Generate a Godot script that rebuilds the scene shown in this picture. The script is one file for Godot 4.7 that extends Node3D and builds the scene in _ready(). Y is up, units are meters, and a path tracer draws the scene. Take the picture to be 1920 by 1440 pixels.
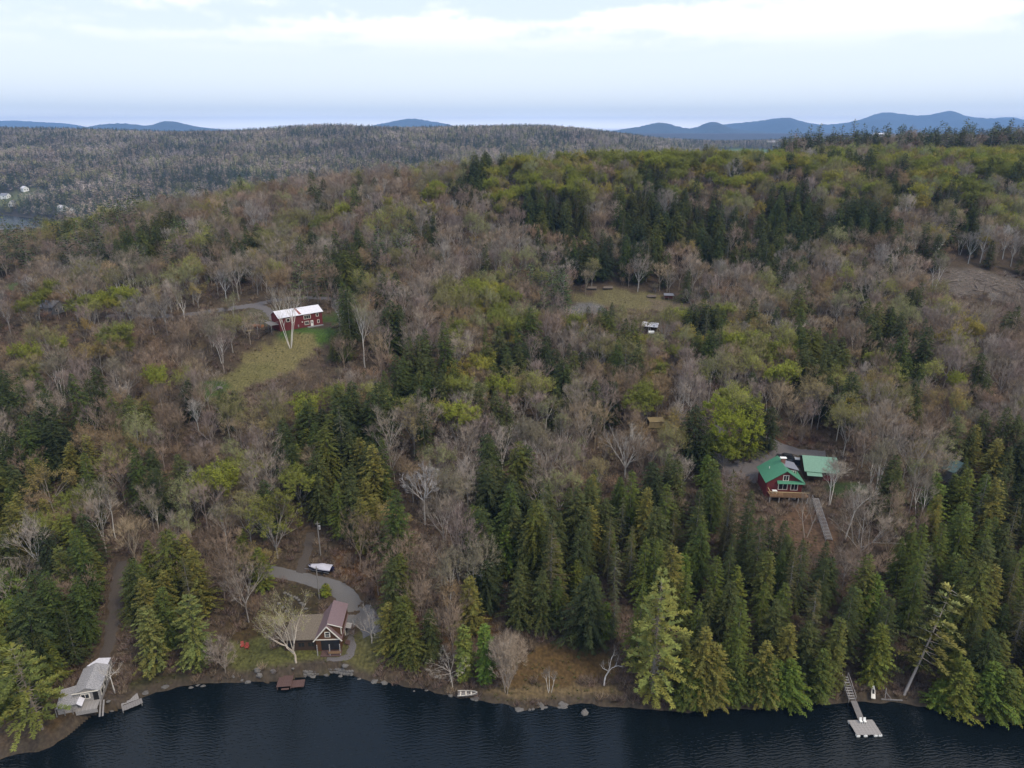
extends Node3D
# A wooded lakeshore in early spring, seen from the air over the lake: the lake at y = 0, the shore about 100 m to the north (-z), a slope with
# cottages, a forested ridge 430 m away, a valley with another lake, forested hills at 2 km and blue mountains at 10 to 18 km.
# Ground positions are given by bearing u = x / distance and distance d = -z from the point on the lake below the viewpoint.

# ---------------------------------------------------------------- small mesh builder
class Geo:
	var v := PackedVector3Array()
	var n := PackedVector3Array()
	var c := PackedColorArray()
	func tri(a: Vector3, b: Vector3, d: Vector3, want: Vector3, col: Color, bend := 0.0) -> void:
		var g := (d - a).cross(b - a)
		if g.dot(want) < 0.0:
			var s := b
			b = d
			d = s
			g = -g
		g = g.normalized()
		if bend > 0.0:
			g = (g * (1.0 - bend) + want.normalized() * bend).normalized()
		v.append(a); v.append(b); v.append(d)
		n.append(g); n.append(g); n.append(g)
		c.append(col); c.append(col); c.append(col)
	func quad(a: Vector3, b: Vector3, d: Vector3, e: Vector3, want: Vector3, col: Color, bend := 0.0) -> void:
		tri(a, b, d, want, col, bend)
		tri(a, d, e, want, col, bend)
	func tube(p: Vector3, q: Vector3, r0: float, r1: float, k: int, col: Color, cap := false) -> void:
		var ax := (q - p).normalized()
		var s := ax.cross(Vector3.UP if absf(ax.y) < 0.9 else Vector3.RIGHT).normalized()
		var t := ax.cross(s)
		for i in k:
			var a0 := TAU * i / k
			var a1 := TAU * (i + 1) / k
			var d0 := s * cos(a0) + t * sin(a0)
			var d1 := s * cos(a1) + t * sin(a1)
			quad(p + d0 * r0, p + d1 * r0, q + d1 * r1, q + d0 * r1, d0 + d1, col)
			if cap:
				tri(q, q + d0 * r1, q + d1 * r1, ax, col)
				tri(p, p + d0 * r0, p + d1 * r0, -ax, col)
	func box(o: Vector3, s: Vector3, col := Color.WHITE, b := Basis.IDENTITY) -> void:
		var h := s * 0.5
		for ax in 3:
			for sg in [-1.0, 1.0]:
				var nn := Vector3.ZERO
				nn[ax] = sg
				var u := Vector3.ZERO
				u[(ax + 1) % 3] = h[(ax + 1) % 3]
				var w := Vector3.ZERO
				w[(ax + 2) % 3] = h[(ax + 2) % 3]
				var m := nn * h[ax]
				quad(o + b * (m - u - w), o + b * (m + u - w), o + b * (m + u + w), o + b * (m - u + w), b * nn, col)
	# a slab given by its top corners, thickened downwards
	func slab(top: Array, thick: float, col := Color.WHITE) -> void:
		var up: Vector3 = (top[2] - top[0]).cross(top[1] - top[0]).normalized()
		if up.y < 0.0:
			up = -up
		var k: int = top.size()
		var mid := Vector3.ZERO
		for p in top:
			mid += p / k
		for i in k:
			var a: Vector3 = top[i]
			var b: Vector3 = top[(i + 1) % k]
			tri(mid, a, b, up, col)
			tri(mid - up * thick, a - up * thick, b - up * thick, -up, col)
			quad(a, b, b - up * thick, a - up * thick, (a + b) * 0.5 - mid, col)
	func mesh(m: Material) -> ArrayMesh:
		var arr := []
		arr.resize(Mesh.ARRAY_MAX)
		arr[Mesh.ARRAY_VERTEX] = v
		arr[Mesh.ARRAY_NORMAL] = n
		arr[Mesh.ARRAY_COLOR] = c
		var out := ArrayMesh.new()
		out.add_surface_from_arrays(Mesh.PRIMITIVE_TRIANGLES, arr)
		out.surface_set_material(0, m)
		return out

var rng := RandomNumberGenerator.new()
var noise := FastNoiseLite.new()
var mats := {}
var used := {}

func rf(a: float, b: float) -> float:
	return rng.randf_range(a, b)

func lin(r: float, g: float, b: float) -> Color:
	return Color(r, g, b).linear_to_srgb()

func vary(c: Color, amount: float) -> Color:
	var k := 1.0 + rf(-amount, amount)
	var w := rf(-amount, amount) * 0.35
	return Color(c.r * k * (1.0 + w), c.g * k, c.b * k * (1.0 - w))

func numbered(called: String) -> String:
	if not used.has(called):
		used[called] = 0
		return called
	used[called] += 1
	return "%s_%03d" % [called, used[called]]

func tag(o: Node, label: String, category: String, group := "", kind := "") -> void:
	if label: o.set_meta("label", label)
	if category: o.set_meta("category", category)
	if group: o.set_meta("group", group)
	if kind: o.set_meta("kind", kind)

func thing(called: String, label: String, category: String, at: Vector3, yaw := 0.0, group := "") -> Node3D:
	var o := Node3D.new()
	o.name = numbered(called)
	add_child(o)
	o.position = at
	o.rotation.y = yaw
	tag(o, label, category, group)
	return o

func part(called: String, g, m: Material, parent: Node3D) -> MeshInstance3D:
	var o := MeshInstance3D.new()
	o.name = called
	o.mesh = g.mesh(m) if g is Geo else g
	parent.add_child(o, true)
	return o

func bx(called: String, parent: Node3D, at: Vector3, size: Vector3, m: Material, turn := Basis.IDENTITY) -> MeshInstance3D:
	var g := Geo.new()
	g.box(Vector3.ZERO, size)
	var o := part(called, g, m, parent)
	o.transform = Transform3D(turn, at)
	return o

func setting(called: String, mesh: Mesh) -> MeshInstance3D:
	var o := MeshInstance3D.new()
	o.name = called
	o.mesh = mesh
	add_child(o)
	o.set_meta("kind", "structure")
	return o

# ---------------------------------------------------------------- terrain
# Spot heights of the land: bearing, distance, height above the lake
const SPOTS := [
	Vector3(-0.313, 240, 35.4), Vector3(-0.431, 207, 24.5), Vector3(-0.265, 228, 33.5), Vector3(-0.336, 262, 40.2), Vector3(0.183, 302, 32.0), Vector3(0.092, 292, 29.9),
	Vector3(0.230, 296, 29.0), Vector3(0.431, 152, 14.0), Vector3(0.388, 172, 18.8), Vector3(0.483, 164, 18.1), Vector3(0.461, 178, 17.9), Vector3(0.312, 176, 20.1),
	Vector3(-0.050, 300, 33.0), Vector3(-0.711, 380, 35.7), Vector3(-0.596, 385, 42.6), Vector3(-0.482, 395, 49.9), Vector3(-0.370, 405, 56.6), Vector3(-0.260, 415, 61.1),
	Vector3(-0.151, 420, 65.4), Vector3(-0.043, 425, 69.0), Vector3(0.064, 430, 72.0), Vector3(0.171, 440, 73.7), Vector3(0.279, 450, 73.7), Vector3(0.386, 450, 72.5),
	Vector3(0.529, 450, 72.8), Vector3(0.671, 450, 74.3), Vector3(-1.100, 61, -3.0), Vector3(-1.100, 90, 2.0), Vector3(-0.900, 68, -3.0), Vector3(-0.900, 97, 2.0),
	Vector3(-0.700, 78, -3.0), Vector3(-0.700, 107, 2.0), Vector3(-0.500, 84, -3.0), Vector3(-0.500, 113, 2.0), Vector3(-0.300, 86, -3.0), Vector3(-0.300, 115, 2.0),
	Vector3(-0.100, 81, -3.0), Vector3(-0.100, 110, 2.0), Vector3(0.100, 79, -3.0), Vector3(0.100, 108, 2.0), Vector3(0.300, 77, -3.0), Vector3(0.300, 106, 2.0),
	Vector3(0.500, 79, -3.0), Vector3(0.500, 108, 2.0), Vector3(0.700, 79, -3.0), Vector3(0.700, 108, 2.0), Vector3(0.900, 74, -3.0), Vector3(0.900, 103, 2.0),
	Vector3(1.100, 69, -3.0), Vector3(1.100, 98, 2.0), Vector3(-0.300, 116, 3.2), Vector3(-0.270, 124, 5.0), Vector3(-0.270, 134, 7.0), Vector3(-0.350, 126, 4.5),
	Vector3(-0.200, 121, 5.0), Vector3(-0.420, 108, 2.5), Vector3(-0.600, 100, 2.5), Vector3(-0.700, 120, 6.0), Vector3(-0.700, 150, 11.0), Vector3(-0.500, 135, 7.0),
	Vector3(-0.500, 165, 15.0), Vector3(-0.700, 190, 20.0), Vector3(-0.350, 160, 13.0), Vector3(-0.350, 185, 19.0), Vector3(-0.700, 250, 34.0), Vector3(-0.550, 300, 38.5),
	Vector3(-0.300, 300, 42.0), Vector3(0.000, 130, 6.5), Vector3(0.000, 150, 10.0), Vector3(0.000, 180, 15.0), Vector3(0.000, 210, 20.0), Vector3(0.000, 250, 27.0),
	Vector3(0.200, 130, 7.0), Vector3(0.200, 160, 13.0), Vector3(0.200, 200, 20.0), Vector3(0.250, 240, 26.0), Vector3(0.500, 115, 5.0), Vector3(0.500, 130, 10.0),
	Vector3(0.500, 175, 19.0), Vector3(0.500, 210, 25.0), Vector3(0.500, 260, 33.0), Vector3(0.700, 120, 6.0), Vector3(0.700, 140, 12.0), Vector3(0.700, 180, 20.0),
	Vector3(0.700, 250, 31.0), Vector3(0.800, 330, 45.0), Vector3(0.300, 360, 46.0), Vector3(0.000, 360, 50.0), Vector3(-0.300, 355, 47.0), Vector3(-0.600, 340, 38.0),
	Vector3(-1.100, 150, 10.0), Vector3(-1.100, 250, 28.0), Vector3(-1.100, 400, 28.0), Vector3(1.100, 150, 14.0), Vector3(1.100, 250, 32.0), Vector3(1.100, 400, 60.0),
	Vector3(1.100, 480, 72.0), Vector3(-0.750, 480, 12.0), Vector3(-0.750, 600, -18.0), Vector3(-0.750, 760, -30.0), Vector3(-0.750, 1000, -37.0), Vector3(-0.720, 1120, -36.0),
	Vector3(-0.800, 1120, -36.0), Vector3(-0.720, 1205, -29.5), Vector3(-0.800, 1205, -29.5), Vector3(-0.600, 1100, -27.0), Vector3(-0.700, 1270, -16.0), Vector3(-0.600, 480, 18.0),
	Vector3(-0.600, 620, -15.0), Vector3(-0.600, 800, -32.0), Vector3(-0.400, 520, 28.0), Vector3(-0.400, 700, -10.0), Vector3(-0.400, 900, -28.0), Vector3(-0.200, 560, 35.0),
	Vector3(-0.200, 800, 0.0), Vector3(-0.200, 1000, -15.0), Vector3(0.000, 560, 50.0), Vector3(0.000, 800, 20.0), Vector3(0.000, 1100, 0.0), Vector3(0.200, 560, 60.0),
	Vector3(0.200, 800, 35.0), Vector3(0.200, 1200, 15.0), Vector3(0.400, 520, 70.0), Vector3(0.400, 640, 72.0), Vector3(0.400, 900, 45.0), Vector3(0.400, 1300, 25.0),
	Vector3(0.600, 520, 72.0), Vector3(0.600, 640, 76.0), Vector3(0.600, 900, 60.0), Vector3(0.600, 1400, 30.0), Vector3(0.800, 560, 74.0), Vector3(0.800, 700, 77.0),
	Vector3(0.800, 1000, 60.0), Vector3(1.100, 600, 75.0), Vector3(1.100, 800, 70.0), Vector3(-1.100, 600, -20.0), Vector3(-1.100, 900, -30.0), Vector3(-0.819, 2500, 92.5),
	Vector3(-0.819, 1350, 8.2), Vector3(-0.819, 1750, 46.7), Vector3(-0.819, 2050, 78.1), Vector3(-0.819, 3375, 57.5), Vector3(-0.819, 4750, 47.5), Vector3(-0.819, 7000, 60.0),
	Vector3(-0.678, 2500, 92.5), Vector3(-0.678, 1350, 8.2), Vector3(-0.678, 1750, 46.7), Vector3(-0.678, 2050, 78.1), Vector3(-0.678, 3375, 57.5), Vector3(-0.678, 4750, 47.5),
	Vector3(-0.678, 7000, 60.0), Vector3(-0.537, 2400, 87.5), Vector3(-0.537, 1350, 6.7), Vector3(-0.537, 1750, 43.6), Vector3(-0.537, 2050, 73.7), Vector3(-0.537, 3240, 52.5),
	Vector3(-0.537, 4560, 42.5), Vector3(-0.537, 7000, 60.0), Vector3(-0.410, 2300, 81.4), Vector3(-0.410, 1350, 4.8), Vector3(-0.410, 1750, 39.9), Vector3(-0.410, 2050, 68.3),
	Vector3(-0.410, 3105, 46.4), Vector3(-0.410, 4370, 36.4), Vector3(-0.410, 7000, 60.0), Vector3(-0.360, 2250, 84.6), Vector3(-0.360, 1350, 5.8), Vector3(-0.360, 1750, 41.8),
	Vector3(-0.360, 2050, 71.1), Vector3(-0.360, 3038, 49.6), Vector3(-0.360, 4275, 39.6), Vector3(-0.360, 7000, 60.0), Vector3(-0.289, 2200, 93.4), Vector3(-0.289, 1350, 8.4),
	Vector3(-0.289, 1750, 47.3), Vector3(-0.289, 2050, 78.9), Vector3(-0.289, 2970, 58.4), Vector3(-0.289, 4180, 48.4), Vector3(-0.289, 7000, 60.0), Vector3(-0.225, 2200, 102.2),
	Vector3(-0.225, 1350, 11.1), Vector3(-0.225, 1750, 52.7), Vector3(-0.225, 2050, 86.6), Vector3(-0.225, 2970, 67.2), Vector3(-0.225, 4180, 57.2), Vector3(-0.225, 7000, 60.0),
	Vector3(-0.169, 2250, 96.5), Vector3(-0.169, 1350, 9.4), Vector3(-0.169, 1750, 49.2), Vector3(-0.169, 2050, 81.6), Vector3(-0.169, 3038, 61.5), Vector3(-0.169, 4275, 51.5),
	Vector3(-0.169, 7000, 60.0), Vector3(-0.113, 2300, 89.1), Vector3(-0.113, 1350, 7.1), Vector3(-0.113, 1750, 44.6), Vector3(-0.113, 2050, 75.0), Vector3(-0.113, 3105, 54.1),
	Vector3(-0.113, 4370, 44.1), Vector3(-0.113, 7000, 60.0), Vector3(-0.071, 2400, 97.1), Vector3(-0.071, 1350, 9.5), Vector3(-0.071, 1750, 49.6), Vector3(-0.071, 2050, 82.1),
	Vector3(-0.071, 3240, 62.1), Vector3(-0.071, 4560, 52.1), Vector3(-0.071, 7000, 60.0), Vector3(0.028, 2500, 97.5), Vector3(0.028, 1350, 9.6), Vector3(0.028, 1750, 49.8),
	Vector3(0.028, 2050, 82.4), Vector3(0.028, 3375, 62.5), Vector3(0.028, 4750, 52.5), Vector3(0.028, 7000, 60.0), Vector3(0.085, 2500, 95.8), Vector3(0.085, 1350, 9.1),
	Vector3(0.085, 1750, 48.8), Vector3(0.085, 2050, 81.0), Vector3(0.085, 3375, 60.8), Vector3(0.085, 4750, 50.8), Vector3(0.085, 7000, 60.0), Vector3(0.127, 2600, 78.9),
	Vector3(0.127, 1350, 30.7), Vector3(0.127, 1750, 52.7), Vector3(0.127, 2050, 70.6), Vector3(0.127, 3510, 43.9), Vector3(0.127, 4940, 33.9), Vector3(0.127, 7000, 60.0),
	Vector3(0.170, 2700, 65.9), Vector3(0.170, 1350, 26.8), Vector3(0.170, 1750, 44.6), Vector3(0.170, 2050, 59.2), Vector3(0.170, 3645, 30.9), Vector3(0.170, 5130, 20.9),
	Vector3(0.170, 7000, 60.0), Vector3(0.263, 2900, 46.8), Vector3(0.263, 1800, 21.0), Vector3(0.263, 2300, 32.1), Vector3(0.263, 3915, 11.8), Vector3(0.263, 5510, 1.8),
	Vector3(0.263, 7000, 60.0), Vector3(0.383, 3200, 51.1), Vector3(0.383, 1800, 22.3), Vector3(0.383, 2300, 34.6), Vector3(0.383, 4320, 16.1), Vector3(0.383, 6080, 6.1),
	Vector3(0.383, 7000, 60.0), Vector3(0.524, 3400, 67.0), Vector3(0.524, 1800, 27.1), Vector3(0.524, 2300, 44.2), Vector3(0.524, 4590, 32.0), Vector3(0.524, 6460, 22.0),
	Vector3(0.524, 7000, 60.0), Vector3(0.680, 3400, 57.9), Vector3(0.680, 1800, 24.4), Vector3(0.680, 2300, 38.7), Vector3(0.680, 4590, 22.9), Vector3(0.680, 6460, 12.9),
	Vector3(0.680, 7000, 60.0), Vector3(0.808, 3400, 60.1), Vector3(0.808, 1800, 25.0), Vector3(0.808, 2300, 40.1), Vector3(0.808, 4590, 25.1), Vector3(0.808, 6460, 15.1),
	Vector3(0.808, 7000, 60.0)
]
# Shoreline: bearing, distance
const SHORE := [
	Vector2(-1.270, 83.8), Vector2(-1.078, 86.7), Vector2(-0.944, 91.4), Vector2(-0.880, 93.3), Vector2(-0.837, 94.7), Vector2(-0.791, 97.8), Vector2(-0.756, 100.6), Vector2(-0.719, 102.5),
	Vector2(-0.684, 104.1), Vector2(-0.632, 106.7), Vector2(-0.593, 107.8), Vector2(-0.526, 108.8), Vector2(-0.459, 109.9), Vector2(-0.412, 109.7), Vector2(-0.364, 110.9), Vector2(-0.317, 111.7),
	Vector2(-0.280, 110.9), Vector2(-0.253, 109.9), Vector2(-0.207, 108.2), Vector2(-0.151, 106.8), Vector2(-0.095, 105.4), Vector2(-0.028, 103.8), Vector2(0.024, 102.3), Vector2(0.052, 103.0),
	Vector2(0.095, 103.5), Vector2(0.142, 104.1), Vector2(0.190, 103.2), Vector2(0.277, 102.1), Vector2(0.419, 102.5), Vector2(0.494, 103.5), Vector2(0.607, 104.3), Vector2(0.702, 104.1),
	Vector2(0.803, 101.5), Vector2(0.924, 98.6), Vector2(1.111, 94.1), Vector2(1.324, 89.8)
]
const GU := 24
const GV := 46
const U0 := -1.15
const U1 := 1.15
var V0 := log(80.0)
var V1 := log(7000.0)
var grid := PackedFloat32Array()

func tps(r2: float) -> float:
	return 0.0 if r2 <= 0.0 else 0.5 * r2 * log(r2)

# a thin plate laid through the spot heights, then sampled on a grid
func survey() -> void:
	var k := SPOTS.size()
	var nn := k + 3
	var xs := PackedFloat64Array()
	var ys := PackedFloat64Array()
	for s in SPOTS:
		xs.append(s.x * 1.6)
		ys.append(log(s.y))
	var rows := []
	for i in nn:
		var row := PackedFloat64Array()
		row.resize(nn + 1)
		if i < k:
			for j in k:
				var dx := xs[i] - xs[j]
				var dy := ys[i] - ys[j]
				row[j] = tps(dx * dx + dy * dy)
			row[i] += 0.0002
			row[k] = 1.0
			row[k + 1] = xs[i]
			row[k + 2] = ys[i]
			row[nn] = SPOTS[i].z
		else:
			for j in k:
				row[j] = 1.0 if i == k else (xs[j] if i == k + 1 else ys[j])
		rows.append(row)
	for i in nn:
		var best := i
		for j in range(i + 1, nn):
			if absf(rows[j][i]) > absf(rows[best][i]):
				best = j
		var swap = rows[i]
		rows[i] = rows[best]
		rows[best] = swap
		var pr: PackedFloat64Array = rows[i]
		for j in range(i + 1, nn):
			var f: float = rows[j][i] / pr[i]
			if f == 0.0:
				continue
			var rj: PackedFloat64Array = rows[j]
			for q in range(i, nn + 1):
				rj[q] -= f * pr[q]
			rows[j] = rj
	var w := PackedFloat64Array()
	w.resize(nn)
	for i in range(nn - 1, -1, -1):
		var a: float = rows[i][nn]
		for j in range(i + 1, nn):
			a -= rows[i][j] * w[j]
		w[i] = a / rows[i][i]
	grid.resize(GU * GV)
	for j in GV:
		var y := lerpf(V0, V1, float(j) / (GV - 1))
		for i in GU:
			var x := lerpf(U0, U1, float(i) / (GU - 1)) * 1.6
			var h := w[k] + w[k + 1] * x + w[k + 2] * y
			for q in k:
				var dx := x - xs[q]
				var dy := y - ys[q]
				h += w[q] * tps(dx * dx + dy * dy)
			grid[j * GU + i] = h

func spline(a: float, b: float, c: float, d: float, t: float) -> float:
	return 0.5 * (2.0 * b + (c - a) * t + (2.0 * a - 5.0 * b + 4.0 * c - d) * t * t + (3.0 * b - a - 3.0 * c + d) * t * t * t)

func land(u: float, d: float) -> float:
	var fu := clampf((u - U0) / (U1 - U0) * (GU - 1), 0.0, GU - 1.001)
	var fv := clampf((log(d) - V0) / (V1 - V0) * (GV - 1), 0.0, GV - 1.001)
	var i := int(fu)
	var j := int(fv)
	var tu := fu - i
	var i0 := maxi(i - 1, 0)
	var i2 := mini(i + 1, GU - 1)
	var i3 := mini(i + 2, GU - 1)
	var col := [0.0, 0.0, 0.0, 0.0]
	for k in 4:
		var r := clampi(j + k - 1, 0, GV - 1) * GU
		col[k] = spline(grid[r + i0], grid[r + i], grid[r + i2], grid[r + i3], tu)
	return spline(col[0], col[1], col[2], col[3], fv - j)

func shore(u: float) -> float:
	var k := SHORE.size()
	if u <= SHORE[0].x: return SHORE[0].y
	for i in k - 1:
		if u < SHORE[i + 1].x:
			return lerpf(SHORE[i].y, SHORE[i + 1].y, (u - SHORE[i].x) / (SHORE[i + 1].x - SHORE[i].x))
	return SHORE[k - 1].y

# level places under the buildings: x, z, half width, height
const PADS := [[-40.5, -119.0, 6.5, 2.5], [66.5, -157.0, 4.5, 15.6], [78.0, -163.0, 6.0, 17.2], [-73.0, -241.0, 9.0, 35.6], [-78.0, -104.0, 4.0, 2.0]]

func height(x: float, z: float) -> float:
	var d := maxf(-z, 30.0)
	var u := x / d
	if d > 600.0:
		return land(u, d)
	var s := d - shore(u) + noise.get_noise_2d(x * 9.0, z * 9.0) * 1.2
	var bank := -0.45 * minf(-s, 9.0) if s < 0.0 else minf(s * 0.55, 1.0) + maxf(0.0, s - 1.8) * 0.16
	if s < 0.0:
		return bank
	var h := lerpf(bank, maxf(land(u, d), 0.6), smoothstep(1.0, 14.0, s))
	h += noise.get_noise_2d(x * 3.0, z * 3.0) * 0.5 * smoothstep(3.0, 20.0, s)
	for p in PADS:
		var r := maxf(absf(x - p[0]), absf(z - p[1]))
		if r < p[2] + 5.0:
			h = lerpf(p[3], h, smoothstep(p[2], p[2] + 5.0, r))
	return h

func on(x: float, z: float, lift := 0.0) -> Vector3:
	return Vector3(x, height(x, z) + lift, z)

# What covers the ground: x, z, half sizes, turn, colour, 1 = no trees grow there
var COVER := [
	[-69.0, -231.5, 10.0, 6.5, 0.0, Color(0.075, 0.135, 0.025), 1],
	[-77.0, -220.0, 12.0, 9.0, 0.5, Color(0.23, 0.195, 0.08), 1],
	[-86.0, -211.0, 13.0, 6.0, 0.6, Color(0.2, 0.18, 0.07), 1],
	[-93.0, -206.5, 6.0, 4.0, 0.3, Color(0.08, 0.12, 0.03), 1],
	[-60.0, -250.0, 9.0, 6.0, 0.0, Color(0.07, 0.105, 0.03), 1],
	[-90.0, -248.0, 10.0, 7.0, 0.0, Color(0.14, 0.125, 0.075), 1],
	[52.0, -299.0, 27.0, 9.0, 0.0, Color(0.19, 0.165, 0.075), 1],
	[70.0, -295.0, 13.0, 7.0, 0.0, Color(0.19, 0.15, 0.1), 1],
	[30.0, -289.0, 9.0, 6.0, 0.0, Color(0.21, 0.2, 0.19), 1],
	[-40.0, -113.2, 15.0, 3.0, 0.0, Color(0.15, 0.15, 0.045), 1],
	[-30.0, -115.5, 6.0, 4.0, 0.0, Color(0.14, 0.13, 0.05), 1],
	[-53.0, -115.5, 5.0, 4.0, 0.0, Color(0.14, 0.14, 0.045), 1],
	[-46.0, -127.0, 6.0, 5.0, 0.2, Color(0.075, 0.058, 0.032), 1],
	[-55.0, -122.0, 5.0, 4.0, 0.2, Color(0.1, 0.068, 0.03), 0],
	[-66.0, -107.0, 7.0, 3.0, 0.0, Color(0.075, 0.07, 0.03), 1],
	[-75.0, -98.5, 6.0, 3.0, 0.3, Color(0.12, 0.075, 0.03), 1],
	[-31.0, -138.0, 9.0, 8.0, 0.4, Color(0.15, 0.08, 0.035), 0],
	[-26.0, -129.0, 4.0, 9.0, 0.5, Color(0.14, 0.075, 0.03), 0],
	[82.0, -155.5, 5.5, 3.5, 0.0, Color(0.08, 0.11, 0.035), 1],
	[68.0, -143.0, 9.0, 6.5, 0.0, Color(0.17, 0.105, 0.065), 1],
	[74.0, -179.5, 12.0, 2.0, 0.2, Color(0.13, 0.07, 0.045), 0],
	[65.5, -172.5, 4.0, 2.0, 0.0, Color(0.12, 0.095, 0.035), 1],
	[8.0, -105.6, 16.0, 2.2, 0.0, Color(0.2, 0.145, 0.075), 1],
	[6.0, -111.0, 14.0, 4.0, 0.0, Color(0.15, 0.095, 0.04), 1],
	[-10.0, -121.0, 9.0, 5.0, 0.3, Color(0.125, 0.075, 0.035), 0],
	[196.0, -290.0, 26.0, 14.0, 0.0, Color(0.17, 0.14, 0.115), 1],
	[165.0, -268.0, 9.0, 6.0, 0.0, Color(0.2, 0.16, 0.13), 1],
	[-205.0, -301.0, 16.0, 8.0, 0.0, Color(0.1, 0.15, 0.05), 1],
	[380.0, -560.0, 130.0, 34.0, 0.0, Color(0.15, 0.17, 0.07), 1],
	[180.0, -520.0, 50.0, 20.0, 0.0, Color(0.16, 0.16, 0.07), 1],
	[780.0, -2300.0, 150.0, 240.0, 0.0, Color(0.13, 0.21, 0.07), 1],
	[1500.0, -2950.0, 330.0, 90.0, 0.0, Color(0.17, 0.2, 0.09), 1],
	[560.0, -2650.0, 130.0, 120.0, 0.0, Color(0.3, 0.27, 0.17), 1],
	[-858.0, -1262.0, 45.0, 50.0, 0.0, Color(0.16, 0.18, 0.08), 1],
	[-710.0, -1160.0, 26.0, 16.0, 0.0, Color(0.14, 0.15, 0.07), 1],
]

func cover_weight(a: Array, x: float, z: float) -> float:
	var dx: float = x - a[0]
	var dz: float = z - a[1]
	if absf(dx) > a[2] * 2.0 + a[3] and absf(dz) > a[3] * 2.0 + a[2]:
		return 0.0
	var cs := cos(a[4])
	var sn := sin(a[4])
	var p: float = (dx * cs - dz * sn) / a[2]
	var q: float = (dx * sn + dz * cs) / a[3]
	var r := sqrt(p * p + q * q) + noise.get_noise_2d(x * 7.0, z * 7.0) * 0.5
	return 1.0 - smoothstep(0.85, 1.1, r)

func soil(x: float, z: float) -> Color:
	var k := noise.get_noise_2d(x * 5.0 + 900.0, z * 5.0) * 0.5 + 0.5
	var far := smoothstep(450.0, 700.0, -z)
	var c := Color(0.135, 0.096, 0.064).lerp(Color(0.092, 0.07, 0.044), k)
	c = c.lerp(Color(0.07, 0.062, 0.05), far)
	for a in COVER:
		var w := cover_weight(a, x, z)
		if w > 0.0:
			c = c.lerp(a[5], w)
	var s := -z - shore(x / maxf(-z, 30.0))
	if -z < 130.0:
		c = c.lerp(Color(0.1, 0.078, 0.056), 1.0 - smoothstep(0.3, 2.0, absf(s - 0.3)))
	var m := noise.get_noise_2d(x * 40.0, z * 40.0) * 0.22 + 1.0
	return Color(c.r * m, c.g * m, c.b * m)

# ---------------------------------------------------------------- materials
func flat(r: float, g: float, b: float, rough := 0.85, metal := 0.0, spec := 0.35) -> StandardMaterial3D:
	var m := StandardMaterial3D.new()
	m.albedo_color = lin(r, g, b)
	m.roughness = rough
	m.metallic = metal
	m.metallic_specular = spec
	return m

# a base colour with grain: light and dark of the same stuff, laid by position
func grained(r: float, g: float, b: float, size: float, depth: float, rough := 0.85, stretch := Vector3.ONE, seed_at := 1) -> StandardMaterial3D:
	var m := flat(r, g, b, rough)
	var t := NoiseTexture2D.new()
	t.width = 256
	t.height = 256
	t.seamless = true
	t.normalize = true
	var fn := FastNoiseLite.new()
	fn.seed = seed_at
	fn.frequency = 0.03
	fn.fractal_octaves = 5
	t.noise = fn
	var ramp := Gradient.new()
	ramp.set_color(0, Color(1.0 - depth, 1.0 - depth, 1.0 - depth))
	ramp.set_color(1, Color.WHITE)
	t.color_ramp = ramp
	m.albedo_texture = t
	m.uv1_triplanar = true
	m.uv1_scale = stretch / size
	return m

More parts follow.
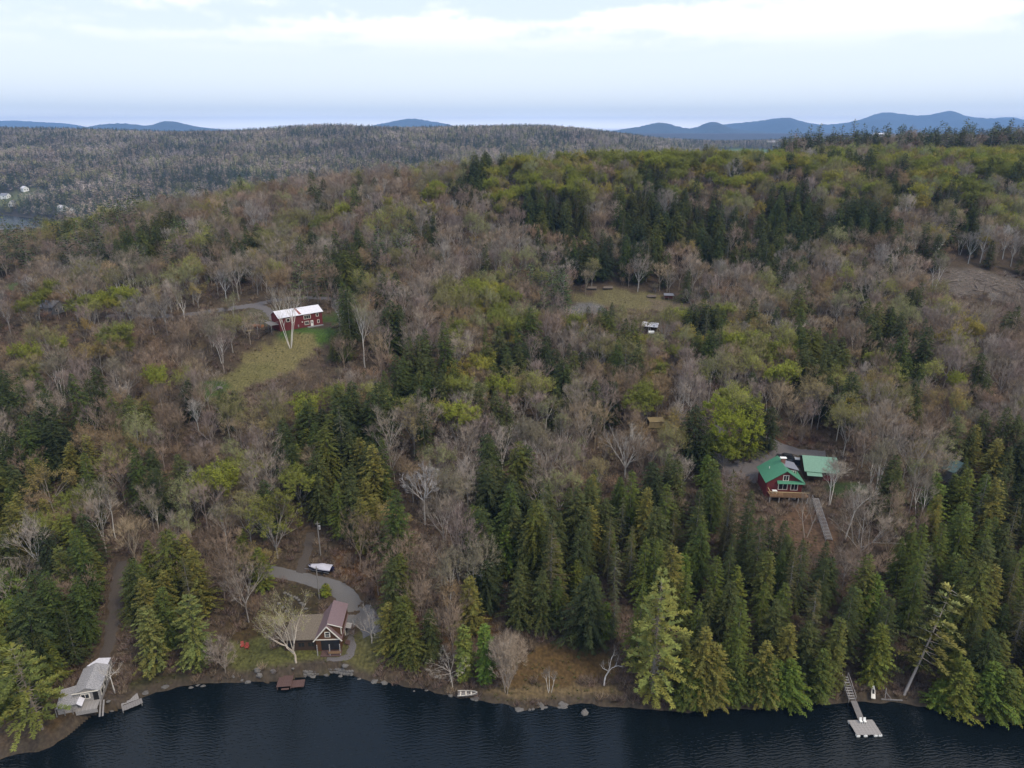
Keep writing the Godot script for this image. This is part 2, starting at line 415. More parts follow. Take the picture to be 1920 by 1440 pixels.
func make_materials() -> void:
	for k in ["needles", "leaves", "bark", "twigs", "paint"]:
		var m := StandardMaterial3D.new()
		m.vertex_color_use_as_albedo = true
		m.roughness = 0.8
		m.metallic_specular = 0.3
		m.resource_name = k
		if k == "leaves":
			m.backlight_enabled = true
			m.backlight = Color(0.55, 0.6, 0.4)
		mats[k] = m
	mats.white_trim = flat(0.7, 0.66, 0.58, 0.6)
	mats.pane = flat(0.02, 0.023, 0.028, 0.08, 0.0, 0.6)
	mats.red_siding = grained(0.19, 0.04, 0.042, 1.5, 0.25, 0.8, Vector3(6, 1, 6))
	mats.brown_siding = grained(0.14, 0.065, 0.032, 1.5, 0.3, 0.8, Vector3(1, 6, 1))
	mats.dark_wood = grained(0.07, 0.045, 0.032, 1.0, 0.3)
	mats.green_roof = grained(0.085, 0.26, 0.16, 5.0, 0.12, 0.42)
	mats.pale_green_roof = grained(0.17, 0.31, 0.23, 5.0, 0.12, 0.42)
	mats.grey_roof = grained(0.23, 0.24, 0.28, 4.0, 0.2, 0.45)
	mats.mauve_roof = grained(0.2, 0.14, 0.145, 4.0, 0.14, 0.5)
	mats.tan_roof = grained(0.2, 0.165, 0.125, 3.0, 0.3, 0.75)
	mats.white_roof = grained(0.74, 0.73, 0.78, 4.0, 0.16, 0.4)
	mats.rust = grained(0.42, 0.13, 0.1, 1.2, 0.5, 0.7)
	mats.grey_board = grained(0.34, 0.32, 0.31, 2.0, 0.4, 0.85, Vector3(1, 1, 5))
	mats.pale_board = grained(0.46, 0.435, 0.42, 2.5, 0.4, 0.8, Vector3(4, 1, 1))
	mats.weathered = grained(0.5, 0.49, 0.5, 2.2, 0.45, 0.7)
	mats.deck_wood = grained(0.33, 0.2, 0.11, 1.5, 0.3)
	mats.dock_brown = grained(0.14, 0.085, 0.075, 1.5, 0.3)
	mats.brick = grained(0.32, 0.15, 0.12, 0.8, 0.3)
	mats.concrete = grained(0.3, 0.3, 0.3, 2.0, 0.25)
	mats.stone = grained(0.25, 0.235, 0.22, 1.4, 0.5, 0.9)
	mats.gravel = grained(0.2, 0.19, 0.185, 0.9, 0.35, 0.95)
	mats.dirt_drive = grained(0.185, 0.17, 0.17, 1.6, 0.35, 0.95)
	mats.crushed = grained(0.3, 0.3, 0.3, 0.35, 0.65, 0.95)
	mats.track = grained(0.12, 0.1, 0.085, 1.5, 0.4, 0.95)
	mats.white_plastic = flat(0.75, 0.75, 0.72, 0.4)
	mats.boat_cover = grained(0.55, 0.54, 0.6, 1.5, 0.15, 0.6)
	mats.navy = flat(0.012, 0.015, 0.05, 0.25)
	mats.black = flat(0.015, 0.015, 0.016, 0.5)
	mats.steel = flat(0.4, 0.4, 0.42, 0.4, 0.6)
	mats.car_paint = flat(0.03, 0.034, 0.04, 0.25)
	mats.log = grained(0.33, 0.27, 0.22, 1.2, 0.5, 0.9)
	mats.red_plastic = flat(0.3, 0.06, 0.045, 0.6)
	mats.pole = grained(0.3, 0.28, 0.26, 1.0, 0.3)
	mats.yellow_wood = grained(0.5, 0.39, 0.21, 1.5, 0.3)

# ---------------------------------------------------------------- trees
func spray(g: Geo, p: Vector3, d: Vector3, side: Vector3, l: float, w: float, want: Vector3, col: Color) -> void:
	var m := p + d * l * 0.45
	var tip := p + d * l
	var s := side * w
	g.tri(p, m + s, tip, want, col, 0.45)
	g.tri(p, tip, m - s, want, col, 0.45)

# Needle trees. o: height, spread, bare (share of the trunk without branches), whorls, arms, droop, rise, step, spray, wide, pow, col, bark, gap
func conifer(o: Dictionary, at_seed: int) -> Array:
	rng.seed = at_seed
	var tr := Geo.new()
	var cr := Geo.new()
	var h: float = o.height
	var bend := Vector3(rf(-1, 1), 0, rf(-1, 1)) * h * 0.015
	var last := Vector3.ZERO
	for i in 6:
		var t := (i + 1) / 6.0
		var p := Vector3(0, h * 0.985 * t, 0) + bend * sin(t * 3.0)
		tr.tube(last, p, h * 0.0125 * (1.0 - i / 6.2), h * 0.0125 * (1.0 - (i + 1) / 6.2), 6, vary(o.bark, 0.15))
		last = p
	var phase := rf(0, TAU)
	var lop := rf(0, TAU)
	for i in o.whorls:
		var t: float = (i + rf(-0.3, 0.3)) / o.whorls
		t = clampf(t, 0.0, 0.985)
		var y: float = h * lerpf(o.bare, 1.0, pow(t, 0.92))
		var prof: float = pow(1.0 - t, o.pow) * smoothstep(-0.12, 0.14, t) * (1.0 + 0.22 * sin(t * 17.0 + phase) * (1.0 - t))
		var arms: int = maxi(3, roundi(o.arms * (0.55 + 0.45 * (1.0 - t))))
		var a0 := rf(0, TAU)
		for k in arms:
			if rng.randf() < o.gap:
				continue
			var az := a0 + TAU * k / arms + rf(-0.35, 0.35)
			var out := Vector3(cos(az), 0, sin(az))
			var side := Vector3(-sin(az), 0, cos(az))
			var l: float = maxf(o.spread * prof * rf(0.55, 1.18) * (1.0 + 0.2 * sin(az - lop) + 0.16 * sin(2.0 * az + phase + t * 6.0)), 0.25)
			var rise: float = o.rise * (0.25 + t * 1.3) + rf(-0.12, 0.12)
			var col := vary(o.col, 0.34)
			var root := Vector3(0, y, 0) + bend * sin(y / h * 3.0)
			var m: int = maxi(2, int(l / o.step))
			if o.get("limbs", false) and l > 1.2:
				tr.tube(root, root + out * l * 0.7 + Vector3.UP * l * (rise * 0.7 - o.droop * 0.49), 0.04 + l * 0.008, 0.015, 3, vary(o.bark, 0.2))
			for q in m:
				var s := lerpf(o.get("clear", 0.16), 1.0, (q + rf(0.2, 0.9)) / m)
				var p: Vector3 = root + out * l * s + Vector3.UP * l * (rise * s - o.droop * s * s)
				var slope: float = rise - 2.0 * o.droop * s
				var fwd := (out + Vector3.UP * slope).normalized()
				var size: float = o.spray * rf(0.7, 1.25) * (1.15 - 0.45 * s)
				if o.get("tufts", false):
					for e in o.get("needles", 6):
						var dir := (fwd * rf(0.3, 1.0) + side * rf(-0.9, 0.9) + Vector3.UP * rf(-0.1, 0.75)).normalized()
						spray(cr, p, dir, dir.cross(Vector3.UP).normalized(), size, size * o.wide, (Vector3.UP + out * 0.7), vary(col, 0.15))
				else:
					for sg in [-1.0, 1.0]:
						var dir: Vector3 = (fwd * rf(0.5, 1.0) + side * sg * rf(0.4, 1.0) + Vector3.UP * rf(-0.45, 0.1)).normalized()
						var w := (fwd - dir * fwd.dot(dir) + Vector3.UP * rf(-0.5, 0.5)).normalized()
						spray(cr, p, dir, w, size, size * o.wide, (out * 0.75 + Vector3.UP * 0.75), vary(col, 0.16))
			spray(cr, root + out * l * 0.9 + Vector3.UP * l * (rise * 0.9 - o.droop * 0.81), (out + Vector3.UP * (rise - 1.8 * o.droop)).normalized(), side, o.spray * 0.8, o.spray * o.wide * 0.7, out + Vector3.UP, col)
	for k in 5:
		var dir := Vector3(rf(-0.35, 0.35), 1, rf(-0.35, 0.35)).normalized()
		spray(cr, last - Vector3.UP * rf(0.1, 0.7), dir, Vector3(1, 0, 0).rotated(Vector3.UP, k), 0.8, 0.1, dir, o.col)
	return [tr.mesh(mats.bark), cr.mesh(mats.needles)]

# Broad-leaved trees. o: height, spread, fork (height share of the first limbs), limbs, bark, twig, leaf, leaves (per shoot), size, twigs (per shoot), stems, levels, open
func hardwood(o: Dictionary, at_seed: int) -> Array:
	rng.seed = at_seed
	var tr := Geo.new()
	var cr := Geo.new()
	var lf := Geo.new()
	var h: float = o.height
	var mid := Vector3(0, h * lerpf(o.fork, 1.0, 0.52), 0)
	var ry: float = h * (1.0 - o.fork) * 0.56
	var stems: int = o.get("stems", 1)
	var lean0 := rf(0, TAU)
	for s in stems:
		var az := lean0 + TAU * s / stems + rf(-0.4, 0.4)
		var lean: float = 0.03 if stems == 1 else rf(0.1, 0.24)
		lean = o.get("lean", lean)
		var dir := Vector3(cos(az) * lean, 1, sin(az) * lean).normalized()
		var foot := Vector3(cos(az), 0, sin(az)) * (0.0 if stems == 1 else 0.22)
		var r0: float = h * o.get("girth", 0.0098) * (1.0 if stems == 1 else 0.72)
		var p := foot - Vector3.UP * 0.3
		var n := 4
		var lenf: float = h * o.fork / n
		for i in n:
			var q: Vector3 = p + (dir + Vector3(rf(-1, 1), 0, rf(-1, 1)) * o.get("kink", 0.05)).normalized() * lenf
			tr.tube(p, q, r0 * (1.0 - 0.09 * i), r0 * (1.0 - 0.09 * (i + 1)), 6, vary(o.bark, 0.12))
			p = q
		var jobs := []
		var limbs: int = o.limbs
		for k in limbs:
			var a := TAU * k / limbs + rf(-0.5, 0.5) + lean0
			var tilt: float = o.open * rf(0.55, 1.15) * (0.25 if k == 0 else 1.0)
			var d := (Vector3.UP * cos(tilt) + Vector3(cos(a), 0, sin(a)) * sin(tilt) + dir * 0.15).normalized()
			var drop := rf(0.0, 0.3) * lenf * n * (0.0 if k == 0 else 1.0)
			jobs.append([p - dir * drop, d, h * (1.0 - o.fork) * rf(0.26, 0.36), r0 * rf(0.45, 0.62), 1])
		# a leader that carries on
		while jobs.size():
			var j: Array = jobs.pop_back()
			var a: Vector3 = j[0]
			var d: Vector3 = j[1]
			var l: float = j[2]
			var r: float = j[3]
			var lev: int = j[4]
			var e := a
			var out := ((e - mid) * Vector3(1, 0.4, 1)).normalized() + Vector3.UP * 0.7
			var segs := 2 if lev < 3 else 1
			for i in segs:
				d = (d + Vector3(rf(-1, 1), rf(-0.6, 1), rf(-1, 1)) * o.get("wobble", 0.16)).normalized()
				var b := e + d * l / segs
				var ra := r * (1.0 - 0.25 * i)
				var rb := r * (1.0 - 0.25 * (i + 1))
				if lev <= 2:
					tr.tube(e, b, ra, rb, 4, vary(o.bark, 0.15))
				elif ra > 0.022:
					cr.tube(e, b, ra, rb, 3, vary(o.bark.lerp(o.twig, 0.4), 0.15))
				else:
					var w := d.cross(Vector3(rf(-1, 1), rf(-1, 1), rf(-1, 1))).normalized() * maxf(ra, 0.016)
					cr.tri(e - w, e + w, b, out, vary(o.twig, 0.2), 0.5)
				e = b
			if lev >= o.levels:
				for k in o.twigs:
					var td := (d + Vector3(rf(-1, 1), rf(-0.7, 1), rf(-1, 1)) * 0.75).normalized()
					var from := a.lerp(e, rf(0.2, 1.0))
					var tl := l * rf(0.55, 1.25)
					var w: Vector3 = td.cross(Vector3(rf(-1, 1), rf(-1, 1), rf(-1, 1))).normalized() * o.get("twig_r", 0.017)
					var to := from + td * tl
					cr.tri(from - w, from + w, to, out, vary(o.twig, 0.22), 0.5)
					for q in o.leaves:
						var c: Vector3 = from.lerp(to, rf(0.35, 1.05)) + Vector3(rf(-1, 1), rf(-1, 1), rf(-1, 1)) * o.size * 0.8
						var x: Vector3 = Vector3(rf(-1, 1), rf(-0.5, 0.5), rf(-1, 1)).normalized() * o.size * rf(0.6, 1.2)
						var y: Vector3 = Vector3(rf(-1, 1), rf(-0.6, 0.6), rf(-1, 1)).normalized() * o.size * rf(0.4, 0.9)
						lf.tri(c - x, c + x * 0.6 + y, c - y * 0.7 + x * 0.3, out, vary(o.leaf, 0.25), 0.45)
				continue
			var kids := 3 if lev < 3 or rng.randf() < 0.45 else 2
			for k in kids:
				var ax := d.cross(Vector3(rf(-1, 1), rf(-1, 1), rf(-1, 1))).normalized()
				var nd := d.rotated(ax, rf(0.2, 0.75) if k > 0 else rf(0.02, 0.25))
				nd = (nd + Vector3.UP * o.get("up", 0.14)).normalized()
				var nl := l * rf(0.6, 0.86)
				var from := a.lerp(e, rf(0.5, 0.95)) if k > 0 else e
				var far := (from + nd * nl - mid) / Vector3(o.spread, ry, o.spread)
				if far.length() > 1.0:
					nl *= clampf(1.6 - far.length() * 0.75, 0.3, 1.0)
				jobs.append([from, nd, nl, maxf(r * (0.62 if k == 0 else rf(0.4, 0.55)), 0.012), lev + 1])
	if lf.v.size():
		var m := ArrayMesh.new()
		m = cr.mesh(mats.twigs)
		var arr := []
		arr.resize(Mesh.ARRAY_MAX)
		arr[Mesh.ARRAY_VERTEX] = lf.v
		arr[Mesh.ARRAY_NORMAL] = lf.n
		arr[Mesh.ARRAY_COLOR] = lf.c
		m.add_surface_from_arrays(Mesh.PRIMITIVE_TRIANGLES, arr)
		m.surface_set_material(1, mats.leaves)
		return [tr.mesh(mats.bark), m]
	return [tr.mesh(mats.bark), cr.mesh(mats.twigs)]

# A far tree: a crown of loose clumps, cone-shaped or rounded
func far_tree(h: float, r: float, cone: bool, col: Color, at_seed: int, count: int) -> ArrayMesh:
	rng.seed = at_seed
	var g := Geo.new()
	g.tube(Vector3.ZERO, Vector3(0, h * 0.6, 0), 0.2, 0.1, 3, Color(0.12, 0.11, 0.1))
	for i in count:
		var t := rng.randf()
		var az := rf(0, TAU)
		var y := h * lerpf(0.12, 1.0, t) if cone else h * lerpf(0.25, 1.0, t)
		var lim: float = r * (1.0 - t) * 1.1 + 0.2 if cone else r * sqrt(maxf(0.0, 1.0 - pow(t * 2.0 - 0.95, 2.0)))
		var q := lim * sqrt(rng.randf())
		var out := Vector3(cos(az), 0, sin(az))
		var p := out * q + Vector3.UP * y
		var s := rf(0.5, 1.1) if cone else rf(0.6, 1.3)
		var x := (out.cross(Vector3.UP) + Vector3(rf(-1, 1), rf(-0.3, 0.3), rf(-1, 1)) * 0.7).normalized() * s
		var z := (out * 0.8 + Vector3(rf(-1, 1), rf(-1.0, 0.2), rf(-1, 1)) * 0.7).normalized() * s
		g.tri(p - x, p + x, p + z, out + Vector3.UP * 0.9, vary(col, 0.25), 0.4)
	return g.mesh(mats.needles)

const BARK := Color(0.13, 0.11, 0.095)
const GREY := Color(0.3, 0.275, 0.25)
const PALE := Color(0.46, 0.43, 0.39)
const WHITE := Color(0.62, 0.58, 0.53)

# kinds: name -> list of [trunk, crown, height, tone word]
var kinds := {}

func make_trees() -> void:
	var hem := {"spread": 4.3, "bare": 0.07, "whorls": 44, "arms": 9, "droop": 0.3, "rise": 0.14, "step": 0.3, "spray": 0.62, "wide": 0.2, "pow": 0.68, "gap": 0.06, "bark": BARK}
	var tones := [["dark green", Color(0.038, 0.05, 0.014)], ["deep green", Color(0.045, 0.062, 0.013)], ["blackish green", Color(0.029, 0.038, 0.014)], ["olive green", Color(0.07, 0.076, 0.015)], ["dull green", Color(0.052, 0.06, 0.018)]]
	kinds.hemlock_tree = []
	for i in 5:
		var o := hem.duplicate()
		o.height = [16.5, 18.5, 14.5, 17.0, 15.5][i]
		o.spread = [4.9, 4.7, 5.1, 5.2, 4.2][i]
		o.pow = [0.58, 0.68, 0.5, 0.52, 0.64][i]
		o.col = tones[i][1]
		kinds.hemlock_tree.append(conifer(o, 100 + i) + [o.height, tones[i][0]])
	kinds.spruce_tree = []
	tones = [["dark green", Color(0.038, 0.047, 0.014)], ["brownish green", Color(0.06, 0.055, 0.019)], ["deep green", Color(0.045, 0.06, 0.013)], ["grey-green", Color(0.06, 0.064, 0.028)], ["fresh green", Color(0.07, 0.088, 0.016)]]
	for i in 5:
		var o := hem.duplicate()
		o.merge({"height": [17.0, 19.0, 15.0, 18.0, 16.0][i], "spread": [3.3, 3.0, 3.4, 3.0, 3.3][i], "bare": 0.1, "whorls": [40, 32, 42, 30, 40][i], "arms": 8, "droop": 0.2, "rise": 0.1, "step": 0.28, "spray": 0.52, "wide": 0.19, "pow": 0.7, "gap": [0.12, 0.24, 0.12, 0.3, 0.14][i], "limbs": i == 1 or i == 3, "col": tones[i][1], "bark": Color(0.19, 0.17, 0.15)}, true)
		kinds.spruce_tree.append(conifer(o, 200 + i) + [o.height, tones[i][0]])
	kinds.cedar_tree = []
	tones = [["yellowish green", Color(0.1, 0.112, 0.02)], ["olive", Color(0.08, 0.086, 0.02)], ["bright green", Color(0.08, 0.112, 0.018)], ["mossy green", Color(0.068, 0.084, 0.018)], ["ochre green", Color(0.115, 0.106, 0.024)]]
	for i in 5:
		var o := hem.duplicate()
		o.merge({"height": [12.0, 14.0, 11.0, 13.0, 15.0][i], "spread": [3.1, 3.3, 3.4, 2.7, 3.6][i], "bare": 0.05, "whorls": 38, "arms": 9, "droop": 0.22, "rise": 0.24, "step": 0.27, "spray": 0.54, "wide": 0.24, "pow": 0.55, "gap": 0.05, "col": tones[i][1]}, true)
		kinds.cedar_tree.append(conifer(o, 300 + i) + [o.height, tones[i][0]])
	kinds.pine_tree = []
	tones = [["blue-green", Color(0.065, 0.095, 0.034)], ["soft green", Color(0.095, 0.12, 0.034)], ["grey-green", Color(0.075, 0.09, 0.036)]]
	for i in 3:
		var o := {"height": [19.0, 21.0, 17.0][i], "spread": [4.8, 4.4, 5.0][i], "bare": 0.2, "whorls": 15, "arms": 6, "droop": 0.02, "rise": 0.16, "step": 0.55, "spray": 0.85, "wide": 0.13, "pow": 0.6, "gap": 0.14, "col": tones[i][1], "bark": Color(0.17, 0.15, 0.13), "tufts": true, "clear": 0.3, "limbs": true}
		kinds.pine_tree.append(conifer(o, 400 + i) + [o.height, tones[i][0]])
	var hw := {"height": 15.0, "spread": 4.6, "fork": 0.36, "limbs": 5, "open": 0.62, "bark": GREY, "twig": Color(0.21, 0.18, 0.155), "leaf": Color(0.2, 0.2, 0.06), "leaves": 0, "size": 0.12, "twigs": 8, "levels": 5}
	kinds.bare_tree = []
	tones = [["grey", GREY, Color(0.26, 0.215, 0.172)], ["tan", Color(0.3, 0.25, 0.185), Color(0.29, 0.225, 0.145)], ["lilac-grey", Color(0.27, 0.23, 0.205), Color(0.245, 0.19, 0.165)], ["reddish", Color(0.25, 0.195, 0.155), Color(0.26, 0.19, 0.138)], ["silver-grey", PALE, Color(0.32, 0.275, 0.235)], ["brown", Color(0.22, 0.175, 0.135), Color(0.215, 0.16, 0.115)]]
	for i in 6:
		var o := hw.duplicate()
		o.merge({"height": [16.5, 15.0, 17.5, 14.5, 16.5, 15.5][i], "spread": [5.2, 4.8, 5.6, 4.9, 5.6, 4.5][i], "fork": [0.36, 0.3, 0.4, 0.3, 0.34, 0.26][i], "limbs": [5, 6, 5, 6, 5, 6][i], "open": [0.62, 0.5, 0.7, 0.58, 0.75, 0.45][i], "bark": tones[i][1], "twig": tones[i][2], "twigs": 9}, true)
		kinds.bare_tree.append(hardwood(o, 500 + i) + [o.height, tones[i][0]])
	kinds.budding_tree = []
	tones = [["olive-budded", Color(0.21, 0.2, 0.065)], ["tan-budded", Color(0.29, 0.23, 0.1)], ["yellow-green", Color(0.28, 0.29, 0.06)], ["ochre", Color(0.31, 0.235, 0.075)], ["pale green", Color(0.25, 0.265, 0.11)], ["russet", Color(0.29, 0.195, 0.105)]]
	for i in 6:
		var o := hw.duplicate()
		o.merge({"height": [15.5, 14.5, 16.5, 13.5, 16.5, 13.5][i], "spread": [5.0, 4.9, 5.0, 4.6, 4.8, 4.6][i], "fork": 0.3, "limbs": 6, "open": [0.55, 0.65, 0.6, 0.7, 0.5, 0.65][i], "leaf": tones[i][1], "leaves": [3, 2, 4, 3, 3, 2][i], "size": 0.125, "twigs": 6, "twig": Color(0.2, 0.17, 0.12)}, true)
		kinds.budding_tree.append(hardwood(o, 600 + i) + [o.height, tones[i][0]])
	kinds.leafing_tree = []
	tones = [["fresh green", Color(0.225, 0.245, 0.036)], ["yellow-green", Color(0.285, 0.27, 0.045)], ["golden green", Color(0.29, 0.235, 0.05)], ["mid green", Color(0.175, 0.19, 0.036)]]
	for i in 4:
		var o := hw.duplicate()
		o.merge({"height": [14.5, 15.5, 13.5, 15.5][i], "spread": [5.0, 5.3, 4.8, 5.2][i], "fork": 0.26, "limbs": 6, "open": 0.62, "leaf": tones[i][1], "leaves": 8, "size": 0.18, "twigs": 5, "twig": Color(0.2, 0.18, 0.11)}, true)
		kinds.leafing_tree.append(hardwood(o, 700 + i) + [o.height, tones[i][0]])
	kinds.birch_tree = []
	tones = [["white-stemmed", Color(0.2, 0.19, 0.1), 1], ["white forked", Color(0.21, 0.2, 0.11), 2], ["pale-stemmed", Color(0.19, 0.2, 0.09), 1], ["white three-stemmed", Color(0.2, 0.18, 0.11), 3]]
	for i in 4:
		var o := hw.duplicate()
		o.merge({"height": [16.0, 15.0, 17.0, 15.0][i], "spread": [3.3, 4.0, 3.2, 4.4][i], "fork": [0.5, 0.42, 0.55, 0.42][i], "limbs": 4, "open": 0.5, "leaf": tones[i][1], "leaves": [1, 0, 2, 1][i], "size": 0.13, "twigs": 6, "stems": tones[i][2], "bark": [WHITE, WHITE, PALE, WHITE][i], "twig": Color(0.22, 0.19, 0.15), "girth": 0.0078}, true)
		kinds.birch_tree.append(hardwood(o, 800 + i) + [o.height, tones[i][0]])
	# young growth: thin stems and twigs
	kinds.sapling = []
	for i in 4:
		var o := hw.duplicate()
		o.merge({"height": [6.0, 7.0, 5.0, 6.5][i], "spread": 1.9, "fork": 0.2, "limbs": 5, "open": 0.4, "levels": 3, "twigs": 6, "twig_r": 0.02, "girth": 0.009, "stems": [1, 2, 2, 3][i], "bark": Color(0.2, 0.165, 0.15), "twig": [Color(0.225, 0.155, 0.125), Color(0.24, 0.18, 0.125), Color(0.205, 0.15, 0.125), Color(0.25, 0.195, 0.14)][i], "leaves": 1 if i == 3 else 0, "size": 0.1, "leaf": Color(0.2, 0.15, 0.06)}, true)
		kinds.sapling.append(hardwood(o, 900 + i) + [o.height, "brown"])

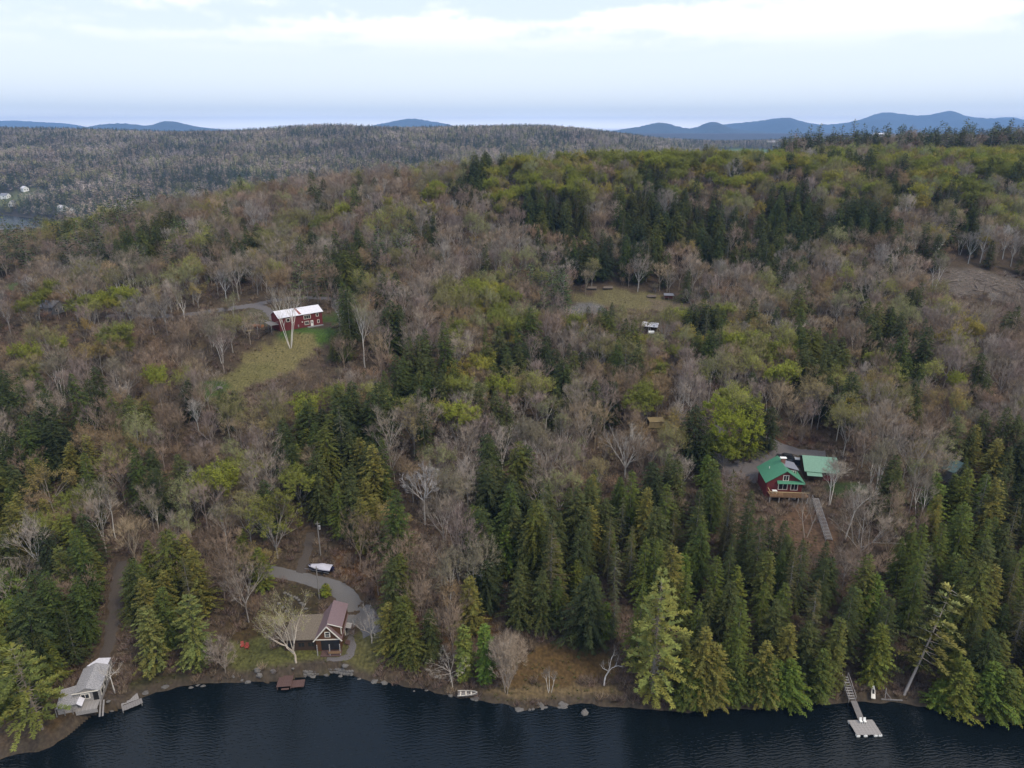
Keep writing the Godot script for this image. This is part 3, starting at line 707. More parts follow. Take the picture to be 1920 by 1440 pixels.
# ---------------------------------------------------------------- forest
# What grows where: for each kind of stand, places (x, z) with half their depth; a spot belongs to the place nearest to it
const STANDS := {
	"hemlock": [
		Vector3(207, -481, 51), Vector3(-21, -398, 21), Vector3(76, -397, 16), Vector3(196, -389, 22), Vector3(263, -388, 20), Vector3(280, -393, 21), Vector3(298, -399, 22), Vector3(6, -369, 12), Vector3(19, -368, 12), Vector3(32, -367, 12),
		Vector3(58, -367, 12), Vector3(71, -370, 12), Vector3(85, -374, 12), Vector3(138, -373, 14), Vector3(149, -369, 15), Vector3(170, -358, 16), Vector3(215, -349, 15), Vector3(-217, -370, 33), Vector3(-162, -338, 21), Vector3(18, -345, 11),
		Vector3(31, -345, 11), Vector3(55, -345, 11), Vector3(68, -348, 11), Vector3(81, -351, 11), Vector3(94, -352, 12), Vector3(106, -352, 12), Vector3(118, -350, 13), Vector3(129, -347, 14), Vector3(139, -340, 14), Vector3(148, -334, 14),
		Vector3(158, -329, 14), Vector3(168, -326, 13), Vector3(-176, -316, 21), Vector3(-161, -309, 19), Vector3(-111, -294, 20), Vector3(-71, -304, 19), Vector3(29, -323, 11), Vector3(40, -322, 11), Vector3(52, -323, 11), Vector3(64, -325, 11),
		Vector3(89, -329, 12), Vector3(100, -328, 13), Vector3(111, -324, 13), Vector3(-64, -269, 16), Vector3(-54, -224, 8), Vector3(33, -251, 12), Vector3(68, -243, 14), Vector3(-4, -225, 8), Vector3(4, -227, 9), Vector3(62, -220, 10),
		Vector3(94, -218, 9), Vector3(102, -217, 9), Vector3(118, -216, 8), Vector3(126, -216, 8), Vector3(-34, -200, 6), Vector3(-27, -202, 7), Vector3(-19, -205, 7), Vector3(-4, -209, 8), Vector3(12, -212, 8), Vector3(20, -212, 8),
		Vector3(36, -209, 8), Vector3(89, -203, 7), Vector3(96, -203, 7), Vector3(118, -200, 7), Vector3(-120, -190, 6), Vector3(-84, -190, 6), Vector3(-33, -188, 6), Vector3(-26, -190, 6), Vector3(26, -196, 7), Vector3(68, -187, 7),
		Vector3(91, -189, 6), Vector3(-149, -178, 5), Vector3(-142, -178, 5), Vector3(-136, -179, 5), Vector3(-122, -179, 5), Vector3(-108, -178, 5), Vector3(-100, -178, 5), Vector3(-52, -178, 5), Vector3(-45, -177, 5), Vector3(-38, -177, 5),
		Vector3(64, -174, 5), Vector3(72, -176, 6), Vector3(-116, -169, 5), Vector3(-50, -168, 5), Vector3(-43, -168, 5), Vector3(-23, -169, 5), Vector3(-3, -171, 5), Vector3(49, -165, 5), Vector3(113, -164, 5), Vector3(127, -165, 5),
		Vector3(134, -166, 5), Vector3(141, -167, 5), Vector3(-41, -159, 4), Vector3(-29, -159, 4), Vector3(-3, -161, 5), Vector3(108, -155, 4), Vector3(121, -156, 4), Vector3(128, -156, 4), Vector3(135, -157, 5), Vector3(-82, -150, 4),
		Vector3(-46, -151, 4), Vector3(-40, -151, 4), Vector3(-3, -152, 4), Vector3(3, -152, 4), Vector3(22, -152, 4), Vector3(27, -151, 4), Vector3(39, -149, 4), Vector3(51, -148, 4), Vector3(85, -145, 4), Vector3(-44, -143, 4),
		Vector3(-38, -143, 4), Vector3(-3, -143, 4), Vector3(3, -143, 4), Vector3(15, -143, 4), Vector3(-8, -135, 4), Vector3(3, -136, 4), Vector3(-3, -129, 3), Vector3(3, -129, 3), Vector3(-85, -121, 3), Vector3(-3, -123, 3),
		Vector3(3, -123, 3), Vector3(-92, -115, 3), Vector3(-87, -115, 3), Vector3(-82, -116, 3), Vector3(-85, -111, 3), Vector3(-80, -111, 3)],
	"hemlock_and_cedar": [
		Vector3(-123, -169, 5), Vector3(-136, -158, 4), Vector3(-130, -159, 4), Vector3(-124, -159, 5), Vector3(-117, -159, 4), Vector3(-111, -159, 4), Vector3(-105, -159, 4), Vector3(-35, -159, 4), Vector3(-130, -150, 4), Vector3(-124, -150, 4),
		Vector3(-118, -150, 4), Vector3(-34, -151, 4), Vector3(-125, -142, 4), Vector3(-119, -142, 4), Vector3(-113, -142, 4), Vector3(-32, -143, 4), Vector3(-97, -134, 4), Vector3(-92, -134, 4), Vector3(-99, -127, 3), Vector3(-93, -127, 3),
		Vector3(-88, -127, 3), Vector3(-110, -121, 3), Vector3(-105, -121, 3), Vector3(-100, -121, 3), Vector3(-90, -121, 3), Vector3(-106, -114, 3), Vector3(-102, -115, 3), Vector3(-97, -115, 3), Vector3(3, -116, 3), Vector3(-102, -109, 3),
		Vector3(-98, -110, 3), Vector3(-93, -110, 3), Vector3(-89, -110, 3), Vector3(30, -106, 3), Vector3(35, -106, 3), Vector3(64, -106, 3), Vector3(68, -106, 3), Vector3(73, -106, 3), Vector3(30, -102, 3), Vector3(71, -103, 3)],
	"cedar": [
		Vector3(-57, -169, 5), Vector3(120, -165, 5), Vector3(-54, -160, 4), Vector3(47, -156, 4), Vector3(115, -155, 4), Vector3(-100, -150, 4), Vector3(33, -150, 4), Vector3(45, -148, 4), Vector3(97, -146, 4), Vector3(104, -146, 4),
		Vector3(110, -147, 4), Vector3(-108, -142, 4), Vector3(-9, -143, 4), Vector3(9, -144, 4), Vector3(21, -143, 4), Vector3(32, -142, 4), Vector3(37, -141, 4), Vector3(43, -141, 4), Vector3(-120, -134, 4), Vector3(-114, -134, 4),
		Vector3(-108, -134, 4), Vector3(-59, -137, 3), Vector3(-3, -135, 4), Vector3(-115, -127, 4), Vector3(-109, -127, 4), Vector3(-104, -127, 3), Vector3(-78, -128, 4), Vector3(-68, -130, 3), Vector3(-52, -130, 3), Vector3(-46, -130, 3),
		Vector3(-75, -121, 3), Vector3(-70, -123, 3), Vector3(-65, -123, 3), Vector3(-50, -124, 3), Vector3(-73, -116, 3), Vector3(-68, -117, 3), Vector3(-63, -117, 3), Vector3(-23, -117, 3), Vector3(-13, -117, 3), Vector3(-8, -117, 3),
		Vector3(-71, -112, 3), Vector3(-66, -112, 3), Vector3(-61, -112, 3), Vector3(-22, -112, 3), Vector3(-17, -112, 3), Vector3(-7, -111, 3), Vector3(-98, -103, 3), Vector3(-94, -104, 3), Vector3(-90, -104, 3), Vector3(-86, -105, 3),
		Vector3(-69, -107, 3), Vector3(-60, -108, 3), Vector3(-26, -108, 3), Vector3(-22, -108, 3), Vector3(-7, -106, 3), Vector3(21, -106, 3), Vector3(40, -106, 3), Vector3(44, -106, 3), Vector3(49, -106, 3), Vector3(54, -106, 3),
		Vector3(59, -106, 3), Vector3(78, -106, 3), Vector3(82, -106, 3), Vector3(87, -106, 3), Vector3(91, -105, 3), Vector3(95, -105, 3), Vector3(100, -105, 3), Vector3(-95, -99, 3), Vector3(-91, -99, 3), Vector3(-87, -99, 3),
		Vector3(-83, -100, 3), Vector3(-26, -104, 3), Vector3(34, -102, 3), Vector3(39, -102, 3), Vector3(44, -102, 3), Vector3(48, -102, 3), Vector3(53, -102, 3), Vector3(58, -103, 3), Vector3(76, -102, 3), Vector3(80, -102, 3),
		Vector3(84, -102, 3), Vector3(88, -101, 3), Vector3(92, -100, 3), Vector3(97, -100, 3), Vector3(-93, -95, 3), Vector3(-88, -95, 3), Vector3(-84, -95, 3), Vector3(33, -98, 3), Vector3(38, -98, 3), Vector3(47, -98, 3),
		Vector3(74, -98, 3), Vector3(78, -98, 3), Vector3(82, -97, 3), Vector3(86, -97, 3), Vector3(90, -97, 3), Vector3(94, -96, 3)],
	"spruce": [
		Vector3(116, -148, 4), Vector3(122, -148, 4), Vector3(129, -148, 4), Vector3(26, -143, 4), Vector3(49, -140, 3), Vector3(93, -138, 3), Vector3(100, -139, 3), Vector3(106, -140, 4), Vector3(111, -140, 4), Vector3(118, -140, 4),
		Vector3(123, -140, 4), Vector3(8, -136, 4), Vector3(14, -136, 4), Vector3(20, -135, 4), Vector3(25, -135, 4), Vector3(31, -134, 4), Vector3(36, -134, 3), Vector3(42, -134, 3), Vector3(47, -133, 4), Vector3(52, -133, 3),
		Vector3(58, -132, 3), Vector3(85, -132, 3), Vector3(90, -132, 3), Vector3(96, -132, 3), Vector3(102, -132, 3), Vector3(108, -133, 3), Vector3(113, -133, 4), Vector3(119, -134, 4), Vector3(8, -129, 3), Vector3(14, -129, 3),
		Vector3(19, -128, 4), Vector3(24, -128, 3), Vector3(29, -128, 3), Vector3(35, -128, 3), Vector3(40, -127, 3), Vector3(45, -127, 3), Vector3(50, -127, 3), Vector3(56, -126, 3), Vector3(61, -125, 3), Vector3(66, -125, 3),
		Vector3(76, -125, 3), Vector3(82, -126, 3), Vector3(87, -126, 3), Vector3(93, -127, 3), Vector3(98, -127, 3), Vector3(104, -127, 3), Vector3(109, -127, 3), Vector3(114, -127, 3), Vector3(8, -123, 3), Vector3(13, -123, 3),
		Vector3(18, -122, 3), Vector3(23, -122, 3), Vector3(28, -121, 3), Vector3(34, -121, 3), Vector3(39, -121, 3), Vector3(44, -121, 3), Vector3(49, -121, 3), Vector3(54, -120, 3), Vector3(59, -120, 3), Vector3(64, -120, 3),
		Vector3(69, -120, 3), Vector3(74, -120, 3), Vector3(79, -120, 3), Vector3(85, -121, 3), Vector3(90, -121, 3), Vector3(95, -121, 3), Vector3(100, -121, 3), Vector3(105, -121, 3), Vector3(110, -121, 3), Vector3(8, -116, 3),
		Vector3(13, -116, 3), Vector3(18, -116, 3), Vector3(23, -116, 3), Vector3(32, -116, 3), Vector3(37, -116, 3), Vector3(42, -116, 3), Vector3(47, -115, 3), Vector3(52, -115, 3), Vector3(57, -115, 3), Vector3(62, -115, 3),
		Vector3(67, -115, 3), Vector3(72, -116, 3), Vector3(77, -116, 3), Vector3(82, -116, 3), Vector3(87, -116, 3), Vector3(92, -116, 3), Vector3(97, -115, 3), Vector3(102, -115, 3), Vector3(107, -115, 3), Vector3(22, -111, 3),
		Vector3(31, -111, 3), Vector3(36, -111, 3), Vector3(41, -111, 3), Vector3(46, -111, 3), Vector3(51, -111, 3), Vector3(56, -111, 3), Vector3(61, -111, 3), Vector3(66, -111, 3), Vector3(70, -111, 3), Vector3(75, -111, 3),
		Vector3(80, -111, 3), Vector3(85, -111, 3), Vector3(89, -111, 3), Vector3(94, -110, 3), Vector3(99, -110, 3), Vector3(103, -110, 3)],
	"pine": [
		Vector3(-197, -358, 31), Vector3(-253, -328, 35), Vector3(-241, -328, 40), Vector3(-231, -330, 32), Vector3(-205, -327, 24), Vector3(-190, -321, 22), Vector3(-146, -302, 17), Vector3(-133, -297, 16), Vector3(-61, -307, 16), Vector3(-50, -309, 14),
		Vector3(-81, -261, 14), Vector3(-72, -265, 15), Vector3(5, -300, 12), Vector3(16, -300, 12), Vector3(15, -274, 13)],
	"bare": [
		Vector3(-94, -418, 35), Vector3(-78, -409, 33), Vector3(-63, -402, 31), Vector3(-168, -384, 35), Vector3(-139, -376, 30), Vector3(-125, -375, 21), Vector3(-112, -374, 19), Vector3(-98, -373, 17), Vector3(-71, -367, 15), Vector3(-32, -366, 13),
		Vector3(-19, -368, 13), Vector3(45, -366, 12), Vector3(-179, -348, 23), Vector3(-126, -337, 21), Vector3(-78, -339, 16), Vector3(-66, -338, 15), Vector3(-30, -341, 12), Vector3(-6, -345, 11), Vector3(43, -343, 11), Vector3(178, -323, 13),
		Vector3(-91, -297, 21), Vector3(-39, -313, 13), Vector3(-28, -317, 12), Vector3(-17, -321, 12), Vector3(-6, -323, 11), Vector3(6, -323, 11), Vector3(17, -323, 11), Vector3(77, -328, 12), Vector3(129, -313, 14), Vector3(147, -303, 13),
		Vector3(156, -299, 13), Vector3(187, -297, 12), Vector3(211, -301, 12), Vector3(224, -304, 13), Vector3(237, -307, 13), Vector3(-188, -280, 20), Vector3(-178, -280, 20), Vector3(-100, -261, 12), Vector3(-55, -275, 15), Vector3(-36, -286, 14),
		Vector3(-26, -291, 14), Vector3(27, -300, 12), Vector3(38, -300, 11), Vector3(49, -300, 11), Vector3(61, -303, 12), Vector3(83, -305, 13), Vector3(93, -302, 13), Vector3(128, -282, 12), Vector3(197, -278, 11), Vector3(209, -280, 11),
		Vector3(220, -282, 12), Vector3(-197, -250, 11), Vector3(-187, -249, 12), Vector3(-178, -249, 12), Vector3(-161, -250, 12), Vector3(-123, -248, 10), Vector3(-58, -242, 11), Vector3(-33, -257, 13), Vector3(5, -273, 14), Vector3(76, -276, 16),
		Vector3(85, -272, 16), Vector3(94, -268, 14), Vector3(-106, -229, 8), Vector3(-89, -227, 7), Vector3(-30, -234, 10), Vector3(14, -249, 12), Vector3(93, -239, 11), Vector3(143, -234, 9), Vector3(162, -235, 9), Vector3(-44, -211, 7),
		Vector3(-28, -216, 8), Vector3(21, -229, 9), Vector3(30, -229, 10), Vector3(46, -224, 10), Vector3(134, -216, 8), Vector3(151, -218, 9), Vector3(160, -218, 8), Vector3(169, -220, 9), Vector3(178, -220, 9), Vector3(-165, -201, 6),
		Vector3(-157, -201, 6), Vector3(-149, -201, 6), Vector3(-111, -201, 6), Vector3(-96, -202, 6), Vector3(28, -211, 8), Vector3(58, -203, 8), Vector3(65, -202, 8), Vector3(103, -201, 7), Vector3(110, -200, 7), Vector3(125, -200, 7),
		Vector3(142, -201, 7), Vector3(150, -203, 8), Vector3(158, -203, 7), Vector3(167, -204, 7), Vector3(-135, -190, 6), Vector3(-113, -189, 6), Vector3(-106, -189, 6), Vector3(-98, -189, 6), Vector3(-91, -190, 6), Vector3(-77, -190, 6),
		Vector3(-62, -189, 5), Vector3(11, -197, 7), Vector3(19, -197, 7), Vector3(34, -194, 7), Vector3(47, -190, 7), Vector3(54, -188, 7), Vector3(84, -190, 6), Vector3(104, -186, 7), Vector3(111, -186, 7), Vector3(126, -187, 7),
		Vector3(133, -187, 7), Vector3(141, -188, 6), Vector3(149, -189, 7), Vector3(157, -190, 7), Vector3(-129, -179, 5), Vector3(-93, -178, 5), Vector3(-80, -178, 5), Vector3(-73, -179, 5), Vector3(-24, -178, 5), Vector3(-11, -182, 6),
		Vector3(4, -184, 6), Vector3(18, -184, 6), Vector3(25, -183, 6), Vector3(45, -177, 6), Vector3(51, -175, 6), Vector3(98, -173, 6), Vector3(126, -175, 6), Vector3(134, -176, 6), Vector3(141, -177, 6), Vector3(148, -177, 6),
		Vector3(-96, -168, 5), Vector3(-89, -168, 5), Vector3(-76, -169, 5), Vector3(-70, -169, 5), Vector3(-30, -168, 5), Vector3(-17, -169, 5), Vector3(-10, -171, 6), Vector3(24, -171, 5), Vector3(36, -168, 5), Vector3(92, -162, 5),
		Vector3(99, -162, 5), Vector3(-85, -158, 4), Vector3(-67, -160, 4), Vector3(-22, -159, 4), Vector3(-16, -160, 4), Vector3(3, -162, 5), Vector3(16, -162, 5), Vector3(22, -161, 5), Vector3(29, -160, 5), Vector3(82, -153, 4),
		Vector3(95, -153, 4), Vector3(-94, -150, 4), Vector3(-88, -150, 4), Vector3(-76, -151, 4), Vector3(-58, -151, 4), Vector3(-27, -150, 4), Vector3(-9, -151, 4), Vector3(9, -152, 4), Vector3(15, -152, 4), Vector3(-85, -143, 4),
		Vector3(-73, -143, 4), Vector3(-26, -143, 4), Vector3(-15, -143, 4), Vector3(-81, -135, 4), Vector3(-76, -135, 3), Vector3(-70, -136, 3), Vector3(-65, -136, 4), Vector3(-31, -135, 3), Vector3(-14, -135, 4), Vector3(-73, -129, 3),
		Vector3(-57, -130, 4), Vector3(-30, -129, 3), Vector3(-19, -128, 3), Vector3(-60, -123, 3), Vector3(-55, -123, 3), Vector3(-18, -122, 3), Vector3(-18, -117, 3), Vector3(-3, -116, 3), Vector3(-52, -112, 3), Vector3(-12, -112, 3),
		Vector3(-2, -111, 3), Vector3(2, -111, 3), Vector3(7, -111, 3), Vector3(12, -111, 3), Vector3(17, -111, 3), Vector3(-55, -108, 3), Vector3(-17, -107, 3), Vector3(-12, -107, 3), Vector3(-2, -106, 3)],
	"bare_and_hemlock": [
		Vector3(-148, -333, 20), Vector3(-42, -338, 13), Vector3(6, -345, 11), Vector3(200, -322, 13), Vector3(-122, -295, 18), Vector3(-81, -301, 20), Vector3(120, -319, 14), Vector3(166, -297, 12), Vector3(176, -297, 12), Vector3(199, -299, 11),
		Vector3(72, -305, 12), Vector3(111, -292, 14), Vector3(137, -279, 12), Vector3(145, -276, 11), Vector3(-42, -252, 13), Vector3(110, -261, 12), Vector3(127, -256, 11), Vector3(144, -253, 10), Vector3(-38, -230, 9), Vector3(101, -237, 11),
		Vector3(118, -235, 10), Vector3(126, -234, 9), Vector3(171, -237, 10), Vector3(181, -237, 10), Vector3(191, -239, 10), Vector3(13, -229, 9), Vector3(-134, -201, 6), Vector3(4, -211, 8), Vector3(-156, -189, 6), Vector3(-150, -190, 6),
		Vector3(-142, -190, 6), Vector3(-128, -190, 6), Vector3(-4, -183, 6), Vector3(-142, -168, 5), Vector3(-136, -168, 5), Vector3(-130, -169, 5), Vector3(-92, -159, 4), Vector3(-61, -160, 4), Vector3(-48, -159, 4), Vector3(101, -154, 4),
		Vector3(-90, -142, 4), Vector3(82, -138, 3), Vector3(87, -138, 3), Vector3(-25, -135, 4), Vector3(73, -131, 3), Vector3(79, -131, 3), Vector3(-24, -128, 3), Vector3(71, -125, 3), Vector3(-23, -122, 3)],
	"thicket": [
		Vector3(105, -403, 16), Vector3(160, -401, 19), Vector3(-219, -330, 28), Vector3(-217, -278, 18), Vector3(-207, -278, 19), Vector3(-197, -279, 20), Vector3(-184, -230, 8), Vector3(-175, -230, 8), Vector3(-166, -230, 8), Vector3(-158, -230, 8),
		Vector3(-149, -230, 8), Vector3(-141, -230, 9), Vector3(-133, -230, 9), Vector3(-124, -230, 9), Vector3(-116, -230, 8), Vector3(110, -236, 10), Vector3(-173, -214, 7), Vector3(-165, -214, 7), Vector3(-157, -214, 7), Vector3(-141, -214, 7),
		Vector3(-117, -215, 7), Vector3(-109, -215, 7), Vector3(-101, -215, 7), Vector3(-84, -213, 6), Vector3(-51, -210, 6), Vector3(-36, -214, 7), Vector3(-126, -201, 6), Vector3(-65, -200, 5), Vector3(-57, -199, 5), Vector3(-49, -198, 6),
		Vector3(-42, -199, 6), Vector3(-69, -190, 5), Vector3(-54, -188, 5), Vector3(-87, -178, 6), Vector3(-31, -178, 5), Vector3(-83, -168, 5), Vector3(-36, -168, 5), Vector3(-79, -159, 4), Vector3(-106, -150, 4), Vector3(-86, -134, 4)],
	"budding": [
		Vector3(-49, -399, 30), Vector3(-35, -399, 25), Vector3(247, -385, 21), Vector3(-153, -378, 31), Vector3(-85, -371, 16), Vector3(-58, -364, 15), Vector3(99, -376, 12), Vector3(180, -354, 16), Vector3(191, -351, 16), Vector3(-136, -334, 21),
		Vector3(-114, -338, 20), Vector3(-103, -340, 19), Vector3(-91, -340, 18), Vector3(-54, -336, 14), Vector3(-18, -344, 11), Vector3(189, -322, 13), Vector3(213, -323, 13), Vector3(226, -326, 13), Vector3(240, -330, 13), Vector3(254, -333, 14),
		Vector3(-101, -295, 21), Vector3(138, -307, 13), Vector3(-133, -271, 13), Vector3(-122, -268, 13), Vector3(-90, -261, 12), Vector3(-46, -280, 15), Vector3(-16, -296, 13), Vector3(-5, -299, 13), Vector3(102, -297, 14), Vector3(120, -286, 13),
		Vector3(-50, -246, 12), Vector3(-24, -262, 14), Vector3(102, -264, 14), Vector3(118, -258, 11), Vector3(135, -254, 11), Vector3(153, -253, 10), Vector3(-22, -238, 10), Vector3(-13, -241, 11), Vector3(5, -247, 12), Vector3(42, -250, 13),
		Vector3(51, -248, 14), Vector3(85, -241, 13), Vector3(134, -233, 9), Vector3(-21, -220, 8), Vector3(38, -227, 10), Vector3(54, -222, 10), Vector3(110, -216, 8), Vector3(51, -205, 8), Vector3(73, -201, 8), Vector3(134, -201, 7),
		Vector3(-40, -187, 5), Vector3(-11, -194, 6), Vector3(4, -197, 7), Vector3(97, -187, 7), Vector3(118, -186, 7), Vector3(-59, -178, 5), Vector3(92, -175, 7), Vector3(105, -173, 6), Vector3(119, -175, 6), Vector3(-63, -169, 5),
		Vector3(86, -162, 5), Vector3(106, -163, 5), Vector3(-112, -150, 4), Vector3(-64, -151, 4), Vector3(-50, -144, 4)],
	"yellow_green": [
		Vector3(188, -476, 47), Vector3(223, -481, 52), Vector3(250, -470, 49), Vector3(21, -395, 17), Vector3(48, -394, 16), Vector3(62, -394, 16), Vector3(91, -401, 16), Vector3(119, -404, 16), Vector3(134, -404, 17), Vector3(147, -404, 18),
		Vector3(173, -397, 21), Vector3(185, -394, 22), Vector3(208, -386, 22), Vector3(-45, -365, 14), Vector3(112, -376, 12), Vector3(125, -376, 13), Vector3(159, -363, 15), Vector3(202, -349, 15), Vector3(228, -351, 15), Vector3(242, -353, 15),
		Vector3(258, -358, 16), Vector3(274, -362, 16), Vector3(-241, -388, 39), Vector3(-167, -279, 18), Vector3(165, -275, 11), Vector3(-170, -250, 12), Vector3(-142, -250, 11), Vector3(-15, -267, 15), Vector3(-5, -244, 11), Vector3(23, -250, 12),
		Vector3(59, -245, 14), Vector3(76, -242, 13), Vector3(152, -235, 9), Vector3(-149, -214, 7), Vector3(-133, -215, 7), Vector3(-125, -215, 7), Vector3(-13, -222, 8), Vector3(70, -220, 10), Vector3(78, -219, 10), Vector3(86, -218, 9),
		Vector3(142, -216, 8), Vector3(-142, -201, 6), Vector3(-103, -201, 6), Vector3(-12, -207, 7), Vector3(43, -207, 8), Vector3(81, -202, 7), Vector3(-47, -187, 5), Vector3(-4, -196, 7), Vector3(41, -192, 7), Vector3(-115, -178, 5),
		Vector3(-66, -179, 5), Vector3(112, -174, 6), Vector3(-110, -169, 5), Vector3(-103, -168, 5), Vector3(-98, -159, 4), Vector3(-73, -159, 4), Vector3(-70, -151, 4), Vector3(-102, -142, 4), Vector3(-62, -143, 4), Vector3(-103, -134, 4),
		Vector3(-54, -137, 3), Vector3(-48, -137, 3), Vector3(-95, -121, 3)],
	"green": [
		Vector3(69, -445, 37), Vector3(85, -447, 36), Vector3(101, -450, 36), Vector3(117, -452, 36), Vector3(133, -456, 38), Vector3(151, -463, 41), Vector3(169, -469, 43), Vector3(238, -477, 51), Vector3(261, -461, 60), Vector3(271, -451, 60),
		Vector3(283, -445, 60), Vector3(302, -450, 60), Vector3(324, -460, 60), Vector3(348, -470, 60), Vector3(-7, -397, 19), Vector3(7, -396, 17), Vector3(34, -394, 17), Vector3(221, -385, 22), Vector3(234, -384, 21), Vector3(-6, -369, 12),
		Vector3(-152, -250, 12), Vector3(-5, -270, 15), Vector3(-18, -192, 6), Vector3(61, -187, 7), Vector3(-18, -180, 5), Vector3(58, -174, 6), Vector3(55, -164, 5), Vector3(-52, -151, 4), Vector3(-56, -144, 4)],
	"birch": [
		Vector3(-156, -277, 16), Vector3(-145, -275, 14), Vector3(-111, -265, 12), Vector3(155, -275, 11), Vector3(175, -275, 11), Vector3(185, -276, 11), Vector3(-133, -250, 11), Vector3(-113, -246, 10), Vector3(-103, -245, 9), Vector3(-94, -243, 9),
		Vector3(-84, -241, 9), Vector3(-98, -228, 7), Vector3(-46, -226, 9), Vector3(-93, -214, 7), Vector3(-119, -201, 6), Vector3(76, -188, 6), Vector3(11, -184, 6), Vector3(32, -181, 6), Vector3(80, -178, 6), Vector3(86, -177, 7),
		Vector3(3, -172, 6), Vector3(10, -172, 6), Vector3(17, -172, 6), Vector3(30, -170, 5), Vector3(43, -166, 5), Vector3(-10, -160, 5), Vector3(10, -162, 5), Vector3(35, -158, 5), Vector3(41, -157, 4), Vector3(88, -153, 4),
		Vector3(-21, -150, 4), Vector3(-15, -151, 4), Vector3(79, -145, 4), Vector3(91, -145, 4), Vector3(-96, -142, 4), Vector3(-79, -143, 4), Vector3(-67, -143, 4), Vector3(-20, -143, 4), Vector3(-20, -135, 4), Vector3(-63, -130, 3),
		Vector3(-13, -128, 3), Vector3(-8, -128, 3), Vector3(-13, -122, 3)],
	"open": [
		Vector3(-75, -241, 9), Vector3(-66, -240, 10), Vector3(25, -275, 13), Vector3(35, -276, 13), Vector3(46, -276, 13), Vector3(56, -277, 14), Vector3(66, -278, 16), Vector3(163, -254, 10), Vector3(173, -255, 10), Vector3(184, -256, 10),
		Vector3(194, -258, 11), Vector3(204, -259, 11), Vector3(-80, -226, 7), Vector3(-71, -224, 7), Vector3(-62, -223, 8), Vector3(-76, -212, 6), Vector3(-67, -211, 6), Vector3(-59, -210, 6), Vector3(-88, -202, 6), Vector3(-80, -201, 6),
		Vector3(-72, -201, 6), Vector3(38, -179, 6), Vector3(61, -164, 5), Vector3(68, -164, 5), Vector3(75, -165, 6), Vector3(81, -164, 6), Vector3(53, -155, 4), Vector3(59, -155, 4), Vector3(65, -155, 4), Vector3(71, -155, 4),
		Vector3(76, -153, 4), Vector3(56, -147, 4), Vector3(62, -147, 4), Vector3(68, -146, 4), Vector3(73, -145, 4), Vector3(54, -140, 4), Vector3(60, -139, 4), Vector3(65, -138, 4), Vector3(70, -138, 4), Vector3(76, -137, 4),
		Vector3(-42, -136, 4), Vector3(-37, -136, 4), Vector3(63, -132, 3), Vector3(68, -131, 3), Vector3(-83, -128, 4), Vector3(-41, -130, 3), Vector3(-35, -129, 3), Vector3(-80, -121, 3), Vector3(-45, -124, 3), Vector3(-39, -123, 3),
		Vector3(-34, -123, 3), Vector3(-29, -123, 3), Vector3(-8, -123, 3), Vector3(-77, -116, 3), Vector3(-58, -117, 3), Vector3(-53, -118, 3), Vector3(-48, -118, 3), Vector3(-43, -118, 3), Vector3(-38, -118, 3), Vector3(-33, -118, 3),
		Vector3(-28, -117, 3), Vector3(27, -116, 3), Vector3(-75, -111, 3), Vector3(-56, -112, 3), Vector3(-47, -112, 3), Vector3(-42, -113, 3), Vector3(-37, -113, 3), Vector3(-32, -113, 3), Vector3(-27, -112, 3), Vector3(27, -111, 3),
		Vector3(-81, -105, 3), Vector3(-77, -106, 3), Vector3(-73, -106, 3), Vector3(-64, -107, 3), Vector3(-50, -109, 3), Vector3(-46, -109, 3), Vector3(-41, -109, 3), Vector3(-36, -109, 3), Vector3(-31, -109, 3), Vector3(2, -106, 3),
		Vector3(7, -106, 3), Vector3(12, -106, 3), Vector3(16, -106, 3), Vector3(26, -106, 3), Vector3(-79, -100, 3), Vector3(-75, -102, 3), Vector3(-71, -102, 3), Vector3(-67, -103, 3), Vector3(-63, -104, 3), Vector3(-58, -104, 3),
		Vector3(-54, -104, 3), Vector3(-49, -104, 3), Vector3(-44, -104, 3), Vector3(-40, -104, 3), Vector3(-35, -105, 3), Vector3(-31, -105, 3), Vector3(-21, -104, 3), Vector3(-16, -103, 3), Vector3(-12, -103, 3), Vector3(-7, -103, 3),
		Vector3(-2, -102, 3), Vector3(2, -102, 3), Vector3(7, -102, 3), Vector3(11, -102, 3), Vector3(16, -102, 3), Vector3(21, -102, 3), Vector3(25, -102, 3), Vector3(62, -103, 3), Vector3(67, -103, 3), Vector3(-81, -96, 3),
		Vector3(-77, -97, 3), Vector3(-73, -98, 3), Vector3(-69, -98, 3), Vector3(-65, -99, 3), Vector3(-61, -100, 3), Vector3(-57, -100, 3), Vector3(-52, -100, 3), Vector3(-48, -100, 3), Vector3(-43, -100, 3), Vector3(-39, -100, 3),
		Vector3(-34, -100, 3), Vector3(-30, -100, 3), Vector3(-25, -100, 3), Vector3(-20, -100, 3), Vector3(-16, -100, 3), Vector3(-11, -99, 3), Vector3(-7, -99, 3), Vector3(-2, -98, 3), Vector3(2, -98, 3), Vector3(7, -98, 3),
		Vector3(11, -98, 3), Vector3(16, -98, 3), Vector3(20, -98, 3), Vector3(24, -98, 3), Vector3(29, -98, 3), Vector3(43, -98, 3), Vector3(52, -98, 3), Vector3(56, -98, 3), Vector3(61, -99, 3), Vector3(65, -98, 3),
		Vector3(69, -98, 3)],
}
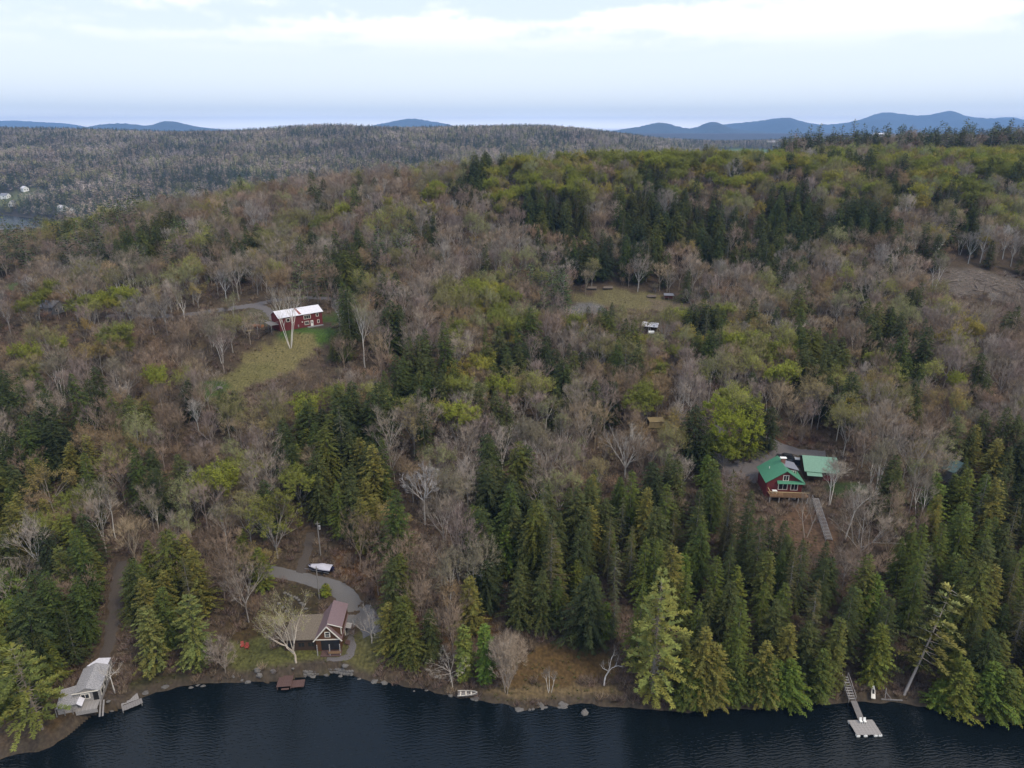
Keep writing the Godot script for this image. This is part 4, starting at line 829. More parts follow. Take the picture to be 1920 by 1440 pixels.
const MIX := {
	"hemlock": ["hemlock_tree", 0.8, "spruce_tree", 0.14, "bare_tree", 0.06],
	"hemlock_and_cedar": ["hemlock_tree", 0.42, "cedar_tree", 0.46, "bare_tree", 0.12],
	"cedar": ["cedar_tree", 0.76, "hemlock_tree", 0.14, "spruce_tree", 0.1],
	"spruce": ["spruce_tree", 0.7, "hemlock_tree", 0.14, "cedar_tree", 0.16],
	"pine": ["pine_tree", 0.5, "bare_tree", 0.28, "budding_tree", 0.22],
	"bare": ["bare_tree", 0.76, "budding_tree", 0.15, "hemlock_tree", 0.05, "birch_tree", 0.04],
	"bare_and_hemlock": ["bare_tree", 0.48, "hemlock_tree", 0.43, "birch_tree", 0.09],
	"thicket": ["bare_tree", 0.9, "budding_tree", 0.1],
	"budding": ["budding_tree", 0.6, "bare_tree", 0.3, "leafing_tree", 0.05, "hemlock_tree", 0.05],
	"yellow_green": ["leafing_tree", 0.38, "budding_tree", 0.5, "bare_tree", 0.12],
	"pine_row": ["pine_tree", 0.42, "hemlock_tree", 0.33, "bare_tree", 0.25],
	"green": ["leafing_tree", 0.74, "budding_tree", 0.2, "hemlock_tree", 0.06],
	"birch": ["birch_tree", 0.45, "bare_tree", 0.42, "budding_tree", 0.13],
}
# things that are not hidden by trees in the photograph: the trees before them stay lower or were felled
const CLEAR_VIEW := [
	Vector4(66, 16.5, -152, 4.5), Vector4(62.5, 14.8, -151.5, 1.0), Vector4(75, 15, -151, 2.5), Vector4(78.5, 18.5, -160, 4.5), Vector4(71, 12.8, -141, 2.0), Vector4(67, 12.6, -141.5, 2.0), Vector4(63, 19, -166, 3.0), Vector4(72, 18.5, -173, 3.0), Vector4(82, 18, -157, 3.0),
	Vector4(-36, 2.6, -113.5, 3.5), Vector4(-43, 2.6, -113.5, 4.0), Vector4(-30, 5, -124, 2.0), Vector4(-37, 6.5, -131, 4.0), Vector4(-43, 7, -135, 4.0), Vector4(-44, 8.5, -140, 1.5), Vector4(-41.5, 5.5, -129, 2.0), Vector4(-46, 5.0, -125, 3.0),
	Vector4(-73, 36, -236, 4.0), Vector4(-67, 36, -240, 3.0), Vector4(-79, 36, -231, 3.0), Vector4(-69, 33, -229, 5.0), Vector4(-78, 29, -218, 5.0), Vector4(-88, 26, -209, 4.0), Vector4(-73.5, 32, -226, 1.0),
	Vector4(-78, 2.5, -103, 3.5), Vector4(-77, 2.0, -99, 4.0), Vector4(-80, 3.5, -114, 1.5), Vector4(-82, 5.0, -123, 1.5),
	Vector4(50, 31.5, -299, 9.0), Vector4(68, 31, -300, 7.0), Vector4(34, 31.5, -296, 5.0), Vector4(54, 28, -266, 1.5), Vector4(41.5, 20, -188, 1.5), Vector4(190, 40, -285, 10.0), Vector4(207, 40, -290, 9.0), Vector4(-95, 39.5, -257.5, 4.0), Vector4(-112, 40, -256, 5.0), Vector4(57, 18.5, -168, 1.5), Vector4(111, 19, -161, 1.0), Vector4(29.7, 18, -166, 2.0), Vector4(-21, 13.5, -148, 1.5), Vector4(74.5, 14, -139, 1.0), Vector4(66.3, 13, -140.6, 1.0), Vector4(-46.7, 31, -214, 1.5),
]
var roads := []
var heroes := []

var stand_cells := {}

func sort_stands() -> void:
	for kind in STANDS:
		for q in STANDS[kind]:
			var w := absf(q.y) * 0.02
			for i in range(int(floor((q.x - w * 2.5) / 16.0)), int(floor((q.x + w * 2.5) / 16.0)) + 1):
				for j in range(int(floor((q.y - q.z * 2.5) / 16.0)), int(floor((q.y + q.z * 2.5) / 16.0)) + 1):
					var key := Vector2i(i, j)
					if not stand_cells.has(key): stand_cells[key] = []
					stand_cells[key].append([q.x, q.y, w, q.z, kind])

func stand(x: float, z: float) -> String:
	var best := 1e9
	var kind := "budding" if x < 0.0 else "green"
	if z < -590.0 and x / -z > 0.36:
		return "pine_row" if z < -610.0 and z > -700.0 else "budding"
	if z > -440.0 and absf(x / z) > 0.7:
		kind = "spruce" if z > -160.0 else "bare"
	for q in stand_cells.get(Vector2i(int(floor(x / 16.0)), int(floor(z / 16.0))), []):
		var r: float = pow((x - q[0]) / q[2], 2.0) + pow((z - q[1]) / q[3], 2.0)
		if r < best:
			best = r
			kind = q[4]
	return kind

func near_road(x: float, z: float, r: float) -> bool:
	var p := Vector2(x, z)
	for road in roads:
		for i in road.size() - 1:
			if Geometry2D.get_closest_point_to_segment(p, road[i], road[i + 1]).distance_to(p) < r:
				return true
	return false

func open_ground(x: float, z: float) -> bool:
	for a in COVER:
		if a[6] == 1 and cover_weight(a, x, z) > 0.5:
			return true
	return false

func blocks(x: float, z: float, top: float, r: float) -> bool:
	for t in CLEAR_VIEW:
		if t.z >= z - 1.0:
			continue
		var k: float = z / t.z
		if absf(t.x * k - x) < t.w * k + r and top > 100.0 - (100.0 - t.y) * k - 0.5:
			return true
	return false

const LANDMARKS := [
	["the green-roofed house", 66.5, -157.0], ["the green garage", 78.0, -163.0], ["the brown cottage", -40.0, -117.0], ["the red house", -73.0, -238.0], ["the white cottage", -78.0, -103.0],
	["the floating raft", 62.4, -98.0], ["the covered boat", -43.0, -135.5], ["the tan clearing", 52.0, -299.0], ["the logged clearing", 196.0, -288.0], ["the rowboat", -8.3, -105.8], ["the yellow shed", 41.5, -189.0],
	["the teal-roofed cabin", 110.6, -163.0], ["the big shore pine", 25.9, -103.3], ["the dirt track", -83.0, -124.0], ["the meadow", -84.0, -213.0], ["the brown shore grass", 8.0, -106.0], ["the leaning pine", 74.4, -105.0],
	["the green maple", 57.0, -168.0], ["the grey house", -175.0, -262.0], ["the green field", -205.0, -301.0], ["the ridge top", 0.0, -425.0], ["the silvery tree", -20.8, -148.0], ["the white-limbed tree", 29.7, -167.0],
	["the lake corner", 100.0, -105.0], ["the near lake bank", -100.0, -96.0], ["the dark grove", 110.0, -390.0], ["the plateau field", 200.0, -500.0], ["the roadside pines", -120.0, -300.0], ["the wooded hollow", 110.0, -230.0], ["the dark knoll", -5.0, -205.0], ["the wooded spur", -210.0, -370.0], ["the birch bank", -130.0, -225.0],
]
const COMMON := {"hemlock_tree": "hemlock", "spruce_tree": "spruce", "cedar_tree": "cedar", "pine_tree": "pine", "bare_tree": "bare tree", "budding_tree": "budding tree", "leafing_tree": "leafing tree", "birch_tree": "birch"}

func where_words(x: float, z: float) -> String:
	var best := 1e9
	var at := 0
	for i in LANDMARKS.size():
		var q := Vector2(x - LANDMARKS[i][1], z - LANDMARKS[i][2]).length()
		if q < best:
			best = q
			at = i
	var dx: float = x - LANDMARKS[at][1]
	var dz: float = z - LANDMARKS[at][2]
	var rel := ""
	if absf(dz) > absf(dx) * 2.2:
		rel = "behind" if dz < 0.0 else "lakeward of"
	elif absf(dz) < absf(dx) * 0.45:
		rel = "right of" if dx > 0.0 else "left of"
	else:
		rel = ("behind" if dz < 0.0 else "before") + (", right of" if dx > 0.0 else ", left of")
	var band := "just " if best < 9.0 else ("close " if best < 18.0 else ("well " if best < 40.0 else "far "))
	return band + rel + " " + LANDMARKS[at][0]

func plant_forest() -> void:
	sort_stands()
	rng.seed = 11
	var trees := []
	var young := []
	var step := 4.8
	var d := 100.0
	# cedars that lean out over the water along the wooded shore
	var su := 0.25
	while su < 0.98:
		su += rf(0.018, 0.034)
		var sd := shore(su) + rf(0.0, 1.3)
		if absf(su * sd - 64.0) < 7.6 or absf(su * sd - 52.5) < 2.0 or absf(su * sd - 26.0) < 3.0 or absf(su * sd - 74.0) < 3.4: continue
		var vi: int = [0, 2, 3, 2, 1, 3][rng.randi() % 6]
		var hh := rf(0.55, 1.0)
		trees.append({"kind": "cedar_tree", "v": vi, "p": on(su * sd, -sd, -0.2), "k": hh, "wide": rf(1.05, 1.35), "yaw": rf(0, TAU), "h": hh * 13.0})
	while d < 720.0:
		var sp := step + (d - 100.0) * 0.0045
		var x := -d * 0.98 if d < 560.0 else d * 0.34
		while x < d * 0.98:
			x += sp
			var px := x + rf(-0.46, 0.46) * sp
			var pz := -d + rf(-0.46, 0.46) * sp
			var u := px / -pz
			if -pz - shore(u) < (0.3 if u > 0.2 else 1.6):
				continue
			var s := stand(px, pz)
			var roll := rng.randf()
			var pick := rng.randf()
			var hs := rf(0.72, 1.18)
			if s == "open" or open_ground(px, pz) or near_road(px, pz, 3.0):
				continue
			var close := false
			for hq in heroes:
				if Vector2(px - hq.x, pz - hq.y).length() < hq.z:
					close = true
			for pd in PADS:
				if maxf(absf(px - pd[0]), absf(pz - pd[1])) < pd[2] + 2.0:
					close = true
			if close:
				continue
			if s == "pine_row":
				hs *= 1.4
			if s == "thicket":
				young.append(Vector2(px, pz))
				if roll > 0.4:
					continue
				hs *= 0.75
			elif s in ["bare", "budding", "birch", "bare_and_hemlock", "yellow_green"] and roll < 0.35:
				young.append(Vector2(px + rf(-2, 2), pz + rf(-2, 2)))
			if s in ["bare", "budding", "birch", "green", "yellow_green"] and roll > 0.86:
				continue
			var mix: Array = MIX[s]
			var kind: String = mix[0]
			for i in range(0, mix.size(), 2):
				pick -= mix[i + 1]
				if pick <= 0.0:
					kind = mix[i]
					break
			var vs: Array = kinds[kind]
			var f := noise.get_noise_2d(px * 2.2 + 300.0, pz * 2.2) * 1.6 + 0.5 + rf(-0.35, 0.35)
			var vi := clampi(int(f * vs.size()), 0, vs.size() - 1)
			var hgt: float = vs[vi][2] * hs
			var base := height(px, pz)
			var tries := 0
			while blocks(px, pz, base + hgt, hgt * 0.16) and tries < 4:
				hgt *= 0.72
				tries += 1
			if tries == 4 or (tries > 2 and roll > 0.4):
				continue
			trees.append({"kind": kind, "v": vi, "p": Vector3(px, base - 0.1, pz), "k": hgt / vs[vi][2], "wide": rf(0.9, 1.15) * (1.0 if tries == 0 else 1.12), "yaw": rf(0, TAU), "h": hgt})
		d += sp
	print("trees ", trees.size(), " young ", young.size())
	var by := {}
	for t in trees:
		if not by.has(t.kind): by[t.kind] = []
		by[t.kind].append(t)
	# the 290 of each kind that show largest stand singly; the rest of each kind is one mass
	var singles := {}
	for kind in by:
		var list: Array = by[kind]
		for t in list:
			var dist: float = (t.p - Vector3(0, 100, 0)).length()
			t.show = t.h / dist * (1.0 if absf(t.p.x / -t.p.z) < 0.86 - 0.0 and t.p.z > -460.0 else 0.1)
		list.sort_custom(func(a, b): return a.show > b.show)
		singles[kind] = list.slice(0, 290)
		var rest: Array = list.slice(290)
		if rest.size():
			mass(kind.replace("_tree", "") + "_wood", rest, kind)
	# each single tree is a copy of one of its kind
	var cells := {}
	for kind in singles:
		for t in singles[kind]:
			var key := Vector2i(int(floor(t.p.x / 8.0)), int(floor(t.p.z / 8.0)))
			if not cells.has(key): cells[key] = []
			cells[key].append(t)
	for kind in singles:
		var moulds := []
		for v in kinds[kind]:
			var o := Node3D.new()
			part("trunk", v[0], mats.bark, o)
			part("crown", v[1], mats.needles, o)
			moulds.append(o)
		for t in singles[kind]:
			var o: Node3D = moulds[t.v].duplicate()
			o.name = numbered(kind)
			add_child(o)
			o.transform = Transform3D(Basis(Vector3.UP, t.yaw).scaled(Vector3(t.k * t.wide, t.k, t.k * t.wide)), t.p)
			var size: String = ["stunted", "small", "mid-sized", "tall", "very tall"][clampi(int((t.k - 0.62) / 0.12), 0, 4)]
			var beside := ""
			var best := 49.0
			var key := Vector2i(int(floor(t.p.x / 8.0)), int(floor(t.p.z / 8.0)))
			for cx in [-1, 0, 1]:
				for cz in [-1, 0, 1]:
					for q in cells.get(key + Vector2i(cx, cz), []):
						var r: float = (q.p - t.p).length_squared()
						if r > 0.0 and r < best:
							best = r
							beside = COMMON[q.kind]
			var build := "broad " if t.wide > 1.07 else ("slim " if t.wide < 0.97 else "")
			var head: String = size + " " + build + kinds[kind][t.v][3] + " " + COMMON[kind]
			var place := ", " + where_words(t.p.x, t.p.z)
			var label := head + (" by a " + beside if beside else "") + place
			if label.split(" ").size() > 15:
				label = head + place
			tag(o, label, COMMON[kind], COMMON[kind] + " trees on the slope")
		for o in moulds:
			o.free()
	# young thickets
	var list := []
	for q in young:
		for k in 2:
			var x: float = q.x + rf(-2.2, 2.2)
			var z: float = q.y + rf(-2.2, 2.2)
			if near_road(x, z, 2.5) or open_ground(x, z): continue
			var vi := rng.randi() % 4
			var hh := rf(0.55, 1.15)
			if blocks(x, z, height(x, z) + 6.0 * hh, 0.8): continue
			list.append({"v": vi, "p": on(x, z, -0.1), "k": hh, "wide": rf(0.9, 1.4), "yaw": rf(0, TAU)})
	mass("young_thicket", list, "sapling")

func mass(called: String, list: Array, kind: String) -> void:
	var o := Node3D.new()
	o.name = called
	add_child(o)
	var plain: String = COMMON.get(kind, "sapling")
	tag(o, "crowded " + plain + ("es" if plain.ends_with("ch") else "s") + " filling the wooded slope behind the single ones", "forest", "", "stuff")
	for v in kinds[kind].size():
		var mine := list.filter(func(t): return t.v == v)
		if mine.is_empty(): continue
		for half in 2:
			var mm := MultiMesh.new()
			mm.transform_format = MultiMesh.TRANSFORM_3D
			mm.use_colors = true
			mm.mesh = kinds[kind][v][half]
			mm.instance_count = mine.size()
			for i in mine.size():
				var t: Dictionary = mine[i]
				mm.set_instance_transform(i, Transform3D(Basis(Vector3.UP, t.yaw).scaled(Vector3(t.k * t.wide, t.k, t.k * t.wide)), t.p))
				var q := 1.0 + 0.18 * sin(t.p.x * 1.7 + t.p.z * 2.3)
				var w := 0.08 * sin(t.p.x * 3.1 - t.p.z)
				mm.set_instance_color(i, Color(q * (1.0 + w), q, q * (1.0 - w)))
			var n := MultiMeshInstance3D.new()
			n.name = "trunks" if half == 0 else "crowns"
			n.multimesh = mm
			n.set_meta("kind", "stuff")
			o.add_child(n, true)

# far woods: on the slopes beyond the valley, to 3.5 km
func plant_far_woods() -> void:
	rng.seed = 77
	var meshes := [
		far_tree(14.0, 3.4, true, Color(0.05, 0.064, 0.028), 1, 100), far_tree(17.0, 3.1, true, Color(0.056, 0.07, 0.032), 2, 100),
		far_tree(13.0, 4.4, false, Color(0.27, 0.215, 0.17), 3, 85), far_tree(14.0, 4.8, false, Color(0.23, 0.185, 0.125), 4, 85),
		far_tree(13.0, 4.4, false, Color(0.23, 0.225, 0.08), 5, 90), far_tree(15.0, 4.6, false, Color(0.3, 0.25, 0.215), 6, 75)]
	var lists := []
	for m in meshes: lists.append([])
	# the height that hides what lies behind the near ridge, per bearing
	var sill := PackedFloat32Array()
	for i in 241:
		var u := lerpf(-1.2, 1.2, i / 240.0)
		var m := -9.0
		for q in 24:
			var dd := 180.0 + q * 14.0
			m = maxf(m, (height(u * dd, -dd) + 6.0 - 100.0) / dd)
		sill.append(m)
	var d := 545.0
	while d < 3600.0:
		var sp := 6.6 + (d - 545.0) * 0.0016
		if d < 1100.0: sp = 7.6
		var x := -d * 0.9
		while x < d * 0.9:
			x += sp
			var px := x + rf(-0.5, 0.5) * sp
			var pz := -d + rf(-0.5, 0.5) * sp
			var u := px / -pz
			var base := land(u, -pz)
			var roll := rng.randf()
			var hs := rf(0.7, 1.2)
			var yaw := rf(0, TAU)
			var tint := rf(0.75, 1.3)
			tint *= 1.0 + 0.45 * noise.get_noise_2d(px * 0.22 + 70.0, pz * 0.22)
			if (base + 16.0 - 100.0) / -pz < sill[clampi(int((u + 1.2) * 100.0), 0, 240)]:
				continue
			if u > 0.35 and d < 722.0: continue
			if base < -29.0 or (d > 700.0 or px > 100.0) and open_ground(px, pz):
				continue
			var a := noise.get_noise_2d(px * 0.35, pz * 0.35) * 0.6 + noise.get_noise_2d(px * 1.1 + 55.0, pz * 1.1) * 0.5
			var con: float = 0.34 + a * 0.9
			if base < 15.0: con += 0.22
			if u > 0.35 and d < 900.0: con += 0.2
			var k := 0
			if roll < con:
				k = 0 if hs < 0.95 else 1
			else:
				k = 2 + clampi(int((noise.get_noise_2d(px * 0.5 + 400.0, pz * 0.5) * 1.1 + 0.5 + rf(-0.3, 0.3)) * 4.0), 0, 3)
			lists[k].append([Transform3D(Basis(Vector3.UP, yaw).scaled(Vector3(hs * 1.1, hs, hs * 1.1)), Vector3(px, base - 0.3, pz)), tint])
		d += sp
	var o := Node3D.new()
	o.name = "far_forest"
	add_child(o)
	tag(o, "distant mixed forest covering the hills beyond the valley", "forest", "", "stuff")
	for k in meshes.size():
		var mm := MultiMesh.new()
		mm.transform_format = MultiMesh.TRANSFORM_3D
		mm.use_colors = true
		mm.mesh = meshes[k]
		mm.instance_count = lists[k].size()
		for i in lists[k].size():
			mm.set_instance_transform(i, lists[k][i][0])
			var q: float = lists[k][i][1]
			mm.set_instance_color(i, Color(q, q, q))
		var n := MultiMeshInstance3D.new()
		n.name = "crowns"
		n.multimesh = mm
		n.set_meta("kind", "stuff")
		o.add_child(n, true)
		print("far ", lists[k].size())

# brush and dry grass on the forest floor
func plant_brush() -> void:
	rng.seed = 31
	var protos := []
	for i in 3:
		var g := Geo.new()
		var col: Color = [Color(0.2, 0.155, 0.11), Color(0.17, 0.12, 0.1), Color(0.115, 0.115, 0.045)][i]
		for k in 42:
			var a := rf(0, TAU)
			var p := Vector3(cos(a), 0, sin(a)) * rf(0, 0.5)
			var dir := Vector3(cos(a) * rf(0.1, 0.9), 1, sin(a) * rf(0.1, 0.9)).normalized()
			var l := rf(0.5, 1.5) if i < 2 else rf(0.25, 0.7)
			var w := dir.cross(Vector3(rf(-1, 1), rf(-1, 1), rf(-1, 1))).normalized() * (0.025 if i < 2 else 0.05)
			g.tri(p - w, p + w, p + dir * l, Vector3.UP + dir, vary(col, 0.3), 0.5)
			if i < 2:
				var m := p + dir * l * 0.5
				var e := m + (dir + Vector3(rf(-1, 1), 0.2, rf(-1, 1))).normalized() * l * 0.5
				g.tri(m - w * 0.7, m + w * 0.7, e, Vector3.UP + dir, vary(col, 0.3), 0.5)
		protos.append(g.mesh(mats.twigs))
	var lists := [[], [], []]
	for i in 26000:
		var d := 101.0 + 200.0 * pow(rng.randf(), 1.5)
		var u := rf(-0.86, 0.86)
		var x := u * d
		var z := -d
		var k := 0 if rng.randf() < 0.5 else 1
		var sc := rf(0.5, 1.5)
		var yaw := rf(0, TAU)
		if d - shore(u) < 0.4 or near_road(x, z, 2.0): continue
		if open_ground(x, z):
			if rng.randf() < 0.55: continue
			k = 2
			sc *= 0.5
		var skip := false
		for pd in PADS:
			if maxf(absf(x - pd[0]), absf(z - pd[1])) < pd[2]: skip = true
		if skip: continue
		lists[k].append([Transform3D(Basis(Vector3.UP, yaw).scaled(Vector3.ONE * sc), on(x, z, -0.05)), rf(0.7, 1.3)])
	var o := Node3D.new()
	o.name = "undergrowth"
	add_child(o)
	tag(o, "low brown brush and dry grass on the forest floor", "undergrowth", "", "stuff")
	for k in 3:
		var mm := MultiMesh.new()
		mm.transform_format = MultiMesh.TRANSFORM_3D
		mm.use_colors = true
		mm.mesh = protos[k]
		mm.instance_count = lists[k].size()
		for i in lists[k].size():
			mm.set_instance_transform(i, lists[k][i][0])
			var q: float = lists[k][i][1]
			mm.set_instance_color(i, Color(q, q, q))
		var n := MultiMeshInstance3D.new()
		n.name = "brush"
		n.multimesh = mm
		n.set_meta("kind", "stuff")
		o.add_child(n, true)

func hero(called: String, made: Array, at: Vector3, label: String, category: String, lean := Vector3.ZERO, yaw := 0.0, k := 1.0) -> Node3D:
	var o := thing(called, label, category, at)
	part("trunk", made[0], null, o)
	part("crown", made[1], null, o)
	var b := Basis(Vector3.UP, yaw).scaled(Vector3.ONE * k)
	if lean.length() > 0.0:
		b = Basis(lean.normalized(), lean.length()) * b
	o.basis = b
	return o

func plant_heroes() -> void:
	var hw := {"height": 15.0, "spread": 4.6, "fork": 0.36, "limbs": 5, "open": 0.62, "bark": GREY, "twig": Color(0.23, 0.2, 0.17), "leaf": Color(0.2, 0.2, 0.06), "leaves": 0, "size": 0.12, "twigs": 8, "levels": 5}
	var fir := {"height": 28.0, "spread": 6.6, "bare": 0.03, "whorls": 30, "arms": 7, "droop": 0.12, "rise": 0.14, "step": 0.5, "spray": 0.95, "wide": 0.14, "pow": 0.62, "gap": 0.1, "needles": 8, "col": Color(0.19, 0.2, 0.05), "bark": Color(0.2, 0.17, 0.14), "tufts": true, "clear": 0.22, "limbs": true}
	hero("pine_tree", conifer(fir, 1), on(25.9, -104.2, -0.2), "towering yellow-green white pine leaning its skirts over the lake edge", "pine")
	var thin := fir.duplicate()
	thin.merge({"height": 23.0, "spread": 5.2, "bare": 0.3, "whorls": 16, "arms": 6, "gap": 0.3, "pow": 0.3, "spray": 1.15, "col": Color(0.2, 0.2, 0.06), "rise": 0.05, "bark": Color(0.32, 0.28, 0.25)}, true)
	hero("pine_tree", conifer(thin, 4), on(73.2, -105.4, -0.2), "leaning thin-crowned pine with bare grey trunk near the raft", "pine", Vector3(-0.16, 0, -0.3))
	var side := fir.duplicate()
	side.merge({"height": 18.0, "spread": 7.0, "bare": 0.18, "whorls": 18, "col": Color(0.155, 0.17, 0.04), "pow": 0.45}, true)
	hero("pine_tree", conifer(side, 6), on(-82.0, -96.6, -0.2), "broad yellow-green pine overhanging the white cottage by the water", "pine", Vector3(0, 0, 0.08))
	var o := hw.duplicate()
	o.merge({"height": 20.0, "spread": 6.4, "fork": 0.1, "limbs": 11, "open": 0.72, "leaf": Color(0.21, 0.235, 0.028), "leaves": 7, "size": 0.24, "twigs": 6, "twig": Color(0.14, 0.12, 0.08)}, true)
	hero("leafing_tree", hardwood(o, 12), on(57.2, -169.0), "big bright green maple beside the gravel drive", "maple")
	o.merge({"height": 11.0, "spread": 4.6, "leaf": Color(0.17, 0.19, 0.03)}, true)
	hero("leafing_tree", hardwood(o, 13), on(54.6, -165.6), "smaller olive green maple in front of the bright green one", "maple")
	o = hw.duplicate()
	o.merge({"height": 16.0, "spread": 7.0, "fork": 0.22, "limbs": 6, "open": 0.95, "bark": Color(0.45, 0.39, 0.32), "twig": Color(0.38, 0.33, 0.25), "leaf": Color(0.26, 0.25, 0.08), "leaves": 2, "twigs": 5, "levels": 5, "wobble": 0.3, "girth": 0.0135, "kink": 0.12}, true)
	hero("bare_tree", hardwood(o, 21), on(-42.0, -111.9, -0.1), "sprawling cream-barked tree on the lawn before the brown cottage", "bare tree", Vector3(0, 0, 0.1))
	o.merge({"height": 9.5, "spread": 4.8, "fork": 0.3, "leaves": 0, "twigs": 3, "levels": 4, "limbs": 5, "twig": Color(0.4, 0.37, 0.33)}, true)
	hero("bare_tree", hardwood(o, 23), on(-28.2, -117.0), "crooked pale bare tree at the end of the paved drive", "bare tree")
	o = hw.duplicate()
	o.merge({"height": 9.0, "spread": 3.2, "fork": 0.55, "limbs": 5, "open": 1.15, "bark": Color(0.55, 0.51, 0.46), "twig": Color(0.46, 0.42, 0.37), "twigs": 2, "levels": 4, "wobble": 0.3, "girth": 0.013}, true)
	hero("dead_tree", hardwood(o, 25), on(-73.3, -104.3), "bone-white dead trunk with few limbs beside the grey dock", "dead tree")
	o = hw.duplicate()
	o.merge({"height": 24.0, "spread": 6.5, "fork": 0.45, "limbs": 3, "open": 0.4, "stems": 5, "bark": WHITE, "twig": Color(0.3, 0.26, 0.2), "twigs": 5, "levels": 4, "girth": 0.0065}, true)
	hero("birch_tree", hardwood(o, 27), on(-73.4, -225.9), "tall five-stemmed white birch on the lawn before the red house", "birch")
	o = hw.duplicate()
	o.merge({"height": 23.0, "spread": 5.2, "fork": 0.5, "limbs": 5, "open": 0.5, "bark": PALE, "leaf": Color(0.23, 0.23, 0.1), "leaves": 2, "twigs": 7}, true)
	hero("budding_tree", hardwood(o, 29), on(-46.7, -214.3), "pale budding tree with tall white trunk at the lawn's edge", "budding tree")
	o = hw.duplicate()
	o.merge({"height": 17.0, "spread": 8.0, "fork": 0.22, "limbs": 6, "open": 0.8, "bark": PALE, "twig": Color(0.34, 0.31, 0.27), "girth": 0.018, "twigs": 6}, true)
	hero("bare_tree", hardwood(o, 31), on(29.7, -167.4), "wide fan-shaped bare tree with thick white limbs", "bare tree")
	o.merge({"height": 17.0, "spread": 4.6, "fork": 0.45, "bark": Color(0.42, 0.4, 0.38), "twig": Color(0.36, 0.34, 0.33), "twigs": 11, "girth": 0.014}, true)
	hero("bare_tree", hardwood(o, 33), on(-20.8, -148.7), "silvery bare tree with a dense twig crown above the hemlocks", "bare tree")
	o = hw.duplicate()
	o.merge({"height": 14.0, "spread": 3.2, "fork": 0.12, "limbs": 9, "open": 0.28, "stems": 3, "lean": 0.1, "bark": Color(0.35, 0.29, 0.24), "twig": Color(0.31, 0.25, 0.19), "twigs": 9, "up": 0.3}, true)
	hero("bare_tree", hardwood(o, 35), on(-1.0, -105.4), "upright many-stemmed bare tree on the shore beside the rowboat cedars", "bare tree")
	o = hw.duplicate()
	o.merge({"height": 10.0, "spread": 4.2, "fork": 0.4, "limbs": 7, "open": 1.25, "bark": Color(0.42, 0.38, 0.34), "twig": Color(0.38, 0.34, 0.29), "levels": 4, "twigs": 7, "up": -0.12}, true)
	hero("bare_tree", hardwood(o, 37), on(-11.2, -107.2), "fountain-shaped bare tree arching over the stranded rowboat", "bare tree", Vector3(0.0, 0, 0.12))
	o = hw.duplicate()
	o.merge({"height": 6.5, "spread": 1.8, "fork": 0.5, "limbs": 3, "open": 0.35, "stems": 3, "lean": 0.16, "bark": WHITE, "levels": 4, "twigs": 4, "girth": 0.013}, true)
	hero("birch_tree", hardwood(o, 39), on(7.1, -105.6), "small three-stemmed white birch in the brown shore grass", "birch")
	o.merge({"height": 10.0, "spread": 3.5, "fork": 0.42, "stems": 1, "lean": 0.1, "limbs": 4, "open": 0.9, "wobble": 0.4, "kink": 0.25, "girth": 0.016, "bark": Color(0.55, 0.52, 0.5)}, true)
	hero("bare_tree", hardwood(o, 41), on(17.4, -107.0), "crooked grey-white bare tree near the big shore pine", "bare tree", Vector3(0, 0, -0.2))
	o = hw.duplicate()
	o.merge({"height": 13.0, "spread": 4.6, "fork": 0.42, "limbs": 4, "open": 0.7, "bark": Color(0.4, 0.35, 0.3), "stems": 2, "lean": 0.22, "levels": 4, "twigs": 5, "wobble": 0.25}, true)
	hero("bare_tree", hardwood(o, 43), on(67.0, -140.9), "forked grey tree on the brown slope below the deck", "bare tree")
	o = hw.duplicate()
	o.merge({"height": 16.0, "spread": 3.6, "fork": 0.5, "limbs": 6, "open": 0.4, "bark": PALE, "twig": Color(0.34, 0.3, 0.25), "twigs": 7}, true)
	hero("birch_tree", hardwood(o, 45), on(75.3, -139.4), "slender pale birch below the long wooden stairs", "birch", Vector3(0, 0, -0.1))
	o.merge({"height": 14.0, "stems": 2, "lean": 0.12, "bark": WHITE}, true)
	hero("birch_tree", hardwood(o, 46), on(76.0, -150.5), "white forked birch standing in front of the pale green garage", "birch")
	var ced := {"height": 12.5, "spread": 2.4, "bare": 0.05, "whorls": 34, "arms": 8, "droop": 0.22, "rise": 0.26, "step": 0.28, "spray": 0.62, "wide": 0.24, "pow": 0.42, "gap": 0.05, "col": Color(0.12, 0.14, 0.03), "bark": BARK}
	hero("cedar_tree", conifer(ced, 51), on(-9.0, -108.4), "yellow-green cedar at the back of the stranded rowboat", "cedar")
	ced.col = Color(0.085, 0.13, 0.022)
	ced.height = 13.5
	hero("cedar_tree", conifer(ced, 52), on(-5.0, -107.4), "vivid green cedar beside the rowboat, the taller of two", "cedar")
	ced.merge({"height": 15.0, "spread": 3.9, "pow": 0.5, "col": Color(0.12, 0.125, 0.034)}, true)
	hero("cedar_tree", conifer(ced, 53), on(-68.2, -110.5), "bushy olive cedar beside the track, behind the dead white trunk", "cedar")
	ced.merge({"height": 17.0, "spread": 4.6, "col": Color(0.115, 0.13, 0.034)}, true)
	hero("cedar_tree", conifer(ced, 54), on(-60.5, -111.5), "largest bushy cedar on the bank beyond the red chairs", "cedar")
	o = hw.duplicate()
	o.merge({"height": 9.0, "spread": 3.4, "fork": 0.15, "limbs": 8, "open": 0.5, "bark": Color(0.3, 0.26, 0.22), "twig": Color(0.27, 0.22, 0.18), "twigs": 9}, true)
	hero("bare_tree", hardwood(o, 55), on(-55.5, -110.8), "round bushy bare tree at the water's edge near the red chairs", "bare tree")
	o = hw.duplicate()
	o.merge({"height": 17.0, "spread": 5.2, "fork": 0.2, "limbs": 7, "open": 0.6, "leaf": Color(0.165, 0.17, 0.03), "leaves": 5, "size": 0.19, "twigs": 5}, true)
